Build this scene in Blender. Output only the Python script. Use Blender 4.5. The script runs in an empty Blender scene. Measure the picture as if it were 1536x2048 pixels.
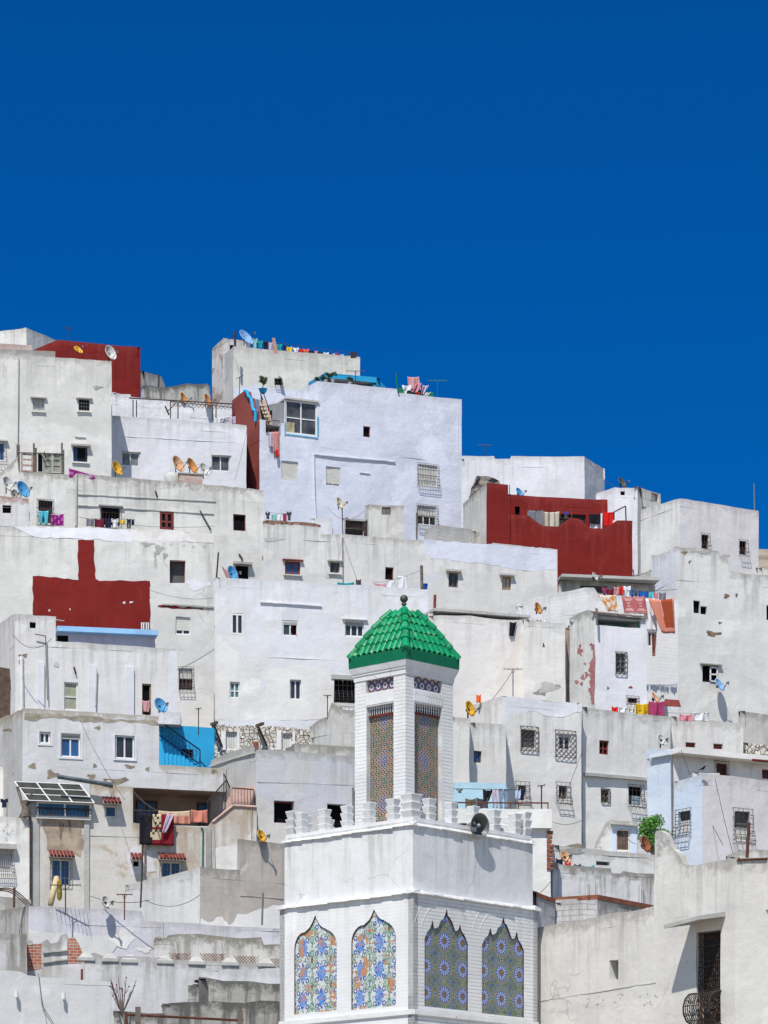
import bpy, bmesh, math, random
from mathutils import Vector, Matrix
R_ = math.radians
rnd = random.Random(7)
scene = bpy.context.scene
col = scene.collection
F, HX, HY = 7000.0, 768.0, 2720.0          # focal length in photo pixels, vanishing column, horizon row

def W(px, py, Y):
    return Vector(((px-HX)/F*Y, Y, (HY-py)/F*Y))

GP = [(-50,-2.2),(0,-2),(60,0),(90,3),(100,5),(106,7),(118,11),(139,15.3),(152,21.5),(160,25.2),(172,29),(176,31),(186,36),(201,42.5),(212,47),(226,53),(240,56),(262,54),(330,35),(600,20),(2500,0)]
def ground(Y):
    for (a,za),(b,zb) in zip(GP, GP[1:]):
        if Y <= b: return za+(zb-za)*(Y-a)/(b-a)
    return 0.0

# ---------------------------------------------------------------- materials
MATS = {}
class N:
    def __init__(s, name):
        s.m = bpy.data.materials.new(name); s.m.use_nodes = True
        s.t = s.m.node_tree; s.t.nodes.clear()
        s.out = s.n('ShaderNodeOutputMaterial'); s.b = s.n('ShaderNodeBsdfPrincipled')
        s.l(s.b.outputs[0], s.out.inputs[0])
    def n(s, t, **k):
        x = s.t.nodes.new(t)
        for a, v in k.items(): setattr(x, a, v)
        return x
    def l(s, a, b): s.t.links.new(a, b)
    def val(s, sock, v):
        if hasattr(v, 'links'): s.l(v, sock)
        else: sock.default_value = v
    def math(s, op, a, b=0.0, clamp=False):
        x = s.n('ShaderNodeMath', operation=op); x.use_clamp = clamp
        s.val(x.inputs[0], a); s.val(x.inputs[1], b); return x.outputs[0]
    def mix(s, f, a, b, mode='MIX'):
        x = s.n('ShaderNodeMix', data_type='RGBA', blend_type=mode)
        s.val(x.inputs[0], f); s.val(x.inputs[6], a); s.val(x.inputs[7], b); return x.outputs[2]
    def noise(s, vec, scale, detail=4, rough=.6, dist=0.0):
        x = s.n('ShaderNodeTexNoise'); x.inputs['Scale'].default_value = scale
        x.inputs['Detail'].default_value = detail; x.inputs['Roughness'].default_value = rough
        x.inputs['Distortion'].default_value = dist
        if vec is not None: s.l(vec, x.inputs['Vector'])
        return x.outputs['Fac']
    def ramp(s, f, lo, hi, a=0.0, b=1.0):
        x = s.n('ShaderNodeMapRange'); x.interpolation_type = 'SMOOTHSTEP'
        s.val(x.inputs[0], f); s.val(x.inputs[1], lo); s.val(x.inputs[2], hi)
        x.inputs[3].default_value = a; x.inputs[4].default_value = b; return x.outputs[0]
    def mapv(s, vec, sc, loc=(0,0,0)):
        x = s.n('ShaderNodeMapping'); x.inputs['Scale'].default_value = sc; x.inputs['Location'].default_value = loc
        s.l(vec, x.inputs['Vector']); return x.outputs[0]
    def bump(s, h, strength, dist):
        x = s.n('ShaderNodeBump'); x.inputs['Strength'].default_value = strength; x.inputs['Distance'].default_value = dist
        s.l(h, x.inputs['Height']); s.l(x.outputs[0], s.b.inputs['Normal'])

def c4(c): return (c[0], c[1], c[2], 1.0)
def plaster(name, c1, c2=None, dirt=.5, speck=.35, streak=.3, dirtc=(.24,.225,.20), bumpy=.5, under=None, underamt=.0, brick=None, hstr=.06):
    """lime-washed plaster: blotches, rain streaks and soot under the parapet, pits, hairline cracks"""
    if name in MATS: return MATS[name]
    c2 = c2 or tuple(x*.86 for x in c1)
    n = N(name); tc = n.n('ShaderNodeTexCoord'); P = tc.outputs['Object']; UV = tc.outputs['UV']
    n.b.inputs['Roughness'].default_value = .9
    n.b.inputs['Specular IOR Level'].default_value = .15
    oi = n.n('ShaderNodeObjectInfo')
    blot = n.noise(P, .42, 5, .62, .6)
    cc = n.mix(n.ramp(blot, .40, .64), c4(c1), c4(c2))
    # patches of newer wash, hard-edged
    pt = n.noise(P, .23, 8, .55, .3)
    cc = n.mix(n.math('MULTIPLY', n.ramp(pt, .555, .575), .55), cc, c4(tuple(min(.9, x*1.13) for x in c1)))
    med = n.noise(n.mapv(P, (1,1,1.6)), 2.3, 6, .7)
    cc = n.mix(n.ramp(med, .42, .72, 0, .20), cc, c4(tuple(x*.74 for x in c2)))
    cc = n.mix(n.ramp(n.noise(n.mapv(P,(1,1,1.4)), 8.5, 5, .75), .46, .70, 0, .14), cc, c4(tuple(x*.70 for x in c2)))
    # rain streaks (long vertical noise), strongest under the top edge
    st = n.noise(n.mapv(P, (3.2,3.2,.22)), 1.0, 5, .65)
    sep = n.n('ShaderNodeSeparateXYZ'); n.l(UV, sep.inputs[0])
    top = n.ramp(sep.outputs[1], 0.0, 2.6, 1.0, .16)
    sk = n.math('MULTIPLY', n.math('MULTIPLY', n.ramp(st, .46, .68), top), min(1.0,streak*1.35))
    cc = n.mix(sk, cc, c4(dirtc))
    # soot and lichen on the top 40 cm
    edge = n.noise(P, 2.6, 7, .75)
    v2 = n.math('ADD', sep.outputs[1], n.math('MULTIPLY', n.math('SUBTRACT', edge, .5), 1.6))
    em = n.ramp(v2, .0, .42, 1.0, 0.0)
    cc = n.mix(n.math('MULTIPLY', em, dirt), cc, c4(tuple(x*1.1 for x in dirtc)))
    if under is not None:
        un = n.noise(P, .55, 9, .68, .4)
        cc = n.mix(n.math('MULTIPLY', n.ramp(un, .60-underamt, .63-underamt), .85), cc, c4(under))
    # pits
    sp = n.noise(P, 7.5, 3, .8); spm = n.noise(P, .8, 3, .6)
    pm = n.math('MULTIPLY', n.ramp(sp, .66, .74), n.ramp(spm, .50, .66))
    cc = n.mix(n.math('MULTIPLY', pm, speck*2.1), cc, c4((.12,.11,.10)))
    # hairline cracks
    vo = n.n('ShaderNodeTexVoronoi', feature='DISTANCE_TO_EDGE'); vo.inputs['Scale'].default_value = .34
    dm = n.n('ShaderNodeVectorMath', operation='ADD')
    nz = n.n('ShaderNodeTexNoise'); nz.inputs['Scale'].default_value = 1.1; nz.inputs['Detail'].default_value = 6
    n.l(P, nz.inputs['Vector'])
    n.l(P, dm.inputs[0]); n.l(nz.outputs['Color'], dm.inputs[1]); n.l(dm.outputs[0], vo.inputs['Vector'])
    cm = n.math('MULTIPLY', n.ramp(vo.outputs['Distance'], .0, .008, 1, 0), n.ramp(n.noise(P, .35, 2, .5), .50, .62))
    cc = n.mix(n.math('MULTIPLY', cm, speck*.7), cc, c4((.18,.17,.16)))
    # per house tone
    hv = n.n('ShaderNodeHueSaturation')
    n.l(n.math('ADD', n.math('MULTIPLY', oi.outputs['Random'], .08), .955), hv.inputs['Value']); n.l(cc, hv.inputs['Color'])
    cc = hv.outputs[0]
    h = n.math('ADD', n.math('MULTIPLY', n.noise(P, 1.3, 3, .5), 1.0), n.math('MULTIPLY', n.noise(P, 6.0, 5, .7), .35))
    h = n.math('ADD', h, n.math('MULTIPLY', n.noise(n.mapv(P,(.5,.5,4.0)), 1.0, 4, .6), hstr))
    if brick:
        br = n.n('ShaderNodeTexBrick'); n.l(UV, br.inputs['Vector'])
        br.inputs['Scale'].default_value = 1.0; br.inputs['Brick Width'].default_value = brick[0]
        br.inputs['Row Height'].default_value = brick[1]; br.inputs['Mortar Size'].default_value = brick[2]
        br.inputs['Mortar Smooth'].default_value = .3
        br.inputs['Color1'].default_value = (1,1,1,1); br.inputs['Color2'].default_value = (.93,.93,.93,1)
        br.inputs['Mortar'].default_value = (0,0,0,1)
        fade = n.ramp(n.noise(P, 1.7, 4, .6), .35, .6, .35, 1.0)
        cc = n.mix(n.math('MULTIPLY', br.outputs['Fac'], n.math('MULTIPLY', fade, .75)), cc, c4(brick[3]))
        h = n.math('SUBTRACT', n.math('MULTIPLY', h, .4), n.math('MULTIPLY', br.outputs['Fac'], .8))
    n.l(cc, n.b.inputs['Base Color'])
    n.bump(h, bumpy, .055)
    MATS[name] = n.m; return n.m

def paint(name, c, rough=.6, metal=0.0, var=.15, rust=None, rustamt=.5, scale=3.0, spec=.3, bump=.0):
    if name in MATS: return MATS[name]
    n = N(name); tc = n.n('ShaderNodeTexCoord'); P = tc.outputs['Object']
    f = n.noise(P, scale, 5, .65)
    cc = n.mix(n.ramp(f, .3, .75), c4(c), c4(tuple(x*(1-var*2) for x in c)))
    if rust:
        cc = n.mix(n.math('MULTIPLY', n.ramp(n.noise(P, scale*1.7, 6, .75), .5-.1*rustamt, .66), .9), cc, c4(rust))
    n.l(cc, n.b.inputs['Base Color'])
    n.b.inputs['Roughness'].default_value = rough; n.b.inputs['Metallic'].default_value = metal
    n.b.inputs['Specular IOR Level'].default_value = spec
    if bump: n.bump(n.noise(P, scale*4, 4, .6), bump, .02)
    MATS[name] = n.m; return n.m

def vcol(name, rough=.35, spec=.4, var=.25):
    if name in MATS: return MATS[name]
    n = N(name); a = n.n('ShaderNodeVertexColor'); a.layer_name = 'Col'
    tc = n.n('ShaderNodeTexCoord')
    cc = n.mix(n.ramp(n.noise(tc.outputs['Object'], 5, 5, .7), .4, .75, 0, var), a.outputs[0], c4((.35,.33,.30)))
    n.l(cc, n.b.inputs['Base Color']); n.b.inputs['Roughness'].default_value = rough
    n.b.inputs['Specular IOR Level'].default_value = spec
    MATS[name] = n.m; return n.m

def brickm(name, c1, c2, mort, w=.22, h=.075, ms=.012):
    if name in MATS: return MATS[name]
    n = N(name); tc = n.n('ShaderNodeTexCoord')
    br = n.n('ShaderNodeTexBrick'); n.l(tc.outputs['UV'], br.inputs['Vector'])
    br.inputs['Scale'].default_value = 1.0; br.inputs['Brick Width'].default_value = w
    br.inputs['Row Height'].default_value = h; br.inputs['Mortar Size'].default_value = ms
    br.inputs['Color1'].default_value = c4(c1); br.inputs['Color2'].default_value = c4(c2); br.inputs['Mortar'].default_value = c4(mort)
    cc = n.mix(n.ramp(n.noise(tc.outputs['Object'], 4, 6, .7), .45, .7, 0, .6), br.outputs['Color'], c4(mort))
    n.l(cc, n.b.inputs['Base Color']); n.b.inputs['Roughness'].default_value = .9
    n.bump(n.math('MULTIPLY', br.outputs['Fac'], -1), .5, .03)
    MATS[name] = n.m; return n.m

def rubble(name):
    if name in MATS: return MATS[name]
    n = N(name); tc = n.n('ShaderNodeTexCoord'); P = tc.outputs['Object']
    dm = n.n('ShaderNodeVectorMath', operation='ADD'); nz = n.n('ShaderNodeTexNoise'); nz.inputs['Scale'].default_value = 2.5
    n.l(P, nz.inputs['Vector']); sc = n.n('ShaderNodeVectorMath', operation='SCALE'); sc.inputs[3].default_value = .35
    n.l(nz.outputs['Color'], sc.inputs[0]); n.l(P, dm.inputs[0]); n.l(sc.outputs[0], dm.inputs[1])
    vo = n.n('ShaderNodeTexVoronoi', feature='DISTANCE_TO_EDGE'); vo.inputs['Scale'].default_value = 5.2
    n.l(dm.outputs[0], vo.inputs['Vector'])
    v2 = n.n('ShaderNodeTexVoronoi', feature='F1'); v2.inputs['Scale'].default_value = 5.2; n.l(dm.outputs[0], v2.inputs['Vector'])
    sepc = n.n('ShaderNodeSeparateColor'); n.l(v2.outputs['Color'], sepc.inputs[0])
    cc = n.mix(sepc.outputs[0], c4((.72,.69,.64)), c4((.48,.43,.36)))
    cc = n.mix(n.ramp(vo.outputs['Distance'], .01, .055, 1, 0), cc, c4((.17,.14,.11)))
    n.l(cc, n.b.inputs['Base Color']); n.b.inputs['Roughness'].default_value = .95
    n.bump(n.ramp(vo.outputs['Distance'], 0, .09), .9, .08)
    MATS[name] = n.m; return n.m

WH   = lambda: plaster('plaster_white', (.76,.75,.73), (.69,.68,.66), .35, .25, .25)
BW   = lambda: plaster('plaster_bluewhite', (.65,.675,.775), (.59,.61,.705), .22, .2, .12, bumpy=.7, hstr=.16)
LW   = lambda: plaster('plaster_lilacwhite', (.71,.715,.76), (.66,.665,.70), .3, .25, .2)
GW   = lambda: plaster('plaster_greywhite', (.69,.68,.65), (.59,.58,.55), .75, .5, .4)
GR   = lambda: plaster('plaster_grey', (.55,.54,.52), (.43,.425,.405), .8, .5, .6)
DG   = lambda: plaster('plaster_weathered', (.40,.395,.375), (.25,.245,.23), 1.0, .6, .9, dirtc=(.10,.10,.095), bumpy=.9)
BE   = lambda: plaster('plaster_beige', (.50,.455,.41), (.43,.39,.35), .8, .3, .35, under=(.56,.53,.50), underamt=.02)
TN   = lambda: plaster('plaster_tan', (.60,.585,.555), (.52,.49,.45), .7, .4, .6, dirtc=(.33,.25,.18), under=(.44,.37,.30), underamt=.05)
PK   = lambda: plaster('plaster_pinkwhite', (.73,.71,.695), (.69,.65,.63), .3, .25, .2)
LB   = lambda: plaster('plaster_paleblue', (.64,.70,.78), (.57,.66,.78), .3, .15, .1)
LL   = lambda: plaster('plaster_palelilac', (.68,.655,.675), (.63,.61,.63), .35, .25, .2)
RED  = lambda: plaster('plaster_red', (.200,.018,.016), (.170,.015,.013), .25, .15, .30, dirtc=(.27,.055,.05), under=(.215,.026,.022), underamt=.0)
MAR  = lambda: plaster('plaster_maroon', (.26,.07,.06), (.22,.05,.045), .15, .12, .2, dirtc=(.2,.07,.06))
CY   = lambda: paint('paint_cyan', (.02,.36,.66), .7, var=.10, scale=1.2)
SKB  = lambda: paint('paint_skyblue', (.30,.55,.84), .7, var=.12, scale=1.5)
TEAL = lambda: paint('paint_teal', (.24,.52,.47), .8, var=.2, scale=1.5)
BRN  = lambda: paint('plaster_brown', (.38,.29,.24), .9, var=.2, scale=1.2)
DARK = lambda: paint('dark_interior', (.010,.010,.012), .9, spec=.02)  # near-black; paints the darkness inside openings, also used for black parts
GLS  = lambda: paint('glass_dark', (.035,.042,.05), .12, var=.3, spec=.5, scale=1)
GLB  = lambda: paint('glass_sky_reflect', (.03,.11,.28), .25, var=.3, spec=.4, scale=.8)  # reflected sky put into the pane colour
WF   = lambda: paint('white_frame', (.75,.75,.74), .5, var=.06)
WD   = lambda: paint('old_wood', (.13,.085,.06), .8, var=.3, scale=6)
GWD  = lambda: paint('grey_wood', (.20,.17,.14), .9, var=.35, scale=5, bump=.4)
YWD  = lambda: paint('ochre_wood', (.38,.26,.12), .7, var=.25, scale=5)
MF   = lambda: paint('maroon_frame', (.20,.04,.035), .6, var=.2, scale=4)
IR   = lambda: paint('dark_iron', (.045,.042,.042), .55, .3, var=.2, rust=(.13,.06,.035), rustamt=.4)
LI   = lambda: paint('grey_iron', (.22,.22,.22), .6, .2, var=.2)
RU   = lambda: paint('rusty_iron', (.14,.055,.035), .8, .2, var=.3)
GRN  = lambda: paint('green_iron', (.012,.17,.10), .5, .1)
CU   = lambda: paint('cream_curtain', (.62,.61,.58), .9, var=.15, scale=4)
SH   = lambda: paint('shutter_cream', (.66,.65,.60), .6, var=.08)
SHG  = lambda: paint('shutter_grey', (.42,.42,.40), .6, var=.08)
RT   = lambda: paint('red_tile', (.20,.035,.028), .7, var=.25, scale=5)
CON  = lambda: plaster('concrete', (.46,.455,.44), (.36,.355,.34), .7, .5, .5)

# ---------------------------------------------------------------- mesh builder
class MB:
    def __init__(s): s.v=[]; s.f=[]; s.uv=[]; s.c=[]
    def face(s, pts, uv=None, c=None):
        i=len(s.v); s.v.extend([Vector(p) for p in pts]); s.f.append(list(range(i,i+len(pts))))
        s.uv.append(uv or [(0,5)]*len(pts)); s.c.append(c)
    def mesh(s, pts, faces, c=None):
        i=len(s.v); s.v.extend([Vector(p) for p in pts])
        for f in faces:
            s.f.append([i+k for k in f]); s.uv.append([(0,5)]*len(f)); s.c.append(c)
    def box8(s, p, c=None):           # p: 4 bottom + 4 top, ccw
        s.mesh(p, [(3,2,1,0),(4,5,6,7),(0,1,5,4),(1,2,6,5),(2,3,7,6),(3,0,4,7)], c)
    def box(s, x0,y0,z0,x1,y1,z1, c=None):
        s.box8([(x0,y0,z0),(x1,y0,z0),(x1,y1,z0),(x0,y1,z0),(x0,y0,z1),(x1,y0,z1),(x1,y1,z1),(x0,y1,z1)], c)
    def tube(s, p, q, r, n=5, r2=None, c=None):
        p=Vector(p); q=Vector(q); r2=r if r2 is None else r2
        d=(q-p); 
        if d.length<1e-6: return
        d.normalize(); a=d.orthogonal().normalized(); b=d.cross(a)
        pts=[]
        for base,rr in ((p,r),(q,r2)):
            for k in range(n):
                t=2*math.pi*k/n; pts.append(base+a*math.cos(t)*rr+b*math.sin(t)*rr)
        s.mesh(pts, [(k,(k+1)%n,n+(k+1)%n,n+k) for k in range(n)]+[tuple(range(n))[::-1], tuple(range(n,2*n))], c)
    def path(s, pts, r, n=5, c=None):
        for a,b in zip(pts, pts[1:]): s.tube(a,b,r,n,c=c)
    def lathe(s, prof, n=20, M=None, c=None):
        pts=[]
        for r,z in prof:
            for k in range(n):
                t=2*math.pi*k/n; v=Vector((r*math.cos(t), r*math.sin(t), z)); pts.append(M@v if M else v)
        fs=[]
        for j in range(len(prof)-1):
            for k in range(n): fs.append((j*n+k, j*n+(k+1)%n, (j+1)*n+(k+1)%n, (j+1)*n+k))
        s.mesh(pts, fs, c)
    def build(s, name, mat, parent=None, base=None, smooth=False, solid=0, loc=None):
        base = Vector((0,0,0)) if base is None else Vector(base)
        me=bpy.data.meshes.new(name)
        me.from_pydata([v-base for v in s.v], [], s.f)
        uvl=me.uv_layers.new(name='UVMap')
        k=0
        flat=[]
        for u in s.uv:
            for p in u: flat.extend(p)
        uvl.data.foreach_set('uv', flat)
        if any(c is not None for c in s.c):
            ca=me.color_attributes.new('Col','FLOAT_COLOR','CORNER'); fl=[]
            for f,c in zip(s.f,s.c):
                c=c or (.5,.5,.5)
                for _ in f: fl.extend((c[0],c[1],c[2],1.0))
            ca.data.foreach_set('color', fl)
        me.materials.append(mat)
        if smooth: me.shade_smooth()
        o=bpy.data.objects.new(name, me); col.objects.link(o)
        if parent is not None: o.parent=parent
        else: o.location = base
        if loc is not None: o.location = loc
        if solid:
            m=o.modifiers.new('Solidify','SOLIDIFY'); m.thickness=solid; m.offset=0
        return o

BASE = {}
def thing(name, label, cat, loc, rz=0.0, group=None):
    o=bpy.data.objects.new(name, None); col.objects.link(o); o.empty_display_size=.5
    o.location=loc; o.rotation_euler=(0,0,rz); o['label']=label; o['category']=cat
    if group: o['group']=group
    BASE[o.name]=Vector(loc); return o
def tag(o, label, cat, group=None):
    o['label']=label; o['category']=cat
    if group: o['group']=group
    return o

# ---------------------------------------------------------------- wall planes
class Face:
    def __init__(s, O, d):
        s.O=Vector(O[:2]); s.d=Vector(d[:2]).normalized(); s.n=Vector((s.d.y,-s.d.x))
    def u(s, px, off=0.0):
        O=s.O+s.n*off; k=(px-HX)/F
        return (k*O.y-O.x)/(s.d.x-k*s.d.y)
    def P(s, px, py, off=0.0):
        q=s.O+s.n*off+s.d*s.u(px,off); return Vector((q.x,q.y,(HY-py)/F*q.y))
    def uz(s, px, py, off=0.0):
        uu=s.u(px,off); q=s.O+s.n*off+s.d*uu; return uu,(HY-py)/F*q.y
    def w(s, u, z, off=0.0):
        q=s.O+s.d*u+s.n*off; return Vector((q.x,q.y,z))
    def rect(s, x0,y0,x1,y1, off=0.0):
        xc=(x0+x1)/2; u0=s.u(x0,off); u1=s.u(x1,off)
        return u0,u1,s.uz(xc,y1,off)[1],s.uz(xc,y0,off)[1]
    def box(s, mb, u0,u1,z0,z1,o0,o1, c=None):
        mb.box8([s.w(u0,z0,o1),s.w(u1,z0,o1),s.w(u1,z0,o0),s.w(u0,z0,o0),s.w(u0,z1,o1),s.w(u1,z1,o1),s.w(u1,z1,o0),s.w(u0,z1,o0)], c)
    def sheet(s, mb, u0,u1,z0,z1,o, c=None):
        mb.face([s.w(u0,z0,o),s.w(u1,z0,o),s.w(u1,z1,o),s.w(u0,z1,o)], [(u0,0),(u1,0),(u1,z1-z0),(u0,z1-z0)], c)
def plane(px, Y, a):
    p=W(px,0,Y); return Face((p.x,p.y),(math.cos(R_(a)),math.sin(R_(a))))

from mathutils import noise as _mn
def wob(v, amp):
    d=_mn.noise_vector(Vector((v.x*.55+7,v.y*.55,v.z*.7)))+_mn.noise_vector(Vector((v.x*1.7,v.y*1.7+3,v.z*1.7)))*.35
    return v+d*amp
def wallmesh(mb, f, prof, zb, holes=(), t=.22, roofz=None, capL=None, capR=None, jit=.018, sub=.55, wb=0.0):
    i0=len(mb.v); wallmesh_(mb,f,prof,zb,holes,t,roofz,capL,capR,jit,sub)
    if wb:
        for i in range(i0,len(mb.v)): mb.v[i]=wob(mb.v[i],wb)
def wallmesh_(mb, f, prof, zb, holes=(), t=.22, roofz=None, capL=None, capR=None, jit=.018, sub=.55):
    """prof: (u,z) left to right. holes: dict u0,u1,zb,top=[(u,z)..],rd"""
    us=set()
    for u,z in prof: us.add(round(u,4))
    for h in holes:
        for u,z in h['top']: us.add(round(u,4))
    us=sorted(us); full=[us[0]]
    for b in us[1:]:
        a=full[-1]
        if b-a<1e-3: continue
        n=max(1,int((b-a)/sub+.5))
        for k in range(1,n): full.append(a+(b-a)*k/n)
        full.append(b)
    J={}
    def jj(u,z):
        k=(round(u,3),round(z,1))
        if k not in J: J[k]=rnd.uniform(-jit,jit)
        return J[k]
    def lin(poly,u,mid):
        for (a,za),(b,zb_) in zip(poly,poly[1:]):
            if a-1e-6<=mid<=b+1e-6 and b-a>1e-6: return za+(zb_-za)*(u-a)/(b-a)
        return poly[-1][1] if mid>poly[-1][0] else poly[0][1]
    prev=None
    if roofz is None: roofz=zb
    for ua,ub in zip(full,full[1:]):
        m=(ua+ub)/2
        ta=lin(prof,ua,m); tb=lin(prof,ub,m); ta+=jj(ua,ta); tb+=jj(ub,tb)
        segs=[]; za,zb2=zb,zb
        hs=sorted([h for h in holes if h['u0']<m<h['u1']], key=lambda h:h['zb'])
        for h in hs:
            segs.append((za,zb2,h['zb'],h['zb']))
            ha=lin(h['top'],ua,m); hb=lin(h['top'],ub,m); za,zb2=ha,hb
            rd=h['rd']
            mb.face([f.w(ua,h['zb'],0),f.w(ub,h['zb'],0),f.w(ub,h['zb'],-rd),f.w(ua,h['zb'],-rd)])
            mb.face([f.w(ua,ha,-rd),f.w(ub,hb,-rd),f.w(ub,hb,0),f.w(ua,ha,0)])
            if abs(ua-h['u0'])<2e-3: mb.face([f.w(ua,h['zb'],-rd),f.w(ua,ha,-rd),f.w(ua,ha,0),f.w(ua,h['zb'],0)])
            if abs(ub-h['u1'])<2e-3: mb.face([f.w(ub,h['zb'],0),f.w(ub,hb,0),f.w(ub,hb,-rd),f.w(ub,h['zb'],-rd)])
        segs.append((za,zb2,ta,tb))
        for a0,b0,a1,b1 in segs:
            lo=max(a0,b0); hi=min(a1,b1); lv=[k*.8 for k in range(int(lo/.8)+1,int(hi/.8)+1) if lo+.02<k*.8<hi-.02] if abs(a0-b0)<1e-4 or hi-lo>.9 else []
            cur=(a0,b0)
            for q in [(z_,z_) for z_ in lv]+[(a1,b1)]:
                mb.face([f.w(ua,cur[0]),f.w(ub,cur[1]),f.w(ub,q[1]),f.w(ua,q[0])], [(ua,ta-cur[0]),(ub,tb-cur[1]),(ub,tb-q[1]),(ua,ta-q[0])]); cur=q
        mb.face([f.w(ua,ta),f.w(ub,tb),f.w(ub,tb,-t),f.w(ua,ta,-t)], [(ua,0),(ub,0),(ub,0),(ua,0)])
        if ta>roofz or tb>roofz:
            mb.face([f.w(ub,roofz,-t),f.w(ua,roofz,-t),f.w(ua,ta,-t),f.w(ub,tb,-t)], [(ub,tb-roofz),(ua,ta-roofz),(ua,0),(ub,0)])
        if prev is not None and abs(prev-ta)>1e-3:
            lo,hi=min(prev,ta),max(prev,ta)
            mb.face([f.w(ua,lo),f.w(ua,lo,-t),f.w(ua,hi,-t),f.w(ua,hi)], [(0,hi-lo),(t,hi-lo),(t,0),(0,0)])
        if ua==full[0]:
            lo=zb if capL is None else capL
            if ta-lo>.01: mb.face([f.w(ua,lo,-t),f.w(ua,lo),f.w(ua,ta),f.w(ua,ta,-t)], [(0,ta-lo),(t,ta-lo),(t,0),(0,0)])
        if ub==full[-1]:
            lo=zb if capR is None else capR
            if tb-lo>.01: mb.face([f.w(ub,lo),f.w(ub,lo,-t),f.w(ub,tb,-t),f.w(ub,tb)], [(0,tb-lo),(t,tb-lo),(t,0),(0,0)])
        prev=tb

# ---------------------------------------------------------------- windows
def grille(f, u0,u1,z0,z1, style, par, base, mat, nv=None):
    mb=MB(); r=.0095; w=u1-u0; h=z1-z0; o=.03
    if style=='lattice':
        o=.06; s=.20
        k=-int(h/s)-1
        while k*s<w+h:
            for sg in (1,-1):
                a=k*s
                # line u = a + t, z=t  (or mirrored)
                t0=max(0,-a); t1=min(h,w-a)
                if t1>t0:
                    pu0,pu1=(u0+a+t0,u0+a+t1) if sg==1 else (u1-a-t0,u1-a-t1)
                    mb.tube(f.w(pu0,z0+t0,o),f.w(pu1,z0+t1,o),r,4)
            k+=1
        for a,b in (((u0,z0),(u1,z0)),((u1,z0),(u1,z1)),((u1,z1),(u0,z1)),((u0,z1),(u0,z0))):
            mb.tube(f.w(a[0],a[1],o),f.w(b[0],b[1],o),r*1.5,4)
            mb.tube(f.w(a[0],a[1],-.02),f.w(a[0],a[1],o),r*1.5,4)
    elif style=='flat':
        n=nv or max(2,int(w/.14))
        for k in range(n+1): mb.tube(f.w(u0+w*k/n,z0,o),f.w(u0+w*k/n,z1,o),r,4)
        for k in range(4): mb.tube(f.w(u0,z0+h*k/3,o),f.w(u1,z0+h*k/3,o),r,4)
        for u,z in ((u0,z0),(u1,z0),(u1,z1),(u0,z1)): mb.tube(f.w(u,z,-.05),f.w(u,z,o),r,4)
    else:   # bulge
        n=nv or max(3,int(w/.17)); zz=z0+h*.42
        def pr(z):
            t=(z-z0)/h
            return .07 if t>.5 else .07+.17*math.sin((1-t/.5)*math.pi/1.6) 
        zs=[z0+h*t for t in (1,.75,.5,.38,.25,.12,0)]
        for k in range(n+1):
            u=u0+w*k/n; mb.path([f.w(u,z,pr(z)) for z in zs],r,4)
        for z in zs[::1] if style=='bulgegrid' else (zs[0],zs[2],zs[4],zs[6]):
            mb.tube(f.w(u0,z,pr(z)),f.w(u1,z,pr(z)),r,4)
            for u in (u0,u1): mb.tube(f.w(u,z,0),f.w(u,z,pr(z)),r,4)
        for k in range(n+1):
            u=u0+w*k/n; mb.tube(f.w(u,z0,pr(z0)),f.w(u,z0,0),r,4)
    return mb.build('grille', mat, par, base)

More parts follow.
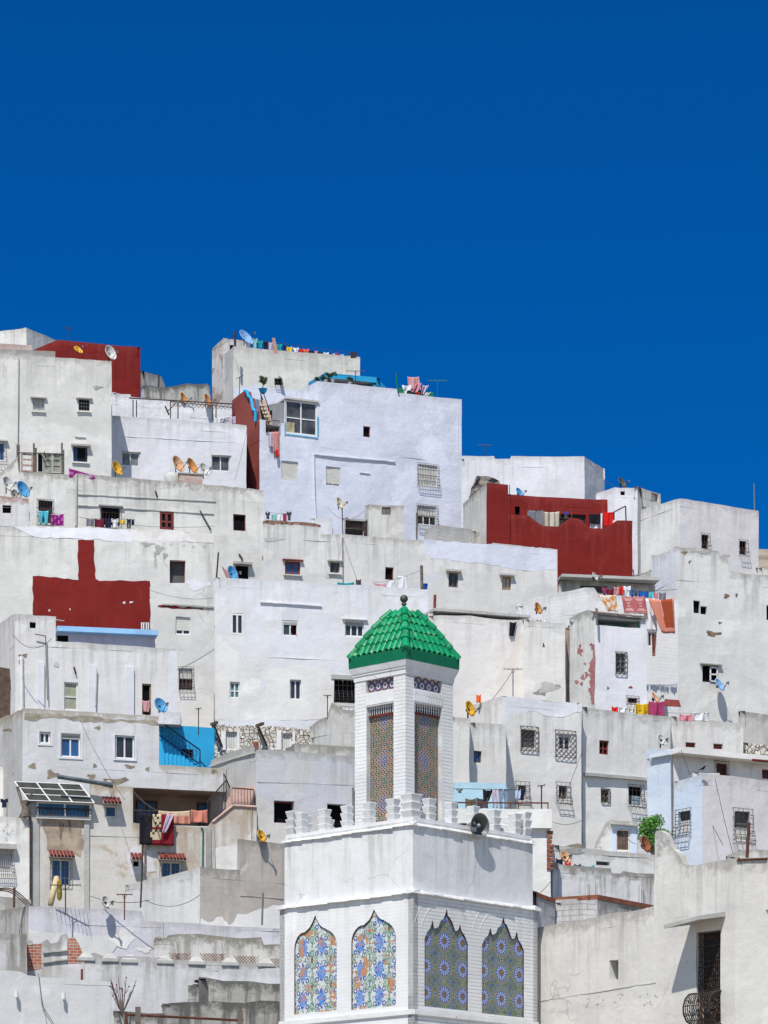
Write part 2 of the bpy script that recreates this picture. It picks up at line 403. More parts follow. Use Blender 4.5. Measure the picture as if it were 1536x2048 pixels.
def window(root, f, s, base):
    x0,y0,x1,y1=s['r']; u0,u1,z0,z1=f.rect(x0,y0,x1,y1)
    k=s.get('k','pane'); rd=s.get('rd',.14); w=u1-u0; h=z1-z0
    fm=s.get('fm') or WF(); gm=s.get('gm') or GLS()
    kind = 'door' if s.get('door') else 'window'
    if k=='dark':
        mb=MB(); f.sheet(mb,u0-.05,u1+.05,z0-.05,z1+.05,-rd-.02)  # flat backing sheet; dark rooms have their shade in its colour
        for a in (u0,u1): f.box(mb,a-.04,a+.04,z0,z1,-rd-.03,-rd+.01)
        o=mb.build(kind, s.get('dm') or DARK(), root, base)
        if s.get('fm'):
            mb=MB(); q=.05
            f.box(mb,u0,u0+q,z0,z1,-rd,-rd+.06); f.box(mb,u1-q,u1,z0,z1,-rd,-rd+.06); f.box(mb,u0+q,u1-q,z1-q,z1,-rd,-rd+.06); f.box(mb,u0+q,u1-q,z0,z0+q,-rd,-rd+.06)
            mb.build('frame', fm, o, base)
    elif k=='recess':
        d=s.get('d',1.5); mb=MB(); m=s['dm']; e=.004
        A=lambda u,z,o: f.w(u,z,o)
        uu0,uu1,zz0,zz1=u0-.02,u1+.02,z0-.02,z1+.02; o0=-rd-e
        mb.face([A(uu0,zz0,-d),A(uu1,zz0,-d),A(uu1,zz1,-d),A(uu0,zz1,-d)])
        mb.face([A(uu0,zz0,o0),A(uu0,zz0,-d),A(uu0,zz1,-d),A(uu0,zz1,o0)])
        mb.face([A(uu1,zz0,-d),A(uu1,zz0,o0),A(uu1,zz1,o0),A(uu1,zz1,-d)])
        mb.face([A(uu0,zz1,-d),A(uu1,zz1,-d),A(uu1,zz1,o0),A(uu0,zz1,o0)])
        mb.face([A(uu0,zz0,o0),A(uu1,zz0,o0),A(uu1,zz0,-d),A(uu0,zz0,-d)])
        o=mb.build(s.get('nm','terrace_room'), m, root, base); return o
    else:
        q=s.get('fw',.06); mb=MB(); o0,o1=-rd,-rd+.06
        f.box(mb,u0,u0+q,z0,z1,o0,o1); f.box(mb,u1-q,u1,z0,z1,o0,o1)
        f.box(mb,u0+q,u1-q,z1-q,z1,o0,o1-.003); f.box(mb,u0+q,u1-q,z0,z0+q,o0,o1-.003)
        sh=s.get('sh',0)
        zt=z1-q-(h-2*q)*sh
        nc=s.get('nc',2); nr=s.get('nr',1)
        if sh<.97:
            for i in range(1,nc):
                c=u0+w*i/nc; f.box(mb,c-q*.5,c+q*.5,z0+q,zt,o0,o1-.005)
            for i in range(1,nr):
                c=z0+(zt-z0)*i/nr; f.box(mb,u0+q,u1-q,c-q*.4,c+q*.4,o0,o1-.008)
        o=mb.build(kind, fm, root, base)
        if k=='planks':
            mb=MB(); n=4
            for i in range(n): f.box(mb,u0+q+(w-2*q)*i/n+.006,u0+q+(w-2*q)*(i+1)/n-.006,z0+q*.4,z1-q,o0+.01,o1-.015)
            mb.build('planks', s.get('gm') or GWD(), o, base)
        elif sh<.97:
            pa,pb=s.get('open',(0,1)); mb=MB(); f.sheet(mb,u0+q*.5+(w-q)*pa,u0+q*.5+(w-q)*pb,z0+q*.5,zt,o0+.02); mb.build('pane', gm, o, base)
            if 'open' in s:
                mb=MB(); f.sheet(mb,u0-.6,u1+.6,z0-.6,z1+.5,-rd-.8); mb.build('room_dark_sheet', DARK(), o, base)  # dark sheet paints the unlit room behind the open half
        if sh>0:
            mb=MB(); n=max(3,int((z1-q-zt)/.07)); 
            for i in range(n):
                a=zt+(z1-q-zt)*i/n; b=zt+(z1-q-zt)*(i+1)/n
                f.box(mb,u0+q*.6,u1-q*.6,a+.006,b-.004,o1-.04,o1+.015)
            f.sheet(mb,u0+q*.6,u1-q*.6,zt,z1-q,o1-.03)
            mb.build('shutter', s.get('sm') or SH(), o, base)
    if s.get('cur'):
        mb=MB(); cu=s['cur']; a0,a1,b0,b1=cu[:4]; n=14
        oo=cu[5] if len(cu)>5 else -rd+.05
        for i in range(n):
            ua=u0+w*(a0+(a1-a0)*i/n); ub=u0+w*(a0+(a1-a0)*(i+1)/n)
            oa=oo+.025*(i%2); ob=oo+.025*((i+1)%2)
            mb.face([f.w(ua,z0+h*b0,oa),f.w(ub,z0+h*b0,ob),f.w(ub,z0+h*b1,ob),f.w(ua,z0+h*b1,oa)])
        mb.build('curtain', cu[4] or CU(), o, base)
    if s.get('gr'):
        e=s.get('ge',.06); grille(f,u0-e,u1+e,z0-e*1.6,z1+e,s['gr'],o,base,s.get('grm') or IR(),s.get('gn'))
    if s.get('hood'):
        mb=MB(); hd=s['hood']; e=.14; th=.07 if not isinstance(hd,tuple) else hd[0]; dp=.14 if not isinstance(hd,tuple) else hd[1]
        f.box(mb,u0-e,u1+e*1.1,z1+.02,z1+.02+th,-.03,dp); mb.build('lintel', s.get('hm') or CON(), o, base)
    if s.get('sill'):
        mb=MB(); f.box(mb,u0-.09,u1+.09,z0-.08,z0-.01,-.03,.11); mb.build('sill', s.get('slm') or WH(), o, base)
    if s.get('tiles'):
        mb=MB(); e=.12; z=z1+.10; dp=.42; n=max(3,int((w+2*e)/.13))
        mb.box8([f.w(u0-e,z-.10,dp),f.w(u1+e,z-.10,dp),f.w(u1+e,z+.02,-.02),f.w(u0-e,z+.02,-.02),
                 f.w(u0-e,z-.05,dp),f.w(u1+e,z-.05,dp),f.w(u1+e,z+.21,-.02),f.w(u0-e,z+.21,-.02)])
        hb=mb.build('hood', CON(), o, base); mb=MB()
        for i in range(n):
            c=u0-e+(w+2*e)*(i+.5)/n; mb.tube(f.w(c,z-.05,dp+.02),f.w(c,z+.20,.0),(w+2*e)/n*.48,6)
        mb.build('tiles', RT(), o, base)
    return o

def hole(f, s):
    x0,y0,x1,y1=s['r']; u0,u1,z0,z1=f.rect(x0,y0,x1,y1)
    return dict(u0=u0,u1=u1,zb=z0,top=[(u0,z1),(u1,z1)],rd=s.get('rd',.14))

def w(x0,y0,x1,y1,k='pane',**o):
    d=dict(r=(x0,y0,x1,y1),k=k); d.update(o); return d

def box(root, mat, Y, C, R, L=None, a=None, b=None, D=5.0, pr=None, pl=None, win=(), winL=(), zb=None, t=.22, drop=.5,
        matL=None, name='wall', roof=True, jit=.018, base=None, wb=.035):
    base = BASE[root.name] if base is None else base
    Pc=W(C[0],C[1],Y)
    if a is None:
        Y1=Y*(HY-C[1])/(HY-R[1]); Pr=W(R[0],R[1],Y1); dr=Vector((Pr.x-Pc.x,Pr.y-Pc.y)).normalized()
    else: dr=Vector((math.cos(R_(a)),math.sin(R_(a))))
    fR=Face((Pc.x,Pc.y),dr); uR=fR.u(R[0])
    pRz=fR.uz(*R)[1] if R[1] is not None else Pc.z
    if L is None:
        k=Pc.x/Pc.y; ang=math.atan(k)+R_(1.0); dl=Vector((math.sin(ang),math.cos(ang))); lenL=D; zL=Pc.z
    else:
        dl=Vector((-dr.y,dr.x)) if b is None else Vector((-math.cos(R_(b)),math.sin(R_(b))))
        ff=Face((Pc.x,Pc.y),-dl); lenL=-ff.u(L[0]); zL=ff.uz(L[0],L[1])[1] if L[1] is not None else Pc.z
    c2=Vector((Pc.x,Pc.y)); l2=c2+dl*lenL; r2=c2+dr*uR; b2=r2+dl*max(lenL,D if L is None else lenL)
    fL=Face(l2,c2-l2); fS=Face(r2,b2-r2); fB=Face(b2,l2-b2)
    zb = ground(Y)-2.0 if zb is None else zb
    profR=[fR.uz(*p) for p in pr] if pr else [(0,Pc.z),(uR,pRz)]
    profL=[fL.uz(*p) for p in pl] if pl else [(0,zL),(lenL,Pc.z)]
    if pr: profR[0]=(0.0,profR[0][1]); profR[-1]=(uR,profR[-1][1])
    if pl: profL[0]=(0.0,profL[0][1]); profL[-1]=(lenL,profL[-1][1])
    topR=profR[-1][1]; topL=profL[0][1]
    rz=min(min(z for u,z in profR),min(z for u,z in profL))-drop
    if rz<zb: rz=zb+.05
    hR=[hole(fR,s) for s in win]; hL=[hole(fL,s) for s in winL]
    mb=MB()
    wallmesh(mb,fR,profR,zb,hR,t,rz,capL=profL[-1][1],capR=topR-.02,jit=jit,wb=wb)
    mbL=MB() if matL else mb
    wallmesh(mbL,fL,[(u,z-.004) for u,z in profL],zb,hL,t,rz,capL=topL-.02,capR=profR[0][1],jit=jit,wb=wb)
    LS=(b2-r2).length; tS=min(topR,topL if L is None else topR); zm_=min(rz+drop,topR)-.008; wallmesh(mb,fS,[(0,topR-.008),(LS*.5,topR-.008),(LS*.5+.002,zm_),(LS,zm_)] if topR-zm_>.3 else [(0,topR-.008),(LS,zm_)],zb,(),t,rz,capL=topR,capR=zm_,jit=jit,wb=wb)
    zmin=rz+drop-.012; wallmesh(mb,fB,[(0,zmin),((l2-b2).length,zmin)],zb,(),t,rz,capL=zmin,capR=zmin,jit=jit,wb=wb)
    o=mb.build(name,mat,root,base)
    oL=o
    if matL: oL=mbL.build('side_wall',matL,root,base)
    if roof:
        m2=MB(); q=.03
        m2.face([(p.x,p.y,rz) for p in (c2,r2,b2,l2)]); m2.build('roof',CON(),root,base)
    for s in win: window(o,fR,s,base) if s.get('k')!='recess' else window(root,fR,s,base)
    for s in winL: window(root,fL,s,base)
    return dict(hR=hR,hL=hL,R=fR,L=fL,root=root,base=base,o=o,oL=oL,z=Pc.z)

def H(label, mat, Y, C, R, name='house', cat='house', group=None, **k):
    Pc=W(C[0],C[1],Y)
    root=thing(name,label,cat,(Pc.x,Pc.y,ground(Y)),group=group)
    d=box(root,mat,Y,C,R,**k); return d

def patch(h, pts, mat, face='R', name='paint_patch', jit=.05, step=.22, off=.006):
    f=h[face]; q=[f.uz(*p) for p in pts]; out=[]
    for (a,b),(c,d) in zip(q,q[1:]+q[:1]):
        L=math.hypot(c-a,d-b); n=max(1,int(L/step))
        for i in range(n):
            t=i/n; out.append((a+(c-a)*t+rnd.uniform(-jit,jit), b+(d-b)*t+rnd.uniform(-jit,jit)))
    mb=MB(); top=max(z for u,z in out); HL=h['h'+face]
    us=[u for u,z in out]; ua_,ub_=min(us),max(us); ct=[ua_,ub_]+[u_+e_ for u_,z_ in out for e_ in (-.004,.004) if ua_<u_+e_<ub_]+[v for hh in HL for v in (hh['u0'],hh['u1']) if ua_<v<ub_]
    k=ua_
    while k<ub_: ct.append(k); k+=.14
    ct=sorted(set(round(c,4) for c in ct)); E=list(zip(out,out[1:]+out[:1]))
    def cross(u):
        r=[]
        for (a,b),(c,d) in E:
            if (a<=u<c) or (c<=u<a): r.append(b+(d-b)*(u-a)/(c-a))
        return sorted(r)
    for ua,ub in zip(ct,ct[1:]):
        if ub-ua<1e-3: continue
        A=cross(ua+1e-4); B=cross(ub-1e-4)
        if len(A)!=len(B):
            m=cross((ua+ub)/2)
            A=A if len(A)==len(m) else m; B=B if len(B)==len(m) else m
        for i in range(0,len(A)-1,2):
            ivs=[(A[i],B[i],A[i+1],B[i+1])]
            for hh in HL:
                if hh['u0']<(ua+ub)/2<hh['u1']:
                    hb,ht_=hh['zb'],max(z for u,z in hh['top']); nv=[]
                    for (p,q,r,s) in ivs:
                        if min(r,s)<=hb or max(p,q)>=ht_: nv.append((p,q,r,s)); continue
                        if min(p,q)<hb: nv.append((p,q,hb,hb))
                        if max(r,s)>ht_: nv.append((ht_,ht_,r,s))
                    ivs=nv
            for (p,q,r,s) in ivs:
                lo=max(p,q); hi=min(r,s); cur=(p,q)
                for z2 in [(k*.8,k*.8) for k in range(int(lo/.8)+1,int(hi/.8)+1) if lo+.02<k*.8<hi-.02]+[(r,s)]:
                    mb.face([f.w(ua,cur[0],off),f.w(ub,cur[1],off),f.w(ub,z2[1],off),f.w(ua,z2[0],off)],[(ua,top-cur[0]+3),(ub,top-cur[1]+3),(ub,top-z2[1]+3),(ua,top-z2[0]+3)]); cur=z2
    mb.v=[wob(v,.035) for v in mb.v]
    o=mb.build(name, mat, h['o'] if face=='R' else h['oL'], h['base']); o.visible_shadow=True
    return o
def blob(h, cx, cy, rx, ry, mat, face='R', name='bare_patch', off=.007):
    pts=[]; n=14; ph=rnd.uniform(0,6)
    for i in range(n):
        t=2*math.pi*i/n; q=1+.28*math.sin(3*t+ph)+rnd.uniform(-.2,.2)
        pts.append((cx+rx*q*math.cos(t), cy+ry*q*math.sin(t)))
    return patch(h,pts,mat,face,name,jit=.02,step=.3,off=off)
def ledge(h, p0, p1, th=.10, out=.14, mat=None, face='R', name='ledge'):
    f=h[face]; u0,z0=f.uz(*p0); u1,z1=f.uz(*p1); mb=MB(); n=max(2,int((u1-u0)/.5))
    for i in range(n):
        a=u0+(u1-u0)*i/n; b=u0+(u1-u0)*(i+1)/n-.002; za=z0+(z1-z0)*i/n+rnd.uniform(-.012,.012); zc=z0+(z1-z0)*(i+1)/n+rnd.uniform(-.012,.012)
        mb.box8([f.w(a,za-th,out),f.w(b,zc-th,out),f.w(b,zc-th,-.02),f.w(a,za-th,-.02),f.w(a,za,out),f.w(b,zc,out),f.w(b,zc,-.02),f.w(a,za,-.02)])
    return mb.build(name, mat or CON(), h['o'] if face=='R' else h['oL'], h['base'])
def pipe(h, pts, r=.045, mat=None, face='R', off=.06, name='pipe'):
    f=h[face]; mb=MB(); mb.path([f.P(x,y,off) for x,y in pts],r,6)
    return mb.build(name, mat or LI(), h['o'] if face=='R' else h['oL'], h['base'])
# ---------------------------------------------------------------- props
def dish(label, px, py, Y, r=.42, c='orange', az=50, el=28, pole=.5, rim=None):
    """offset satellite dish: bowl, rim, feed arm with horn, tube mount. px,py = bowl centre in the photo"""
    cols=dict(orange=(.62,.27,.075),yellow=(.70,.38,.03),cream=(.66,.60,.46),white=(.60,.60,.58),blue=(.08,.30,.55),
              paleblue=(.22,.40,.68),grey=(.30,.31,.31),rusty=(.30,.09,.04),dark=(.08,.085,.085),peach=(.66,.38,.2))
    m=paint('dish_'+c, cols[c], .45, var=.12, rust=(.20,.09,.04) if c not in('blue','paleblue') else None, rustamt=.3 if c!='rusty' else .9, scale=1.6)
    p=W(px,py,Y)
    root=thing('satellite_dish',label,'satellite dish',(p.x,p.y,p.z-pole))
    base=BASE[root.name]
    d=Vector((math.sin(R_(az))*math.cos(R_(el)),-math.cos(R_(az))*math.cos(R_(el)),math.sin(R_(el))))
    up=Vector((0,0,1)); sx=up.cross(d).normalized(); sy=d.cross(sx).normalized()
    M=Matrix.Translation(p)@Matrix((sx,sy,d)).transposed().to_4x4()@Matrix.Diagonal((.92,1.06,1,1))
    mb=MB(); pr=[(r*t, .16*r/.42*(t*t-1)*1.1) for t in (0.01,.25,.5,.7,.85,.95,1)]+[(r*1.03,.0),(r*1.03,-.02)]
    mb.lathe(pr,28,M); o=mb.build('reflector',m,root,base,smooth=True); o.modifiers.new('Solidify','SOLIDIFY').thickness=.012
    back=p-d*(.2*r/.42); mb=MB()
    mb.tube(back,(back.x,back.y,p.z-pole),.028,8); mb.tube(back+sx*.1,back-sx*.1,.035,6); mb.tube(back+d*.06,back-d*.07,.05,6)
    mb.build('mount',IR(),root,base)
    lo=p-sy*r*1.0; tip=p+d*r*1.25-sy*r*.55; mb=MB()
    mb.tube(lo,tip,.016,6); mb.tube(p-sx*r*.85-sy*r*.3,tip,.007,4); mb.tube(p+sx*r*.85-sy*r*.3,tip,.007,4)
    o=mb.build('feed_arm',IR(),root,base)
    mb=MB(); dd=(p-tip).normalized(); mb.tube(tip-dd*.06,tip+dd*.06,.045,8,.03); mb.tube(tip,tip-sy*.12,.03,6); mb.build('receiver',LI(),o,base)
    return root

def antenna(label, px, y0, y1, Y, wpx=26, mat=None, tilt=0.0, n=5, ang=0):
    """mast from y1 (foot) to y0 (top) with a boom of short rods"""
    m=mat or IR(); a=W(px,y1,Y); b=W(px,y0,Y); root=thing('tv_antenna',label,'antenna',tuple(a)); base=BASE[root.name]
    mb=MB(); mb.tube(a-Vector((0,0,.3)),b,.022,6); mb.build('mast',m,root,base)
    L=wpx/F*Y; c=math.cos(R_(ang)); s_=math.sin(R_(ang)); e=Vector((c,s_,tilt)); mb=MB()
    mb.tube(b-e*L/2,b+e*L/2,.018,5)
    for i in range(n):
        q=b+e*(L*(i/(n-1)-.5)); v=Vector((-s_,c,0))*.22; mb.tube(q-v,q+v,.010,4)
    mb.tube(b-Vector((0,0,.18)),b+e*L*.15,.010,4); mb.tube(b-Vector((0,0,.18)),b-e*L*.15,.010,4)
    mb.build('boom',m,root,base)
    return root

def pole(label, pts, Y, r=.03, mat=None, name='pole', cat='pole', lean=0):
    ps=[W(x,y,Y+lean*i) for i,(x,y) in enumerate(pts)]; mb=MB(); mb.path(ps,r,6)
    o=mb.build(name,mat or IR(),None,min(ps,key=lambda p:p.z)); tag(o,label,cat); return o

def clothm(name,c): return paint('cloth_'+name,c,.95,var=.1,spec=.1,scale=2.5)
CC=dict(navy=(.02,.025,.06),black=(.015,.015,.02),teal=(.02,.30,.33),mint=(.25,.5,.45),white=(.72,.72,.75),grey=(.20,.20,.24),yellow=(.75,.50,.02),
 red=(.65,.02,.015),orange=(.75,.15,.04),pink=(.60,.22,.26),lilac=(.50,.42,.52),blue=(.02,.12,.45),sky=(.10,.50,.62),purple=(.22,.02,.18),maroon=(.16,.02,.04),
 jeans=(.20,.27,.36),charcoal=(.07,.07,.08),magenta=(.35,.05,.13),cream=(.62,.56,.46),salmon=(.62,.24,.18),mustard=(.62,.38,.015),darkgreen=(.02,.06,.04),brown=(.12,.06,.04),olive=(.12,.12,.09),rust=(.33,.075,.03),paleblue=(.45,.53,.68),rose=(.58,.30,.32))
def cloth(label, f, x0,y0,x1,y1, c, kind='sheet', off=.3, name=None, cat=None, wav=.035, slant=0.0, pat=None, group=None, y0b=None):
    """hanging cloth on plane f pushed off by 'off'; hangs from y0 to y1. slant shifts the bottom; y0b = top at right side"""
    u0,za=f.uz(x0,y0,off); u1,zb_=f.uz(x1,y0b if y0b is not None else y0,off); zb0=f.uz((x0+x1)/2,y1,off)[1]
    nu=16; nv=12; wd=u1-u0; mb=MB(); g={}
    ph=rnd.uniform(0,6)
    def pt(i,j):
        s=i/nu; t=j/nv; zt=za+(zb_-za)*s-.05*math.sin(math.pi*s)*(1 if kind!='shirt' else .4); h=zt-zb0
        u=u0+wd*s+slant*wd*t; z=zt-h*t
        if kind in('sheet','rug'): z-= (rnd.uniform(-.01,.01) if j==nv else 0)
        if kind=='trousers': u=u0+wd*(.5+(s-.5)*(1-.18*t))+slant*wd*t
        if kind=='drape': u=u0+wd*(.5+(s-.5)*(1-.45*t))+slant*wd*t; 
        o=off+wav*(.3+.7*t)*math.sin(s*9+ph+t*1.5)+wav*.4*math.sin(s*21+ph)
        return f.w(u,z,o)
    for j in range(nv):
        for i in range(nu):
            s=(i+.5)/nu; t=(j+.5)/nv
            if kind=='shirt':
                if t>.38 and (s<.2 or s>.8): continue
                if t<.10 and .38<s<.62: continue
            if kind=='trousers' and t>.3 and abs(s-.5)<.07+.05*t: continue
            if kind=='rug' and False: continue
            cc=None
            if pat: cc=pat(s,t)
            mb.face([pt(i,j+1),pt(i+1,j+1),pt(i+1,j),pt(i,j)],None,cc)
    if pat: m=vcol('cloth_pattern',.95,.1,.05)
    else: m=clothm(c,CC[c])
    nm=name or dict(sheet='cloth',shirt='shirt',trousers='trousers',rug='rug',drape='blanket',towel='towel').get(kind,'cloth')
    # weld so that it stays one continuous cloth
    o=mb.build(nm,m,None,f.w((u0+u1)/2,zb0,off),smooth=True)
    bm=bmesh.new(); bm.from_mesh(o.data); bmesh.ops.remove_doubles(bm,verts=bm.verts,dist=.012); bm.to_mesh(o.data); bm.free()
    o.modifiers.new('Solidify','SOLIDIFY').thickness=.01
    tag(o,label,cat or nm.replace('_',' '),group); return o
def line(label, f, pts, off=.3, r=.008, sag=.0, name='clothes_line', cat='clothes line', mat=None):
    mb=MB(); P=[]
    for (a,b) in zip(pts,pts[1:]):
        p=f.P(a[0],a[1],off); q=f.P(b[0],b[1],off)
        for i in range(9):
            t=i/8; v=p.lerp(q,t); v.z-=sag*4*t*(1-t); P.append(v)
    mb.path(P,r,4); o=mb.build(name,mat or IR(),None,P[0]); tag(o,label,cat); return o

def railing(root, f, u0,u1,z0,z1, off=0, mat=None, n=None, z0b=None,z1b=None, base=None, mids=0, name='railing', lattice=False, r=.014):
    z0b=z0 if z0b is None else z0b; z1b=z1 if z1b is None else z1b
    mb=MB(); n=n or max(2,int(abs(u1-u0)/.14))
    mb.tube(f.w(u0,z1,off),f.w(u1,z1b,off),r*1.6,5); mb.tube(f.w(u0,z0,off),f.w(u1,z0b,off),r*1.2,5)
    for i in range(n+1):
        t=i/n; mb.tube(f.w(u0+(u1-u0)*t,z0+(z0b-z0)*t,off),f.w(u0+(u1-u0)*t,z1+(z1b-z1)*t,off),r,4)
    for k in range(mids):
        t=(k+1)/(mids+1); mb.tube(f.w(u0,z0+(z1-z0)*t,off),f.w(u1,z0b+(z1b-z0b)*t,off),r,4)
    return mb.build(name,mat or IR(),root,base)

def leafball(name, c, rx, ry, rz, n, mat, parent, base, ls=.09, seed=1, clumps=9):
    rr=random.Random(seed); mb=MB(); cl=[]
    for i in range(clumps):
        t=rr.uniform(0,6.28); ph=rr.uniform(-1,1); q=rr.uniform(.35,.8)
        cl.append((c.x+rx*q*math.cos(t)*math.sqrt(1-ph*ph), c.y+ry*q*math.sin(t)*math.sqrt(1-ph*ph), c.z+rz*q*ph, rr.uniform(.28,.5)))
    for i in range(n):
        x,y,z,q=rr.choice(cl)
        v=Vector((rr.gauss(0,1),rr.gauss(0,1),rr.gauss(0,1))).normalized()*rr.uniform(.5,1.0)
        p=Vector((x+v.x*rx*q,y+v.y*ry*q,z+v.z*rz*q))
        a=Vector((rr.gauss(0,1),rr.gauss(0,1),rr.gauss(0,1)+.6)).normalized(); b=a.orthogonal().normalized(); cc_=a.cross(b); s=ls*rr.uniform(.6,1.3)
        mb.face([p-b*s*.45,p+cc_*s,p+b*s*.45,p-cc_*s])
    return mb.build(name, mat, parent, base)
def leafm(name,c1,c2):
    if name in MATS: return MATS[name]
    n=N(name); tc=n.n('ShaderNodeTexCoord'); f=n.noise(tc.outputs['Object'],4.5,3,.7)
    n.l(n.mix(n.ramp(f,.35,.65),c4(c1),c4(c2)), n.b.inputs['Base Color']); n.b.inputs['Roughness'].default_value=.6
    MATS[name]=n.m; return n.m

def skin(name, verts, edges, mat, parent, base, sub=2):
    """verts: (x,y,z,r); grows one continuous surface"""
    me=bpy.data.meshes.new(name); me.from_pydata([Vector(v[:3])-base for v in verts],edges,[])
    me.materials.append(mat); o=bpy.data.objects.new(name,me); col.objects.link(o)
    o.modifiers.new('Skin','SKIN'); sm=o.modifiers.new('Sub','SUBSURF'); sm.levels=sub; sm.render_levels=sub
    if not me.skin_vertices: me.skin_vertices.new()
    for i,v in enumerate(verts): me.skin_vertices[0].data[i].radius=(v[3],v[3])
    me.skin_vertices[0].data[0].use_root=True
    if parent is not None: o.parent=parent
    else: o.location=base
    return o
SKIN=lambda: paint('skin',(.34,.17,.11),.6,var=.1)

def person(label, p, facing, arms, shirt, hair=None, legs=True, lean=0.0, scale=1.0):
    """upright figure; p = feet; facing = unit xy; arms = two hand positions in local (side, forward, up) metres"""
    root=thing('person',label,'person',tuple(p)); base=BASE[root.name]
    fx=Vector((facing[0],facing[1],0)).normalized(); sx=Vector((-fx.y,fx.x,0))*-1
    def q(s,f,u,r): 
        v=Vector(p)+(sx*s+fx*(f+lean*max(0,u-.95))+Vector((0,0,u)))*scale; return (v.x,v.y,v.z,r*scale)
    V=[q(0,0,.98,.15),q(0,0,1.18,.13),q(0,.01,1.38,.15),q(0,.01,1.50,.06),q(0,.02,1.60,.085),q(0,.03,1.70,.09)]
    E=[(0,1),(1,2),(2,3),(3,4),(4,5)]
    for sd in (-1,1):
        i=len(V); V+= [q(.20*sd,0,1.42,.055)]; E.append((2,i))
        h=arms[0] if sd<0 else arms[1]; eu=((.22*sd+h[0])/2+.05*sd,(h[1])/2-.02,(1.42+h[2])/2-.08)
        V+=[q(*eu,.042),q(*h,.028)]; E+=[(i,i+1),(i+1,i+2)]
        # palm with five fingers
        j=i+2; V.append(q(h[0],h[1]+.05,h[2]+.005,.024)); E.append((j,j+1))
        for k,(dx,L) in enumerate(((-.03,.055),(-.01,.07),(.01,.065),(.03,.05))):
            V.append(q(h[0]+dx,h[1]+.06+L,h[2]-.02,.008)); E.append((j+1,len(V)-1))
        V.append(q(h[0]-.05*sd,h[1]+.06,h[2],.009)); E.append((j,len(V)-1))
        if legs:
            i=len(V); V+=[q(.09*sd,0,.86,.085),q(.10*sd,.02,.48,.06),q(.10*sd,0,.08,.04),q(.10*sd,.14,.03,.035)]
            E+=[(0,i),(i,i+1),(i+1,i+2),(i+2,i+3)]
    skin('body',V,E,SKIN(),root,base)
    # face: nose, eyes, mouth, ears
    def pt(s,f,u): v=q(s,f,u,0); return Vector(v[:3])
    mb=MB()
    mb.lathe([(.16,-.30),(.185,-.1),(.175,.08),(.20,.16),(.17,.24),(.07,.27)],14,Matrix.Translation(pt(0,0,1.22))@Matrix.Rotation(math.atan2(fx.y,fx.x)-math.pi/2,4,'Z')@Matrix.Diagonal((1.05,.8,1,1))@Matrix.Scale(scale,4))
    for sd in (-1,1):
        h=arms[0] if sd<0 else arms[1]; e=((.22*sd+h[0])/2+.05*sd,(h[1])/2-.02,(1.42+h[2])/2-.08)
        mb.tube(pt(.17*sd,0,1.44),pt(*e),.075*scale,8,.065*scale)
    mb.build('shirt',clothm(*shirt),root,base,smooth=True)
    mb=MB(); c=pt(0,.0,1.70); S=Matrix.Translation(c)
    prof=[(.003,.135),(.06,.12),(.10,.07),(.112,.0),(.105,-.06)]
    mb.lathe(prof,14,S@Matrix.Scale(scale,4)); mb.build('headwear' if hair and hair[2]=='cap' else 'hair',clothm(hair[0],hair[1]) if hair else clothm('hair',(.02,.012,.01)),root,base,smooth=True)
    mb=MB()
    for sd in (-1,1):
        mb.lathe([(.002,.014),(.012,.006),(.012,-.006),(.002,-.014)],8,Matrix.Translation(pt(.035*sd,.115,1.66))@Matrix.Scale(scale,4))
    mb.build('eyes',paint('eye_dark',(.02,.015,.01),.3),root,base,smooth=True)
    mb=MB(); mb.tube(pt(0,.11,1.665),pt(0,.145,1.625),.010,6,.018); mb.tube(pt(-.03,.115,1.585),pt(.03,.115,1.585),.008,6)
    for sd in (-1,1): mb.tube(pt(.10*sd,.02,1.66),pt(.115*sd,.0,1.62),.018,6)
    mb.build('facial_features',SKIN(),root,base,smooth=True)
    return root
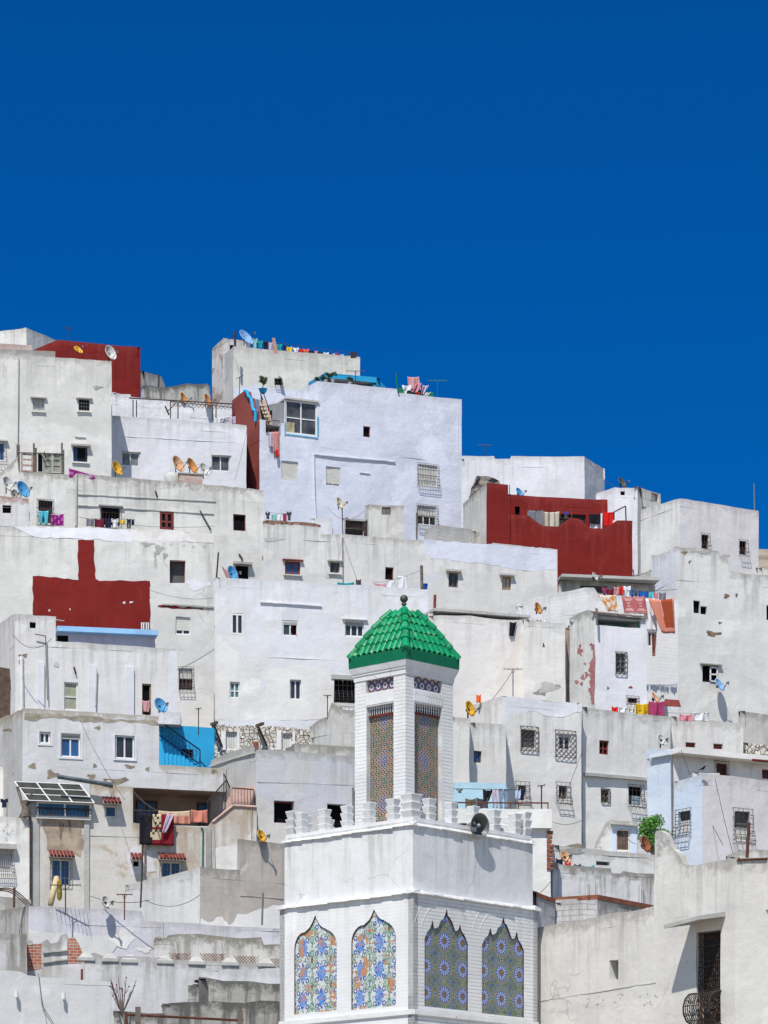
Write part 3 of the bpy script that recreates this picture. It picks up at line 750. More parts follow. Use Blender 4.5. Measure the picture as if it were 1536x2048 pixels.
# ================================================================ the minaret
def minaret():
    Y=100.0; a=46.5
    PLW=plaster('minaret_plaster',(.76,.765,.77),(.69,.695,.70),.3,.6,.3,bumpy=.4)
    BRW=plaster('minaret_brick',(.76,.765,.77),(.70,.70,.70),.12,.15,.12,bumpy=.6,brick=(2.9,.105,.011,(.40,.395,.39)))
    BRV=plaster('minaret_soldier_brick',(.75,.755,.76),(.69,.69,.69),.12,.15,.12,bumpy=.6,brick=(.115,.5,.012,(.40,.395,.39)))
    p=W(826,0,Y); root=thing('minaret','white square minaret with tiled arches, stepped battlements and a green tiled lantern roof','minaret',(p.x,p.y,4.0)); base=BASE[root.name]
    dR=Vector((math.cos(R_(a)),math.sin(R_(a)))); dL=Vector((-dR.y,dR.x))
    # --- upper plain block
    c=Vector((p.x,p.y)); S=5.2
    def ring(c0,S0):
        r=c0+dR*S0; b=r+dL*S0; l=c0+dL*S0
        return [Face(c0,dR),Face(l,c0-l),Face(r,b-r),Face(b,l-b)],(c0,r,b,l)
    z_t=(HY-1640)/F*Y; z_c=(HY-1781)/F*Y
    fs,_=ring(c,S); mb=MB()
    for i,f in enumerate(fs): wallmesh(mb,f,[(0,z_t-.003*i),(S,z_t-.003*i)],z_c,(),.25,z_t-.15,jit=.006,capL=z_t,capR=z_t)
    mb.build('upper_wall',PLW,root,base)
    # --- lower block, with arched tile panels
    c1=c-(dR+dL)*.10-Vector((.0,0)); S1=S+.2; fl,_=ring(c1,S1); FR,FL=fl[0],fl[1]
    zb=4.0; zt=z_c-.02
    def arch(f,pts,ybot,rd=.05):
        top=[f.uz(*q) for q in pts]; xs=(pts[0][0]+pts[-1][0])/2
        for i in range(1,len(top)):
            if top[i][0]<=top[i-1][0]+.004: top[i]=(top[i-1][0]+.012,top[i][1])
        return dict(u0=round(top[0][0],4),u1=round(top[-1][0],4),zb=f.uz(xs,ybot)[1],top=top,rd=rd)
    def Z(pts): return [(540+x/2.743,1560+y/2.743) for x,y in pts]
    def ogee(x0,y0,x1,y1,cl,cr,ap):
        o=[]
        for i in range(7):
            t=i/6*math.pi/2; o.append((cl[0]-(cl[0]-x0)*math.cos(t), y0-(y0-cl[1])*math.sin(t)))
        for i in range(1,7):
            t=i/6; o.append((cl[0]+(ap[0]-cl[0])*(1-(1-t)**1.0), cl[1]-8-(cl[1]-8-ap[1])*t**2.0))
        for i in range(1,7):
            t=1-i/6; o.append((cr[0]-(cr[0]-ap[0])*t, cr[1]-8-(cr[1]-8-ap[1])*t**2.0))
        for i in range(1,7):
            t=i/6*math.pi/2; o.append((cr[0]+(x1-cr[0])*math.sin(t), y1-(y1-cr[1])*math.cos(t)))
        return o
    A1=arch(FL,Z(ogee(132,935,366,905,(190,835),(300,820),(247,740))),1560+1276/2.743)
    A2=arch(FL,Z(ogee(445,900,690,868,(515,795),(622,775),(570,708))),1560+1250/2.743)
    m3=[(848,870),(862,835),(878,814),(886,790),(893,765),(902,815),(914,812),(925,806),(935,775),(952,760),(962,735),(970,705),(978,745),(988,757),(1003,785),(1018,830),(1030,825),(1037,812),(1043,785),(1053,830),(1070,856),(1088,905)]
    m4=[(1163,905),(1178,870),(1196,853),(1203,830),(1210,808),(1220,850),(1230,848),(1242,836),(1250,812),(1268,798),(1274,775),(1281,748),(1290,786),(1300,795),(1315,832),(1328,872),(1340,868),(1348,850),(1355,826),(1365,878),(1382,905),(1395,940)]
    A3=arch(FR,Z(m3),1560+1254/2.743); A4=arch(FR,Z(m4),1560+1292/2.743)
    zl=zb
    for i,(f,hs) in enumerate(((FR,(A3,A4)),(FL,(A1,A2)),(fl[2],()),(fl[3],()))):
        mb=MB(); wallmesh(mb,f,[(0,zt-.003*i),(S1,zt-.003*i)],zl,hs,.2,zt-.05,jit=.0,sub=1.0)
        mb.build('arcade_wall',BRW if i!=1 else plaster('minaret_thin_brick',(.77,.775,.78),(.71,.715,.72),.15,.2,.15,bumpy=.35,brick=(1.9,.105,.006,(.64,.64,.64))),root,base)
    # raised voussoir rings over the right-hand arches
    mb=MB()
    for h in (A3,A4):
        uc=(h['u0']+h['u1'])/2; rr=(h['u1']-h['u0'])/2; zc=h['top'][0][1]-.02
        for R0 in (rr*1.10+.12,rr*1.10+.42):
            pts=[]
            for k in range(25):
                t=math.pi*(.10+.80*k/24); u_=uc-R0*math.cos(t)*.98
                if .05<u_<S1-.05: pts.append(FR.w(u_,min(zc+R0*math.sin(t),zt-.16),.0))
            mb.path(pts,.009,5)
    mb.build('arch_moulding',PLW,root,base)
    # corner piers slightly proud, sill band
    mb=MB()
    for f in (FR,FL,fl[2],fl[3]):
        zs=A3['zb']-.16
        f.box(mb,.0,S1,zs-.10,zs+.04,-.02,.05)
        f.box(mb,.0,S1,zs-.62,zs-.50,-.02,.05)
    mb.build('sill_band',PLW,root,base)
    # --- two projecting drip courses made of short slabs
    def course(c0,S0,z0,z1,out,name,seed):
        rr=random.Random(seed); mb=MB()
        ff,_=ring(c0,S0)
        for f in ff:
            n=13; u=-out
            cuts=[-out+(S0+2*out)*i/n for i in range(n+1)]
            for i in range(n):
                dz=rr.uniform(-.012,.012); do=rr.uniform(-.012,.012)
                a0=cuts[i]; b0=cuts[i+1]
                mb.box8([f.w(a0,z0+.01+dz+rr.uniform(0,.012),out+do),f.w(b0,z0+dz,out+do+rr.uniform(-.01,.01)),f.w(b0,z0,-.1),f.w(a0,z0,-.1),
                         f.w(a0,z1-.04+dz,out+do-.02),f.w(b0,z1-.04+dz,out+do-.02),f.w(b0,z1+.03,-.1),f.w(a0,z1+.03,-.1)])
        return mb.build(name,PLW,root,base)
    course(c,S,z_t-.15,z_t-.05,.065,'top_cornice',3)
    course(c,S,z_c-.10,z_c+.01,.185,'lower_cornice',5)
    mb=MB()
    rf,_q=ring(c+(dR+dL)*.0,S)
    mb.face([(v.x,v.y,z_t-.06) for v in _q]); mb.build('roof_slab',PLW,root,base)
    # low parapet kerb under the battlements
    mb=MB()
    for i,f in enumerate(rf): f.box(mb,0.02+.001*i,S-.02,z_t-.06,z_t+.10-.002*i,-.46,-.03)
    mb.build('parapet_kerb',PLW,root,base)
    # --- stepped battlements: three flaring tiers each
    def merlon(f,u,zb_,w_=.29,h=.215,hh=3,dep=.28):
        mb=MB(); q=rnd.uniform(-.015,.015)
        for k in range(hh):
            z0=zb_+h*k; z1=z0+h; b=w_*.40+q; tt=w_*.56+q
            oc=-.05-dep/2; db=dep*.40; dt=dep*.55
            mb.box8([f.w(u-b,z0,oc+db),f.w(u+b,z0,oc+db),f.w(u+b,z0,oc-db),f.w(u-b,z0,oc-db),
                     f.w(u-tt,z1-.012,oc+dt),f.w(u+tt,z1-.012,oc+dt),f.w(u+tt,z1-.012,oc-dt),f.w(u-tt,z1-.012,oc-dt)])
        o=mb.build('merlon',PLW,root,base); bv=o.modifiers.new('Bevel','BEVEL'); bv.width=.018; bv.segments=2
        return o
    for px in (868,912,956,998,1040): merlon(rf[0],rf[0].u(px),z_t+.09)
    for px in (594,640,685,730,777): merlon(rf[1],rf[1].u(px),z_t+.09)
    for k in range(5):
        merlon(rf[2],.75+.94*k,z_t+.09); merlon(rf[3],.75+.94*k,z_t+.09)
    merlon(rf[0],.22,z_t+.09,.42,.235,3,.42); merlon(rf[2],.24,z_t+.09,.46,.24); merlon(rf[3],.24,z_t+.09,.46,.24); merlon(rf[3],S-.24,z_t+.09,.46,.24)
    # --- lantern
    cen=c+(dR+dL)*S/2+Vector((-.14,0)); hs=1.03; cl=cen-(dR+dL)*hs; SL=2*hs; YL=cl.y
    ll,lq=ring(cl,SL)
    zt2=(HY-1343)/F*YL; zb2=z_t-.06
    def rc(f,x0,y0,x1,y1,rd): 
        u0,u1,z0,z1=f.rect(x0,y0,x1,y1); return dict(u0=u0,u1=u1,zb=z0,top=[(u0,z1),(u1,z1)],rd=rd)
    hR=[rc(ll[0],829,1410,884,1660,.16),rc(ll[0],828,1344,884,1382,.10)]
    hL=[rc(ll[1],733,1410,787,1665,.16),rc(ll[1],732,1344,787,1382,.10)]
    fixed=None
    for i,f in enumerate(ll):
        hh=(hR,hL)[i] if i<2 else hR
        if i>=2: hh=[dict(h) for h in hR]
        mb=MB(); wallmesh(mb,f,[(0,zt2-.002*i),(SL,zt2-.002*i)],zb2,hh,.2,zt2-.02,jit=0,sub=1.0,capL=zt2,capR=zt2)
        mb.build('lantern_wall',BRW,root,base)
        a_,b_=sorted(hh,key=lambda h:h['zb'])
        mb=MB(); z0=a_['top'][0][1]+.05; z1=b_['zb']-.04
        f.box(mb,a_['u0']-.02,a_['u1']+.02,z0,z1,-.02,.012)
        q=mb.build('spandrel',BRV if i==0 else PLW,root,base)
        if i==0:
            for j,pg in enumerate(q.data.polygons):
                for li in pg.loop_indices:
                    v=q.data.vertices[q.data.loops[li].vertex_index].co+base; uu=(Vector((v.x,v.y))-f.O).dot(f.d); q.data.uv_layers[0].data[li].uv=(uu,v.z)
    # mouldings under the eave: stepped, flaring
    mb=MB(); z=zt2
    for out0,out1,z0,z1 in ((.02,.03,zt2-.05,zt2+.10),(.05,.06,zt2+.10,zt2+.17),(.075,.125,zt2+.17,zt2+.34)):
        lo=[cl+(dR+dL)*-out0, ]; 
        def sq(o): 
            cc=cl-(dR+dL)*o; s=SL+2*o; return [cc,cc+dR*s,cc+dR*s+dL*s,cc+dL*s]
        A=sq(out0); B=sq(out1)
        mb.box8([(v.x,v.y,z0) for v in A]+[(v.x,v.y,z1) for v in B])
    mb.build('cornice_moulding',PLW,root,base)
    ez=zt2+.34
    mb=MB(); A=sq(.128); B=sq(.135); mb.box8([(v.x,v.y,ez) for v in A]+[(v.x,v.y,ez+.32) for v in B])
    GT=paint('green_glaze',(.0,.27,.105),.45,var=.2,rust=(.20,.38,.22),rustamt=-.5,scale=2.2,spec=.3)
    mb.build('eave_band',paint('green_band',(.0,.15,.07),.55,var=.1),root,base)
    # --- glazed barrel tile roof, each slope laid column by column
    e0=.085; he=hs+e0; zc0=ez+.30; apex=zc0+1.36; ht=.27
    C3=Vector((cen.x,cen.y))
    def slope(f_d,f_n):
        mb=MB(); ncol=10; wcol=2*he/ncol; ncourse=5
        def zz(t): return zc0+(apex-zc0)*(t+.045*math.sin(math.pi*t))
        def P(s,t,o):   # s across, t up the slope
            r=he+(ht-he)*t; q=C3+f_n*r+f_d*s; return Vector((q.x,q.y,zz(t)+o))
        def tile(s,t0,t1,rad,up,ext=0):
            n=7; a=[]; 
            for tt,lift,rr in ((t0,.055 if up else .0,rad*1.16),(t1,0.0,rad*.88)):
                row=[]
                for k in range(n+1):
                    th=math.pi*k/n; x=-math.cos(th)*rr; y=math.sin(th)*rr*(.78 if up else -.75)+(lift+.0 if up else .055)
                    row.append(P(s+x,tt,y))
                a.append(row)
            fs=[(k,k+1,n+2+k,n+1+k) for k in range(n)]
            mb.mesh(a[0]+a[1],fs if up else [q[::-1] for q in fs])
            # rim thickness at the lower end
            rim=[]
            for k in range(n+1):
                th=math.pi*k/n; x=-math.cos(th)*rad*.95; y=math.sin(th)*rad*(.74 if up else -.61)+(.060 if up else .055)
                rim.append(P(s+x,t0,y))
            m0=[P(s-math.cos(math.pi*k/n)*rad*1.16,t0,math.sin(math.pi*k/n)*rad*1.16*(.78 if up else -.75)+(.060 if up else .055)) for k in range(n+1)]
            mb.mesh(m0+rim,[(k,k+1,n+2+k,n+1+k)[::-1] for k in range(n)])
        for i in range(ncol):
            s=-he+wcol*(i+.5)
            tmax=min(1.0,(he-abs(s)+wcol*.10)/(he-ht))
            k=0
            while k/ncourse<tmax-.02:
                t0=k/ncourse-.02; t1=min((k+1)/ncourse+.05,tmax+.03)
                tile(s+rnd.uniform(-.008,.008),t0+rnd.uniform(-.008,.008),t1,wcol*.39*rnd.uniform(.97,1.03),True); k+=1
        for i in range(ncol+1):
            s=-he+wcol*i; s=max(min(s,he-.05),-he+.05)
            tmax=min(1.0,(he-abs(s)+wcol*.0)/(he-ht)); k=0
            while k/ncourse<tmax-.02 and tmax>.03:
                tile(s,k/ncourse-.03,min((k+1)/ncourse+.03,tmax),wcol*.27,False); k+=1
        return mb
    for k,(d_,n_) in enumerate(((dR,-dL),(dL,-dR),(-dR,dL),(-dL,dR))):
        mb=slope(d_,n_); o=mb.build('roof_tiles',GT,root,base); o.modifiers.new('Solidify','SOLIDIFY').thickness=.012
    def zz(t): return zc0+(apex-zc0)*(t+.045*math.sin(math.pi*t))
    for d_ in ((-dR-dL),(dR-dL),(dR+dL),(dL-dR)):
        n=5; mb=MB()
        for k in range(n):
            t0=k/n-.03; t1=(k+1)/n+.03
            p0=C3+d_*(he+(ht-he)*t0); p1=C3+d_*(he+(ht-he)*t1)
            mb.tube((p0.x,p0.y,zz(t0)+.055),(p1.x,p1.y,zz(t1)+.030),.125,12,.100)
        mb.build('hip_tiles',GT,root,base)
    mb=MB(); q=[C3+v for v in ((-dR-dL)*he,(dR-dL)*he,(dR+dL)*he,(dL-dR)*he)]; r=[C3+v for v in ((-dR-dL)*ht,(dR-dL)*ht,(dR+dL)*ht,(dL-dR)*ht)]
    mb.box8([(v.x,v.y,zc0-.06) for v in q]+[(v.x,v.y,apex-.08) for v in r]); mb.build('roof_core',GT,root,base)
    mb=MB(); mb.lathe([(.36,-.12),(.30,.0),(.17,.09),(.09,.17),(.02,.18)],14,Matrix.Translation((C3.x,C3.y,apex))); mb.build('roof_cap',GT,root,base,smooth=True)
    # finial
    mb=MB(); zf=apex+.16
    prof=[(.05,0),(.045,.08),(.09,.12),(.05,.17)]+[(.118*math.sin(math.pi*k/12)+.001,.28-.118*math.cos(math.pi*k/12)) for k in range(1,13)]
    mb.lathe(prof,18,Matrix.Translation((C3.x,C3.y,zf))); mb.build('finial',paint('weathered_bronze',(.075,.095,.085),.55,.3,var=.3,rust=(.12,.10,.08)),root,base,smooth=True)

    # --- tile panels: mosaic of small coloured faces
    def panel(f,h,fn,st,back,name,off=None):
        mb=MB(); off=-h['rd']+.004 if off is None else off
        u0,u1=h['u0'],h['u1']; zt_=max(z for u,z in h['top'])
        nu=int((u1-u0)/st); nz=int((zt_-h['zb'])/st); su=(u1-u0)/nu; sz=(zt_-h['zb'])/nz
        V=[]
        for j in range(nz+1):
            for i in range(nu+1): V.append(f.w(u0+su*i,h['zb']+sz*j,off))
        i0=len(mb.v); mb.v.extend(V)
        for j in range(nz):
            for i in range(nu):
                a_=i0+j*(nu+1)+i
                mb.f.append([a_,a_+1,a_+nu+2,a_+nu+1]); mb.uv.append([(0,0)]*4)
                mb.c.append(fn((i+.5)*su,(nz-j-.5)*sz,u1-u0,zt_-h['zb']))
        return mb.build(name,vcol('glazed_mosaic',.3,.4,.18),root,base)
    fr=lambda x: x-math.floor(x)
    def lattice(x,y,w_,h_):
        X=x/.066; Y_=y/.056
        i=math.floor(X+.5); j=math.floor(Y_+.5); dx=X-i; dy=Y_-j
        if (i+j)%2==0:
            if abs(dx)+abs(dy)<.60: 
                return (.02,.02,.03)
        else:
            if max(abs(dx),abs(dy))<.40:
                # colour bands drawn as nested diamonds
                q=abs(((x/w_)-.5)*2)+abs(fr((y+.25)/1.25)-.5)*2*.9
                k=int(q*3.6+ (hash((i*7+j*13))%3)*.25)%6
                return ((.10,.12,.32),(.16,.18,.40),(.42,.14,.03),(.03,.12,.05),(.34,.12,.04),(.05,.12,.07))[k]
        return (.40,.35,.28)
    def lat2(x,y,w_,h_):
        return lattice(x,y,w_,h_)
    def stars(x,y,w_,h_):
        s=w_/4.05; X=fr(x/s)-.5; Y_=fr(y/s+.08)-.5; ix=int(x/s); iy=int(y/s+.08)
        r=math.hypot(X,Y_); t=math.atan2(Y_,X); X2=.5-abs(X); Y2=.5-abs(Y_); d2=X2+Y2
        if r<.12: return (.36,.07,.02) if (ix+iy)%2 else (.03,.11,.06)
        if r<.16: return (.03,.03,.04)
        if r<.27: return (.62,.60,.58)
        if r<.36+.06*math.cos(8*t): return (.26,.16,.42) if math.cos(8*t)>-.1 else (.60,.57,.56)
        if d2<.14: return (.42,.20,.07)
        if d2<.22: return (.50,.46,.42)
        return (.10,.03,.04) if abs(X2-Y2)<.10 else (.07,.05,.10)
    nzr=random.Random(11)
    _g={}
    def vn(x,y,s,k=0):      # small value noise
        x/=s; y/=s; i,j=math.floor(x),math.floor(y); a_,b_=x-i,y-j
        def g(i,j):
            q=(i,j,k)
            if q not in _g: _g[q]=random.Random(i*7349+j*9151+k*101).random()
            return _g[q]
        a_=a_*a_*(3-2*a_); b_=b_*b_*(3-2*b_)
        return (g(i,j)*(1-a_)+g(i+1,j)*a_)*(1-b_)+(g(i,j+1)*(1-a_)+g(i+1,j+1)*a_)*b_
    def floral(x,y,w_,h_,cx,cy,k=0):
        T=.77; X=fr((x-cx*w_)/T+.5)-.5; Y_=fr((y-cy)/T+.5)-.5; X2=.5-abs(X); Y2=.5-abs(Y_); sx=X2 if X>0 else -X2
        # terracotta body where the glaze has fallen, mostly along the joints
        j=max(0,1-min(abs(Y_),Y2)*26)*.30*(vn(x,y,.16,k+7)+.35)+max(0,1-min(abs(X),X2)*30)*.13
        q=vn(x,y,.26,k+1)*.64+vn(x,y,.085,k+2)*.36+j
        if q>.705: return (.50,.245,.125) if vn(x,y,.06,5)>.25 else (.36,.19,.09)
        r2=math.hypot(X2,Y2)
        if r2<.085 and random.Random(int(x/T*2)*17+int(y/T*2)*5+k).random()<.75: return (.17,.10,.035) if r2>.03 else (.30,.19,.07)
        d=abs(X)/.27+abs(Y_)/.42; t=math.atan2(Y_,X)
        if math.hypot(X,Y_)<.055: return (.42,.16,.18)
        if d<.80+.14*math.cos(6*t): return (.16,.33,.66) if vn(x,y,.04,3)<.55 else (.09,.20,.55)
        if d<1.02 and vn(x,y,.03,4)>.45: return (.035,.06,.33)
        for yy in (.27,):
            e=math.hypot(X2*1.1,(abs(Y_)-yy)*.8)
            if e<.06: return (.30,.42,.36)
            if abs(e-.105)<.022: return (.10,.24,.17)
        if X2<.035 and vn(x,y,.05,6)>.3: return (.11,.27,.18)
        e=math.hypot(X2-.2,Y2-.10)
        if e<.035: return (.50,.20,.13)
        if abs(e-.075)<.018: return (.12,.26,.17)
        if abs(math.hypot(abs(X)-.24,abs(Y_)-.27)-.075)<.024: return (.04,.06,.32)
        if vn(x,y,.035,9)>.80: return (.05,.08,.34)
        if vn(x,y,.04,12)>.80: return (.16,.33,.24)
        return (.60,.64,.62)
    def rosette(x,y,w_,h_,cx=.475,cy=.94):
        T=.79; X=fr((x-cx*w_)/T+.5)-.5; Y_=fr((y-cy)/.77+.5)-.5
        r=math.hypot(X,Y_); t=math.atan2(Y_,X)
        X2=.5-abs(X); Y2=.5-abs(Y_); r2=math.hypot(X2,Y2); YE=(.30,.26,.045)
        if r<.095: return (.25,.155,.03) if math.cos(8*t)>-.3 else (.16,.07,.02)
        if r<.125: return (.03,.035,.14)
        if r<.285: return (.36,.45,.70) if math.cos(14*t)>-.35 and (r<.262 or math.cos(14*t)>.4) else (.03,.06,.28)
        if r<.31: return (.04,.07,.24)
        if r<.338: return YE
        if r<.375: return (.14,.20,.34)
        # little cross between four rosettes, four-dot diamonds half way
        if r2<.085: return (.05,.08,.32) if min(X2,Y2)<.025 else (.16,.17,.24)
        if abs(r2-.125-.015*math.cos(4*math.atan2(Y2,X2)))<.012: return (.20,.25,.08)
        if r2<.115: return (.07,.13,.11)
        for p,q in ((X2,abs(Y_)),(abs(X),Y2)):
            d=p+q
            if d<.10: return (.30,.40,.34) if (p>.018 and q>.018) else (.05,.09,.09)
            if abs(d-.115)<.014: return YE
        if abs(r-.43)<.013: return YE
        d1=abs(abs(X)+abs(Y_)-.5); 
        if d1<.013 or abs(abs(abs(X)-abs(Y_))-.16)<.010: return YE
        v=vn(x,y,.04,4)
        return (.14,.19,.34) if v>.60 else (.075,.14,.10) if v>.33 else (.13,.14,.17)
    st=.0145
    panel(FL,A1,lambda x,y,w_,h_:floral(x,y,w_,h_,.62,.92,0),st,None,'tile_panel'); panel(FL,A2,lambda x,y,w_,h_:floral(x,y,w_,h_,.61,.98,20),st,None,'tile_panel')
    panel(FR,A3,rosette,st,None,'tile_panel'); panel(FR,A4,lambda x,y,w_,h_:rosette(x,y,w_,h_,.483,.885),st,None,'tile_panel')
    # thin terracotta edge inside the arches
    mb=MB()
    for f,h in ((FL,A1),(FL,A2),(FR,A3),(FR,A4)):
        pts=[(h['u0']+.006,h['zb'])]+[(u,z-.008) for u,z in h['top']]+[(h['u1']-.006,h['zb'])]
        mb.path([f.w(u,z,-.030) for u,z in pts],.016,5)
    mb.build('arch_edge',paint('dark_terracotta',(.10,.045,.035),.85,var=.3,scale=8),root,base)
    for i,f in enumerate(ll[:2]):
        hh=(hR,hL)[i]; panel(f,hh[0],lattice,.0131,None,'lattice_panel'); panel(f,hh[1],stars,.0131,None,'star_panel')
        h=hh[0]; zt_=h['top'][0][1]; mb=MB(); f.box(mb,h['u0']+.01,h['u1']-.01,zt_-.30,zt_-.255,-.15,-.08); mb.build('lattice_rail',RT(),root,base)
        mb=MB(); n=12
        for k in range(n):
            u=h['u0']+(h['u1']-h['u0'])*(k+.5)/n
            mb.lathe([(.006,-.25),(.022,-.235),(.012,-.20),(.026,-.15),(.014,-.10),(.03,-.05),(.02,0)],8,Matrix.Translation(f.w(u,zt_,-.11)))
        mb.build('balusters',WF(),root,base,smooth=True)
        mb=MB(); f.sheet(mb,h['u0'],h['u1'],zt_-.26,zt_,-.145); mb.build('lattice_backing',DARK(),root,base)
    for f in ll[2:]:
        mb=MB()
        for h in hR: f.sheet(mb,h['u0'],h['u1'],h['zb'],h['top'][0][1],-.09)
        mb.build('rear_panel',paint('rear_mosaic',(.2,.17,.13),.6,var=.3,scale=9),root,base)
    # --- loudspeaker on the right-hand parapet
    f=rf[0]; cpt=f.P(960,1651,.24)
    sp=thing('loudspeaker','grey horn loudspeaker clamped among the battlements of the minaret','loudspeaker',tuple(f.P(942,1668,-.1))); sb=BASE[sp.name]
    d=(Vector((f.n.x,f.n.y,-.07))).normalized(); d=(Matrix.Rotation(R_(-6),3,'Z')@d).normalized(); up=Vector((0,0,1)); sx=up.cross(d).normalized(); sy=d.cross(sx)
    M=Matrix.Translation(cpt)@Matrix((sx,sy,d)).transposed().to_4x4()
    mb=MB(); mb.lathe([(.05,-.62),(.07,-.5),(.12,-.34),(.20,-.2),(.29,-.07),(.355,-.01),(.37,0),(.36,.012),(.345,0)],36,M); mb.build('horn',paint('horn_grey',(.21,.22,.22),.5,.1,var=.15,rust=(.10,.06,.04),rustamt=.1),sp,sb,smooth=True)
    mb=MB(); mb.lathe([(.345,0),(.28,-.08),(.19,-.21),(.11,-.35),(.05,-.5),(.001,-.5)],36,M); mb.build('bell_lining',paint('horn_inside',(.15,.155,.16),.45,.1,var=.2),sp,sb,smooth=True)
    mb=MB(); mb.lathe([(.001,.0),(.04,-.01),(.065,-.06),(.055,-.14),(.03,-.3)],18,M); mb.build('reflex_cone',paint('reflex',(.35,.36,.36),.4),sp,sb,smooth=True)
    mb=MB(); bk=cpt-d*.62; mb.lathe([(.001,-.78),(.09,-.77),(.10,-.64),(.08,-.58)],16,M); mb.build('driver',DARK(),sp,sb,smooth=True)
    mb=MB(); mb.tube(cpt-d*.45-Vector((0,0,.1)),f.P(942,1678,-.1),.025,6); mb.tube(cpt-d*.3-sx*.2,cpt-d*.3-sx*.2-Vector((0,0,.3)),.012,5); mb.build('bracket',RU(),sp,sb)
minaret()
# ================================================================ the hillside town, back to front
# -- skyline, left
h=H('white house at the far left of the skyline, its right wall in shade',WH(),226,(53,655),(118,683),L=(-40,668),D=5)
h=H('low pink-washed parapet wall below the leftmost skyline house',plaster('plaster_pink',(.55,.36,.34),(.6,.5,.48),.3,.2,.3),219,(-30,685),(64,690),name='parapet_wall',cat='wall',D=2)
hA2=H('dark red house on the skyline at the left',RED(),213,(115,680),(281,695),L=(58,704),b=50,D=5)
patch(hA2,[(150,690),(196,700),(202,705),(160,705)],RED(),name='paint_patch')
h=H('grey shaded parapet wall behind the red skyline house',GR(),217,(282,742),(330,767),name='parapet_wall',cat='wall',D=3,a=55,pr=[(282,742),(322,752),(330,770)])  # grey plaster stands in for the shade on this wall
pole('short stub pole on the grey parapet behind the red house',[(317,775),(318,748)],214,.05)
h=H('crumbling rubble parapet right of the red skyline house',DG(),208,(283,772),(421,768),a=10,name='ruined_wall',cat='wall',D=2.5,pr=[(283,774),(300,771),(330,773),(352,770),(395,768),(416,768),(420,776),(421,784)],jit=.06)
h=H('rough whitewashed wall behind the terrace railing, left of the tall skyline house',plaster('plaster_rough',(.74,.735,.75),(.64,.63,.66),.3,.5,.2,bumpy=1.0),205.5,(224,786),(466,808),name='terrace_wall',cat='wall',D=2,pr=[(224,786),(260,789),(262,794),(320,800),(400,806),(466,812)],jit=.04)
# -- big pale house with small windows, left
hA3=H('large pale grey house at upper left with four small windows in its plain facade',plaster('plaster_pale',(.66,.65,.63),(.58,.575,.555),.5,.7,.3),194,(-45,705),(223,722),
  win=[w(66,798,88,822,nc=2,nr=1,fm=paint('pale_frame',(.45,.5,.55),.6),gm=CU(),hood=1,sill=1,gr='flat',grm=LI(),ge=0),
       w(157,799,179,822,'dark',gr='flat',hood=1,sill=1,ge=-.02,grm=LI()),
       w(-12,884,10,921,nc=2,gm=GLB(),gr='bulge',hood=(.08,.2)),
       w(147,894,175,924,nc=1,gm=GLB(),fm=IR(),hood=(.1,.25),sill=1,cur=(.3,.85,.15,.95,clothm('blackc',CC['black'])))])
box(hA3['root'],CON(),195.5,(-60,694),(110,703),name='roof_ledge',zb=W(0,714,195.5).z,D=1.5,drop=.1)
blob(hA3,195,775,9,4,DG()); blob(hA3,8,740,4,14,GR())
ledge(hA3,(150,873),(172,875),.05,.05)
pipe(hA3,[(38,716),(36,900)],.02)
# -- white house with two sliding windows
hB0=H('bright white house with two curtained sliding windows beside the maroon stair wall',LW(),198.2,(222,831),(493,850),D=5,
  win=[w(243,904,279,932,nc=2,gm=paint('curtained_glass',(.20,.22,.235),.3,var=.35,scale=2.5)),w(423,911,460,942,nc=2,gm=paint('curtained_glass2',(.11,.13,.15),.3,var=.4,scale=2.5))])
ledge(hB0,(243,902),(281,904),.04,.05); ledge(hB0,(423,909),(462,911),.04,.05)
ledge(hB0,(250,872),(493,886),.03,.012,LW())
# -- skyline tall house
hA7b=H('tall off-white skyline house with a row of washing along its roof',plaster('plaster_cream',(.64,.64,.60),(.56,.555,.53),.35,.5,.25,under=(.66,.68,.74),underamt=-.02),216,(467,693),(720,714),L=(449,708),D=7,
  win=[w(549,757,564,770,'dark',gr='bulge',ge=0)])
patch(hA7b,[(468,775),(520,772),(596,782),(640,780),(640,830),(468,830)],BW(),name='limewash')
hA7a=H('white stair tower with flaking brown side rising behind the tall skyline house',plaster('plaster_flaking',(.70,.69,.68),(.6,.58,.55),.4,.5,.5,under=(.40,.32,.27),underamt=.06),220,(447,676),(492,682),L=(424,698),D=4,
  win=[w(460,690,474,705,'dark')],matL=plaster('plaster_flaking2',(.66,.64,.62),(.52,.49,.46),.6,.6,.6,under=(.36,.27,.23),underamt=.09))
# -- big blue-white house with the maroon stair wall
hA9=H('large blue-white house with a glazed corner loggia and cyan-edged roof terrace',BW(),201.5,(519,838),(923,799),a=24,L=(464,799),b=63,D=9,matL=MAR(),jit=.012,
  pr=[(519,838),(531,840),(531,865),(560,867),(560,846),(571,847),(571,800),(636,800),(636,762),(795,778),(797,786),(923,799)],
  pl=[(464,801),(489,780),(495,783),(497,793),(503,796),(506,818),(512,822),(512,840),(519,838)],
  win=[w(571,803,634,869,nc=2,nr=2,fw=.075,rd=.10,gm=paint('loggia_glass',(.10,.105,.115),.18,var=.4,scale=1.5,spec=.5),cur=(.05,.30,.03,.34,paint('cream_stuff',(.5,.45,.3),.9,var=.3,scale=4),-.06)),
       w(727,853,741,874,'dark',fm=MF()),w(563,923,596,960,sh=1,fw=.04),w(652,933,681,971,sh=.93,fw=.04),
       w(836,930,875,972,nc=1,gm=CU(),gr='bulgegrid',cur=(.02,.98,.02,.98,CU())),w(835,1012,873,1050,nc=3,gr='bulgegrid',cur=(.02,.98,.45,.98,CU()))])
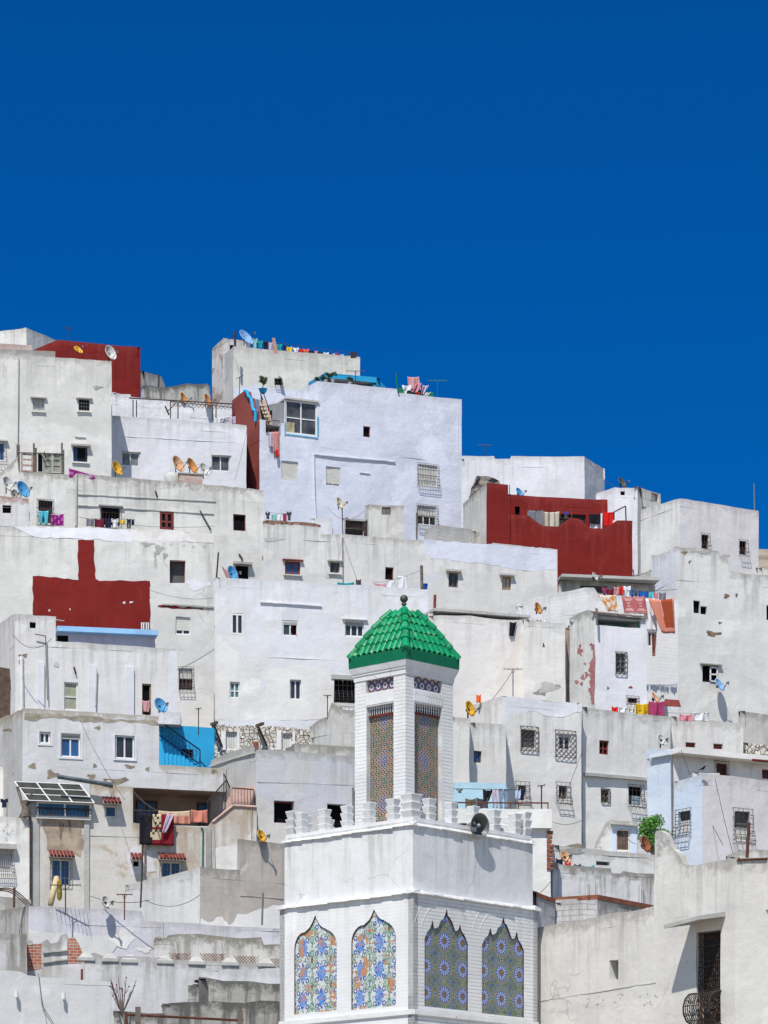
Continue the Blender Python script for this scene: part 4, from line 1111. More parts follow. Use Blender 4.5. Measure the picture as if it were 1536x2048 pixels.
r9=hA9['root']; b9=hA9['base']; f9=hA9['R']; fm9=hA9['L']
# upper storey, set back side
mb=MB(); c=f9.w(f9.u(636),0); dl=Vector((-math.cos(R_(58)),math.sin(R_(58)))); fU=Face((c.x,c.y),-dl); u0=fU.u(592); fU2=Face((c.x+dl.x*-u0,c.y+dl.y*-u0),-dl)
wallmesh(mb,fU2,[(0,fU2.uz(592,783)[1]),(-u0,fU2.uz(636,762)[1])],W(0,806,203).z-.4,(),.22); mb.build('upper_side_wall',BW(),r9,b9)
mb=MB(); z=f9.uz(600,801)[1]; mb.face([f9.w(f9.u(519),z-1.6,-.1),f9.w(f9.u(636),z-1.6,-.1),f9.w(f9.u(636),z-1.6,-5),f9.w(f9.u(519),z-1.6,-5)])
f9.box(mb,f9.u(570),f9.u(637),z-.02,z+.08,-2.2,.10); mb.build('loggia_roof',GR(),r9,b9)
# terrace wall with a low doorway, its shade painted into the grey
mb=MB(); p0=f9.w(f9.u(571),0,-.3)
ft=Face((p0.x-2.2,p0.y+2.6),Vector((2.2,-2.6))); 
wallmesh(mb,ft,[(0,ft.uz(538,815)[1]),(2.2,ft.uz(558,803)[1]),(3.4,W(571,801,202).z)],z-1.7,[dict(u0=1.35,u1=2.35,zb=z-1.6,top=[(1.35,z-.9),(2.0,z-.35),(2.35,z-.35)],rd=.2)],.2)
mb.build('terrace_side_wall',plaster('plaster_shade_grey',(.30,.31,.34),(.26,.27,.30),.3,.2,.2),r9,b9)
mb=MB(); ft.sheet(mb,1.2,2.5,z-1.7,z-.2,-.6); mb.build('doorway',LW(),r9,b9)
# cyan copings
mb=MB(); mb.path([fm9.P(x,y,.05) for x,y in [(489,781),(494,783),(497,793),(502,796),(506,818),(511,823),(511,843)]],.09,6); mb.build('cyan_coping',CY(),r9,b9)
box(r9,CY(),206.5,(650,745),(754,755),L=(617,765),zb=W(0,755.5,206.5).z,D=2,drop=.05,name='cyan_fascia',jit=.004)
box(r9,CY(),207.5,(752,756),(771,771),a=50,zb=W(0,771,207.5).z,D=1,drop=.02,name='cyan_fascia',pr=[(752,756),(771,773)],jit=.004,roof=False)
box(r9,plaster('plaster_shade_grey',(.30,.31,.34)),208,(640,754),(752,764),a=16,zb=W(0,780,208).z,D=1.2,drop=.02,name='terrace_inner_wall')  # grey colour carries the shade below the cyan roof edge
mb=MB()
for pp in ((571,869,634,874),): 
    f9.box(mb,f9.u(570),f9.u(636),f9.uz(600,873)[1],f9.uz(600,871)[1],-.02,.04); f9.box(mb,f9.u(634.5),f9.u(637),f9.uz(636,871)[1],f9.uz(636,834)[1],-.02,.04); f9.box(mb,f9.u(569),f9.u(570.6),f9.uz(571,871)[1],f9.uz(571,845)[1],-.02,.04)
mb.build('blue_trim',paint('trim_blue',(.12,.45,.66),.6),r9,b9)
ledge(hA9,(628,908),(790,923),.06,.08,BW()); ledge(hA9,(719,945),(740,947),.03,.05,BW()); 
pipe(hA9,[(627,910),(629,1000),(632,1036)],.06,BW()); pipe(hA9,[(833,1025),(833,1076)],.035,GWD())
railing(r9,f9,f9.u(531),f9.u(559),f9.uz(545,866)[1],f9.uz(545,841)[1],.05,base=b9,n=7)
# stair flight with mesh balustrade above the balcony
mb=MB(); fs_=plane(519,203.2,24)
for (xa,ya),(xb,yb) in (((521,787),(527,818)),((527,787),(546,841)),((521,818),(540,864))): mb.tube(fs_.P(xa,ya,0),fs_.P(xb,yb,0),.03,5)
for i in range(15):
    t=i/14; mb.tube(fs_.P(522+20*t,788+54*t,0),fs_.P(521+19*t,802+60*t,0),.012,4)
    mb.tube(fs_.P(523+3*t,790+24*t,0),fs_.P(540+3*t,838+24*t,0),.010,4)
mb.build('stair_balustrade',IR(),r9,b9)
mb=MB()
for i in range(9):
    x=519+i*3; y=800+i*7.5; p=fs_.P(x,y,-.05); mb.box(p.x,p.y,p.z-.35,p.x+.32,p.y+1.2,p.z)
mb.build('stair_steps',plaster('plaster_peach',(.58,.44,.36),(.5,.4,.33),.3,.2,.2),r9,b9)
hh_=H('small white rooftop hut with a hatch window at the foot of the blue-white house',GW(),199,(738,1008),(808,1013),L=(729,1011),a=15,D=3,win=[w(763,1014,781,1030,nc=2,fm=GWD(),fw=.05,gm=paint('dirty_glass',(.20,.19,.16),.5),rd=.06)],name='hut',cat='hut')
box(hh_['root'],LW(),199.8,(688,1035),(730,1041),a=15,D=2.2,name='lean_to_wall',win=[w(691,1041,727,1070,'dark',gr='flat',dm=paint('dark_brown_room',(.05,.035,.035),.9))])
box(hh_['root'],IR(),199.3,(727,1043),(740,1039),a=15,D=.5,name='lattice_screen')
h=H('rounded white rooftop block left of the lean-to',LW(),196.5,(622,1036),(664,1040),a=10,D=2,pr=[(622,1037),(655,1034),(662,1036),(664,1041)],name='roof_block',cat='wall')
hG=H('unpainted grey block parapet at the foot of the blue-white house',plaster('plaster_block',(.50,.495,.485),(.44,.435,.425),.4,.4,.3,brick=(.45,.2,.012,(.36,.35,.34))),195,(872,1050),(944,1059),L=(848,1063),D=2,name='block_wall',cat='wall')
h=H('low dark passage wall between the grey block parapet and the red house',GR(),197,(944,1062),(975,1066),a=12,D=2,name='block_wall',cat='wall')
# -- white house right of it
hA10=H('long white skyline house right of the blue-white house, stepped parapet',LW(),213,(1169,914),(1209,938),a=67,L=(921,912),b=1,D=4,
  pl=[(921,912),(988,912),(990,918),(1020,918),(1022,912),(1100,912),(1169,914)])
# -- red house
hA11=H('dark red terrace house with a zigzag parapet and washing on its terrace',RED(),196,(973,966),(1265,1041),a=12,L=(926,1008),b=74,D=5,matL=GW(),drop=.8,jit=.006,
  pr=[(973,966),(1016,969),(1016,1029),(1057,1031),(1085,1052),(1115,1053),(1140,1035),(1158,1037),(1181,1056),(1208,1057),(1234,1040),(1265,1041)])
box(hA11['root'],RED(),199.2,(1014,989),(1228,1001),a=12,D=1.5,name='terrace_back_wall',win=[w(1030,1013,1040,1048,'dark'),w(1108,1028,1172,1058,'dark',dm=paint('dark_green_room',(.03,.032,.028),.9))])
pipe(hA11,[(1019,970),(1020,1090)],.02,RED())
mb=MB(); rr=random.Random(5); G={}
outl=[(938,996,0),(944,964,0),(952,953,.2),(960,951,.5),(975,953,.7),(990,956,.9),(1000,962,1.2)]
for j in range(5):
    for i,(x,y,dy) in enumerate(outl):
        t=j/4; yy=y+(1000-y)*t*.85; p=W(x+4*math.sin(j*1.7+i)+(8*t if i<2 else -18*t if i>4 else 0),yy,201.6+dy); G[j,i]=p+Vector((rr.uniform(-.06,.06),-.5*t+rr.uniform(-.12,.12),rr.uniform(-.05,.05)))
for j in range(4):
    for i in range(6): mb.face([G[j+1,i],G[j+1,i+1],G[j,i+1],G[j,i]])
for i in range(6):
    a_,b_=G[0,i],G[0,i+1]; mb.face([a_,b_,b_+Vector((.1,1.6,.12)),a_+Vector((.1,1.6,.12))])
o=mb.build('roof_shelter',paint('old_tarpaulin',(.23,.20,.18),.9,var=.5,scale=2.4,bump=.8),None,W(965,1000,200.5),solid=.03); tag(o,'ragged grey tarpaulin and corrugated sheet shelter beside the top of the red house','shelter')
# -- white tower and houses right of red one
hA12=H('narrow white tower with a small square hole, right end of the red house',LW(),200,(1229,975),(1275,977),a=8,L=(1192,987),b=50,D=4,win=[w(1241,982,1250,990,'dark')])
box(hA12['root'],plaster('plaster_block',(.5,.5,.49)),203,(1275,977),(1284,982),a=50,D=4,name='shaded_return')  # greyer plaster paints the tower's shaded side
h=H('cream house with an open roof recess behind the narrow white tower',plaster('plaster_warm',(.70,.685,.64),(.64,.62,.58),.3,.2,.2),208,(1273,973),(1321,989),a=48,D=4,win=[w(1303,987,1317,1003,'recess',d=.8,dm=paint('warm_recess',(.25,.22,.18),.9),nm='roof_recess')])
hA13=H('tall white corner house at upper right with two bulging window grilles on its shaded side',LL(),183,(1360,997),(1517,1021),L=(1281,1019),D=7,drop=.4,
  win=[w(1403,1069,1417,1097,nc=1,gm=DARK(),fm=IR(),gr='bulge'),w(1479,1082,1493,1109,nc=1,gm=DARK(),fm=IR(),gr='bulge')],matL=WH())  # duller plaster paints the shaded right side, whiter plaster the sunlit left
h=H('pinkish wall stub at the right edge against the sky',PK(),176,(1515,1135),(1545,1141),a=20,D=3,name='wall_stub',cat='wall')
h=H('dark lean-to roof wedged between the tower and the corner house',GR(),177,(1270,1150),(1308,1140),a=5,D=3,name='lean_to',cat='shed')

# -- second row left
hB1=H('long weathered house with barred windows under the pale grey house',GW(),183,(-30,940),(527,980),D=4,drop=.4,jit=.03,
  pr=[(-30,952),(0,948),(20,930),(35,914),(37,943),(152,950),(154,947),(340,962),(500,977),(527,980)],
  win=[w(76,1001,105,1046,'dark',gr='flat',gn=5,dm=paint('dark_brown_room',(.05,.035,.035),.9)),w(202,1014,240,1050,'dark',gr='flat',gn=7,hood=1),
       w(319,1023,347,1059,nc=2,nr=2,fm=MF(),fw=.13,rd=.05,gm=DARK()),w(467,1029,492,1062,'dark',fm=MF()),
       w(471,1131,497,1160,'dark',hood=(.12,.3))])
ledge(hB1,(155,988),(432,1003),.04,.035); ledge(hB1,(155,1010),(428,1028),.04,.035)
pipe(hB1,[(152.5,948),(152,1052)],.06,GR(),off=.03); pipe(hB1,[(311,982),(315,994)],.04,IR()); pipe(hB1,[(400,1021),(422,1060)],.03,IR())
pipe(hB1,[(478,1108),(485,1118),(483,1128)],.04,IR()); blob(hB1,525,1117,2.2,6,BRN())
h=H('low white rooftop cabin with a square hole at the far left, brick-edged roof',plaster('plaster_cabin',(.70,.70,.72),(.64,.64,.66),.9,.3,.3,dirtc=(.33,.2,.16)),179.5,(-20,988),(57,997),a=13,D=3,win=[w(5,1010,22,1026,'dark')],name='cabin',cat='hut')
# -- red-painted wall
hB2=H('broad grey-white house painted with a large dark red T shape',plaster('plaster_b2',(.67,.66,.635),(.61,.60,.575),.5,.6,.3),172,(-20,1050),(428,1066),D=4,
  win=[w(339,1121,371,1166,'dark',dm=paint('shaded_room',(.10,.10,.10),.9),fm=MF(),rd=.35),w(351,1234,381,1269,sh=.8),w(282,1244,298,1266,nc=3,rd=.05),w(359,1336,385,1380,'dark',gr='bulgegrid',ge=.05,cur=(.05,.95,.5,1,CU()),dm=paint('dark_brown_room',(.05,.035,.035),.9))])
patch(hB2,[(155,1081),(172,1080),(188,1082),(189,1130),(191,1158),(200,1162),(240,1161),(300,1163),(300,1266),(66,1262),(66,1152),(110,1154),(156,1160)],RED(),name='red_paint',jit=.03)
patch(hB2,[(-18,1051),(60,1052),(260,1059),(262,1083),(200,1080),(160,1078),(120,1076),(70,1072),(30,1056),(20,1052)],LW(),name='limewash',off=.008)
patch(hB2,[(262,1059),(428,1066),(427,1084),(300,1082),(262,1080)],PK(),name='limewash')
for q in ((296,1088,14,4),(318,1098,8,9),(330,1112,5,6),(310,1110,3,10)): blob(hB2,*q,DG())
for q in ((342,1089,3,3),(367,1091,3,2),(386,1092,3,2),(408,1093,4,3),(411,1191,6,4),(311,1130,3,9)): blob(hB2,*q,GR())
for q in ((248,1206,3,2),(262,1205,4,2),(98,1220,2,2),(140,1219,1.5,1.5)): blob(hB2,*q,WH(),off=.012)
patch(hB2,[(315,1211),(405,1217),(405,1220),(316,1215)],RED(),name='red_stripe',off=.009)
ledge(hB2,(325,1207),(428,1213),.08,.07); blob(hB2,395,1170,22,10,LW())
blob(hB2,420,1170,6,60,GR(),off=.005)
# -- middle grey-white long house
hB3=H('long grey-white house across the middle with small wooden windows and brick cap at left',plaster('plaster_b3',(.67,.66,.645),(.605,.60,.59),.4,.4,.35,under=(.60,.63,.69),underamt=.0),176,(527,1041),(1115,1099),a=14.5,D=4,drop=.3,jit=.025,
  pr=[(527,1041),(598,1046),(641,1049),(642,1068),(720,1072),(845,1081),(850,1078),(980,1090),(985,1086),(1115,1099)],
  win=[w(570,1123,600,1149,nc=2,fm=MF(),fw=.09,gm=GLB(),hood=1,sill=1,hm=RT(),slm=GR()),w(660,1124,679,1146,nc=2,fm=GWD(),gm=GLS(),sill=1,hood=1),w(770,1135,787,1160,'dark',fm=MF()),
       w(897,1145,916,1174,nc=2,fm=GWD(),hood=(.1,.2)),w(1004,1153,1022,1181,nc=2,fm=YWD(),fw=.09,gm=CU(),hood=(.1,.2))])
patch(hB3,[(846,1079),(980,1088),(1114,1099),(1113,1138),(1040,1140),(960,1128),(900,1120),(862,1118),(848,1100)],BW(),name='limewash')
patch(hB3,[(528,1041),(600,1046),(641,1049),(641,1053),(528,1047)],paint('weathered_brick_edge',(.33,.18,.14),.9,var=.4,scale=6),name='brick_coping')
blob(hB3,545,1080,20,4,GR()); blob(hB3,660,1150,10,6,GR()); pipe(hB3,[(685,1075),(686,1165)],.02)
# -- whitish blue house with the person at the window
hB4=H('tall blue-white house left of the green roof, person leaning from its window',plaster('plaster_b4',(.70,.715,.765),(.685,.68,.675),.15,.15,.15,under=(.715,.70,.68),underamt=-.03),160,(430,1155),(857,1178),D=5,drop=.4,
  win=[w(462,1227,487,1269,nc=2,fw=.08,rd=.06),w(565,1241,596,1272,nc=2,sh=.24,sm=SHG(),gm=paint('slate_glass',(.05,.075,.085),.3),open=(0,.5),rd=.1),w(690,1241,728,1273,nc=3,sh=.3,sm=SHG(),hood=(.05,.12),hm=LW()),
       w(460,1364,480,1396,nc=2,nr=2,gm=paint('teal_glass',(.12,.30,.32),.3,var=.6,scale=2)),w(580,1359,603,1399,nc=2,gm=GLS()),
       w(668,1360,711,1406,'dark',gr='bulgegrid',ge=0,hood=(.2,.06),hm=SHG())])
ledge(hB4,(520,1203),(643,1211),.05,.07,LW()); ledge(hB4,(470,1310),(677,1320),.03,.012,WH())
patch(hB4,[(431,1262),(470,1300),(520,1340),(600,1330),(680,1345),(700,1440),(431,1440)],WH(),name='limewash')
# -- house with pilasters
hC1=H('white house with three wall piers and a small corner turret, left of the middle',plaster('plaster_c1',(.68,.67,.67),(.63,.615,.605),.35,.4,.3),155,(30,1228),(353,1298),a=15,L=(-25,1262),b=72,D=4,drop=.2,
  pr=[(30,1228),(112,1234),(112,1282),(230,1290),(353,1298)],
  win=[w(60,1244,72,1256,'dark'),w(128,1364,156,1420,nc=1,nr=2,gm=paint('olive_blind',(.36,.37,.27),.8)),w(284,1368,302,1430,'dark',fm=YWD())])
for x0,x1,yt in ((75,88,1325),(178,191,1331),(252,267,1334),(338,353,1303)):
    f=hC1['R']; mb=MB(); u0=f.u(x0); u1=f.u(x1); f.box(mb,u0,u1,ground(155),f.uz(x0,yt)[1],-.02,.10); mb.build('pier',LW(),hC1['o'],hC1['base'])
pipe(hC1,[(43,1312),(44,1420)],.08,WH()); blob(hC1,48,1311,9,4,paint('bare_earth_render',(.27,.20,.14),.95,var=.4,scale=4)); blob(hC1,40,1324,4,4,BRN()); blob(hC1,113,1330,5,5,GR())
pipe(hC1,[(70,1268),(91,1272),(95,1400)],.025,LI(),off=.15); pipe(hC1,[(88,1334),(87,1408)],.04,GR()); pipe(hC1,[(193,1338),(191,1412)],.04,GR(),off=.1); pipe(hC1,[(267,1340),(267,1418)],.04,GR()); pipe(hC1,[(148,1334),(152,1348)],.04,IR())
ledge(hC1,(111,1240),(128,1241),.03,.1)
hT=H('low lilac terrace shelter with a sky-blue roof edge below the red paint',plaster('plaster_lilac',(.50,.50,.62),(.44,.44,.55),.1,.1,.2),163,(113,1258),(310,1270),a=12,D=2,roof=False,name='terrace_shelter',cat='shed',win=[w(113.5,1271,137,1284,'dark',gm=SKB())])
ff=hT['R']; mb=MB(); ff.box(mb,ff.u(112),ff.u(313),ff.uz(200,1270)[1],ff.uz(200,1260)[1],-1.9,.55); mb.build('blue_roof_edge',SKB(),hT['root'],hT['base'])
h=H('dark wooden lean-to with rusty roof at the left edge, below the turret',WD(),150,(-20,1340),(20,1338),a=8,D=2,name='lean_to',cat='shed',pr=[(-20,1330),(22,1337)])
# -- rubble stone house
hS=H('rough rubble-stone house with two pale doors under the blue-white house',rubble('rubble_stone'),152,(424,1450),(622,1457),a=10,D=3,drop=.3,jit=.06,
  win=[w(452,1464,474,1500,'planks',gm=SH(),nc=1,door=1),w(564,1466,583,1500,'planks',gm=SH(),nc=1,door=1)])
f=hS['R']
for x in (452,563):
    for xa,xb in ((x-10,x-1),(x+22,x+27)):
        mb=MB(); f.box(mb,f.u(xa),f.u(xb),f.uz(x,1500)[1],f.uz(x,1462)[1],-.02,.05); mb.build('door_jamb',WH(),hS['o'],hS['base'])
mb=MB(); mb.tube(f.P(428,1450,.5),f.P(444,1493,.05),.05,5); mb.tube(f.P(423,1449,-.2),f.P(434,1445,.9),.08,4)
mb.tube(f.P(516,1452,.5),f.P(534,1492,.05),.05,5); mb.tube(f.P(513,1452,-.2),f.P(526,1447,.9),.08,4); mb.build('roof_bracket',WD(),hS['root'],hS['base'])
hS2=H('grey stepped parapet wall immediately left of the minaret lantern',GR(),150,(677,1413),(745,1421),L=(620,1451),a=10,b=46,D=3,name='parapet_wall',cat='wall',pl=[(620,1453),(640,1437),(655,1432),(663,1405),(677,1413)],pr=[(677,1413),(690,1420),(745,1421)])
h=H('grey boxed roof ledge between the rubble house and the minaret lantern',GR(),149,(590,1487),(740,1496),a=8,L=(570,1498),D=2,name='roof_ledge',cat='wall')

# -- right of the lantern
hB5=H('plain pinkish-white house wall right of the green roof',PK(),147,(855,1226),(1048,1241),D=4,drop=.2,jit=.03,pr=[(855,1231),(880,1229),(940,1232),(1000,1238),(1048,1240)])
h5=hB5; box(h5['root'],LW(),148.6,(866,1221),(1060,1236),a=19,D=.8,name='set_back_wall',win=[w(1003,1228,1014,1236,'dark')])
ff=plane(857,147.3,19); mb=MB(); 
n=9
for i in range(n):
    a=ff.u(866+i*21.5); b=ff.u(866+(i+1)*21.5)-.01; za=ff.uz(866,1217)[1]; ff.box(mb,a,b,za-.10,za+rnd.uniform(-.01,.02),-1.2,.12)
mb.build('roof_slab',CON(),h5['root'],h5['base'])
h5b=H('pale plaster block with cracked lower bricks, second from the green roof',WH(),146,(1048,1238),(1131,1247),a=14,D=3,drop=.2,jit=.02)
blob(h5b,1095,1375,20,10,GR()); blob(h5b,1080,1385,12,6,DG()); blob(h5b,1115,1372,5,3,DG()); blob(h5b,1088,1290,2,4,IR())
h=H('brown shaded wall in the narrow gap between two pale houses',BRN(),149,(1128,1256),(1146,1250),a=10,D=2,name='gap_wall',cat='wall')
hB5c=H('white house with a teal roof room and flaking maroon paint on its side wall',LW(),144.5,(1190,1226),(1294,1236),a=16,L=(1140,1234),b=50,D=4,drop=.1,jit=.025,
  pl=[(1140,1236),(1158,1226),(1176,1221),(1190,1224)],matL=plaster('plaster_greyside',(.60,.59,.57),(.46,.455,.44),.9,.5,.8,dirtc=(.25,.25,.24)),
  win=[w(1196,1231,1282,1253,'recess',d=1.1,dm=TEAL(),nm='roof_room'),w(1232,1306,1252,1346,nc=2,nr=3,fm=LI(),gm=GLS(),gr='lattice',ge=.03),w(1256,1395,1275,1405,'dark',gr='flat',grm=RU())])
MW=plaster('maroon_wash',(.33,.12,.12),(.40,.22,.21),.2,.2,.5,dirtc=(.45,.33,.32))
for i in range(30):
    t=i/29; blob(hB5c,1185+rnd.uniform(-3,2.5),1290+t*115,rnd.uniform(1.5,4),rnd.uniform(3,7),MW,face='L',off=.006+.0003*i)
patch(hB5c,[(1183,1288),(1189.5,1290),(1189.5,1408),(1183,1408),(1186,1370),(1184,1350),(1181,1330),(1185,1310)],MW,face='L',name='paint_strip',off=.004,jit=.03)
for i in range(11): blob(hB5c,rnd.uniform(1153,1180),rnd.uniform(1292,1390),rnd.uniform(2,5),rnd.uniform(2,7),MW,face='L',off=.007+.0004*i)
blob(hB5c,1262,1374,5,2.5,MAR()); blob(hB5c,1216,1376,2,3,MAR())
ledge(hB5c,(1182,1223),(1288,1233),.04,.12,BRN()); pipe(hB5c,[(1193,1217),(1194,1250)],.05,GWD(),off=.3)
hB6=H('rough whitewashed terrace wall behind the hanging rugs',plaster('plaster_rough2',(.71,.71,.72),(.65,.65,.66),.3,.4,.15,bumpy=.45,brick=(1.7,.15,.005,(.60,.60,.60))),151,(1035,1206),(1356,1195),a=10,D=2,jit=.03,drop=.3,
  pr=[(1035,1212),(1060,1197),(1108,1187),(1168,1175),(1188,1174),(1196,1188),(1300,1196),(1306,1190),(1356,1194)],win=[w(1295,1263,1313,1293,nc=2,fm=PK())])
hB7=H('flat concrete canopy shed below the dark red wall',GR(),158,(1118,1160),(1310,1170),a=10,D=2.5,name='canopy_shed',cat='shed',win=[w(1160,1172,1215,1186,'dark',dm=paint('shaded_room',(.1,.1,.1)))],roof=False)  # wall grey includes the shadow under the slab
ff=hB7['R']; mb=MB(); ff.box(mb,ff.u(1117),ff.u(1312),ff.uz(1200,1163)[1],ff.uz(1200,1157.5)[1],-.3,.7); mb.build('canopy_slab',CON(),hB7['root'],hB7['base'])
hA14=H('large weathered house at right with a broken upper window and a crumbling top edge',plaster('plaster_a14',(.65,.65,.645),(.57,.57,.56),.6,.9,.4,under=(.58,.61,.66),underamt=-.03),158,(1353,1094),(1548,1154),L=(1303,1112),a=20,D=5,jit=.06,
  pr=[(1353,1094),(1400,1098),(1438,1103),(1441,1112),(1455,1118),(1459,1142),(1490,1146),(1548,1154)],
  win=[w(1387,1201,1400,1226,'dark',gm=YWD()),w(1401,1212,1414,1228,'dark'),w(1405,1331,1436,1364,'dark',hood=(.05,.15)),w(1533,1211,1548,1241,'dark',fm=MF())],matL=LW())
for q in ((1425,1268,14,6),(1370,1105,6,3),(1380,1122,3,6),(1452,1192,6,4),(1472,1190,2,4),(1440,1245,3,2)): blob(hA14,*q,paint('bare_earth_render',(.27,.20,.14),.95,var=.4,scale=4))
for q in ((1452,1112,8,3),(1405,1104,20,3)): blob(hA14,*q,DG())
f=hA14['R']; mb=MB(); u0,u1,z0,z1=f.rect(1419,1334,1435,1364); 
for a,b,c,d in ((u0,u0+.06,z0,z1),(u1-.06,u1,z0,z1),(u0,u1,z0,z0+.06),(u0,u1,z1-.06,z1),(u0,u1,(z0+z1)/2-.03,(z0+z1)/2+.03)): f.box(mb,a,b,c,d,.0+rnd.uniform(0,.004),.05)
mb.build('open_casement',WF(),hA14['root'],hA14['base'])
# -- left, third row: house with panes painted as blue sky reflections
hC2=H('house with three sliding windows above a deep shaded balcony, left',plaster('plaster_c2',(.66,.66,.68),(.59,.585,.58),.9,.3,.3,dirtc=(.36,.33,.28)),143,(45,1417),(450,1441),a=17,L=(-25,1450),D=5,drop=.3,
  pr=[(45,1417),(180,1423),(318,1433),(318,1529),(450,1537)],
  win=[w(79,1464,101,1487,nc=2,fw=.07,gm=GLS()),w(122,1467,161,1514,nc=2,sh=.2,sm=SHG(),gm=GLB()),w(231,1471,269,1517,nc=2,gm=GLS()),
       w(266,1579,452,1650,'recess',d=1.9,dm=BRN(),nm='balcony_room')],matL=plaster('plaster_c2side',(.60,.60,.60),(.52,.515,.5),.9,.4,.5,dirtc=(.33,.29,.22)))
for x0,y0,x1,y1 in ((120,1464,163,1516),(229,1469,271,1519),(78,1462,103,1489)):
    f=hC2['R']; u0,u1,z0,z1=f.rect(x0,y0,x1,y1); mb=MB(); q=.05
    f.box(mb,u0-q,u0+.01,z0,z1,-.02,.03); f.box(mb,u1-.01,u1+q,z0,z1,-.02,.03); f.box(mb,u0-q,u1+q,z0-q,z0,-.02,.034); mb.build('surround',LW(),hC2['o'],hC2['base'])
ERD=paint('bare_render',(.34,.28,.21),.95,var=.3,scale=4)
for q in ((65,1532,8,6),(105,1549,12,8),(197,1456,6,4),(190,1531,4,4),(258,1532,10,4),(295,1538,4,4),(184,1553,9,5),(232,1562,22,7),(428,1543,6,5),(15,1460,10,3)): blob(hC2,*q,ERD)
patch(hC2,[(48,1424),(120,1430),(200,1435),(316,1443),(316,1449),(250,1445),(180,1445),(110,1437),(70,1440),(50,1437)],paint('damp_band',(.40,.36,.29),.95,var=.25,scale=3),name='damp_band',jit=.06)
f=hC2['R']; fbk=Face(f.O-f.n*1.88,f.d); r2=hC2['root']; b2=hC2['base']
for x0,y0,x1,y1,n in ((272,1602,314,1650,2),(394,1607,435,1650,2)):
    window(r2,fbk,w(x0,y0,x1,y1,nc=n,rd=-.03,gm=GLB(),fm=IR(),gr='flat',ge=0),b2)
# rail of the balcony
u0,z0=f.uz(266,1650); u1,_=f.uz(428,1655); railing(r2,f,u0,u1,z0-.05,z0+.62,-.05,base=b2,n=20)
hBl=H('bright blue stair wall beside the house with three sliding windows',CY(),149,(312,1447),(428,1456),a=14,D=.5,roof=False,name='blue_wall',cat='wall',jit=.01,win=[w(362,1499,386,1516,'dark',gr='flat',ge=0)],pr=[(312,1447),(414,1455),(428,1457)])
f=hBl['R']; rb=hBl['root']; bb=hBl['base']
DB=paint('paint_deepblue',(.0,.14,.32),.6)
A=[f.P(318,1441,.5),f.P(400,1500,.5)]; Bq=[f.P(318,1470,.5),f.P(398,1527,.5)]; mb=MB()
mb.tube(A[0],A[1],.035,6); mb.tube(Bq[0],Bq[1],.035,6); mb.tube(A[1],f.P(400,1532,.5),.03,6); mb.tube(f.P(400,1522,.5),f.P(412,1534,.5),.03,6)
for i in range(13):
    t=i/12; p=A[0].lerp(A[1],t); q=Bq[0].lerp(Bq[1],t); mb.tube(p,q,.013,4)
    if i<12 and i%2==0:
        m=A[0].lerp(A[1],t+.04).lerp(Bq[0].lerp(Bq[1],t+.04),.5); 
        for k in range(10):
            a=k/10*6.28; b_=(k+1)/10*6.28; mb.tube(m+Vector((.13*math.cos(a),0,.13*math.sin(a))),m+Vector((.13*math.cos(b_),0,.13*math.sin(b_))),.012,4)
mb.build('stair_railing',paint('paint_navyrail',(.01,.05,.12),.5),rb,bb)
mb=MB()
for i in range(10):
    t0=i/10; p=A[0].lerp(A[1],t0); mb.box(p.x-.12,p.y+.1,p.z-1.9,p.x+.22,p.y+.35,p.z-.80)
mb.build('stair_flight',CY(),rb,bb)
h=H('small white parapet block under the blue satellite dish, left',LW(),148,(317,1421),(361,1425),a=10,D=1.5,zb=W(0,1447,148).z,name='roof_block',cat='wall')

# lower facade with red tiled hoods
hC2b=H('stained tan house with red tiled window hoods and a glazed balcony',TN(),139.5,(62,1598),(513,1612),a=14,L=(40,1602),b=60,D=4,drop=.5,jit=.02,
  pr=[(62,1600),(181,1604),(181,1566),(266,1574),(266,1645),(415,1655),(427,1641),(468,1609),(513,1612)],
  win=[w(210,1611,234,1635,nc=1,gm=GLB(),tiles=1),w(103,1718,141,1772,nc=2,gm=GLB(),gr='flat',grm=LI(),tiles=1),w(266,1723,277,1733,'dark',tiles=1),w(322,1723,363,1775,nc=2,gm=GLB(),gr='flat',grm=LI(),tiles=1)])
f=hC2b['R']; rt=hC2b['root']; bt=hC2b['base']
patch(hC2b,[(82,1640),(100,1634),(165,1638),(168,1690),(160,1712),(130,1705),(92,1700),(88,1670)],paint('rust_stain',(.46,.37,.29),.95,var=.35,scale=1.2),name='stain',jit=.1)
blob(hC2b,122,1660,4,20,paint('rust_stain2',(.30,.22,.16),.95,var=.3,scale=2),off=.009); blob(hC2b,140,1650,3,16,paint('rust_stain2',(.3,.22,.16)),off=.009)
patch(hC2b,[(429,1697),(480,1688),(480,1771),(429,1768)],WH(),name='limewash'); 
patch(hC2b,[(270,1690),(300,1700),(312,1745),(262,1750),(250,1710)],plaster('plaster_c2',(.66,.66,.68)),name='limewash',off=.005)
for x in (173,417):
    mb=MB(); f.box(mb,f.u(x-5),f.u(x+5),ground(139),f.uz(x,1608 if x<200 else 1657)[1],-.02,.07); mb.build('rough_pier',DG() if x>200 else CON(),hC2b['o'],bt)
mb=MB(); f.box(mb,f.u(62),f.u(78),ground(139),f.uz(70,1604)[1],-.02,.05); mb.build('rough_pier',CON(),hC2b['o'],bt)
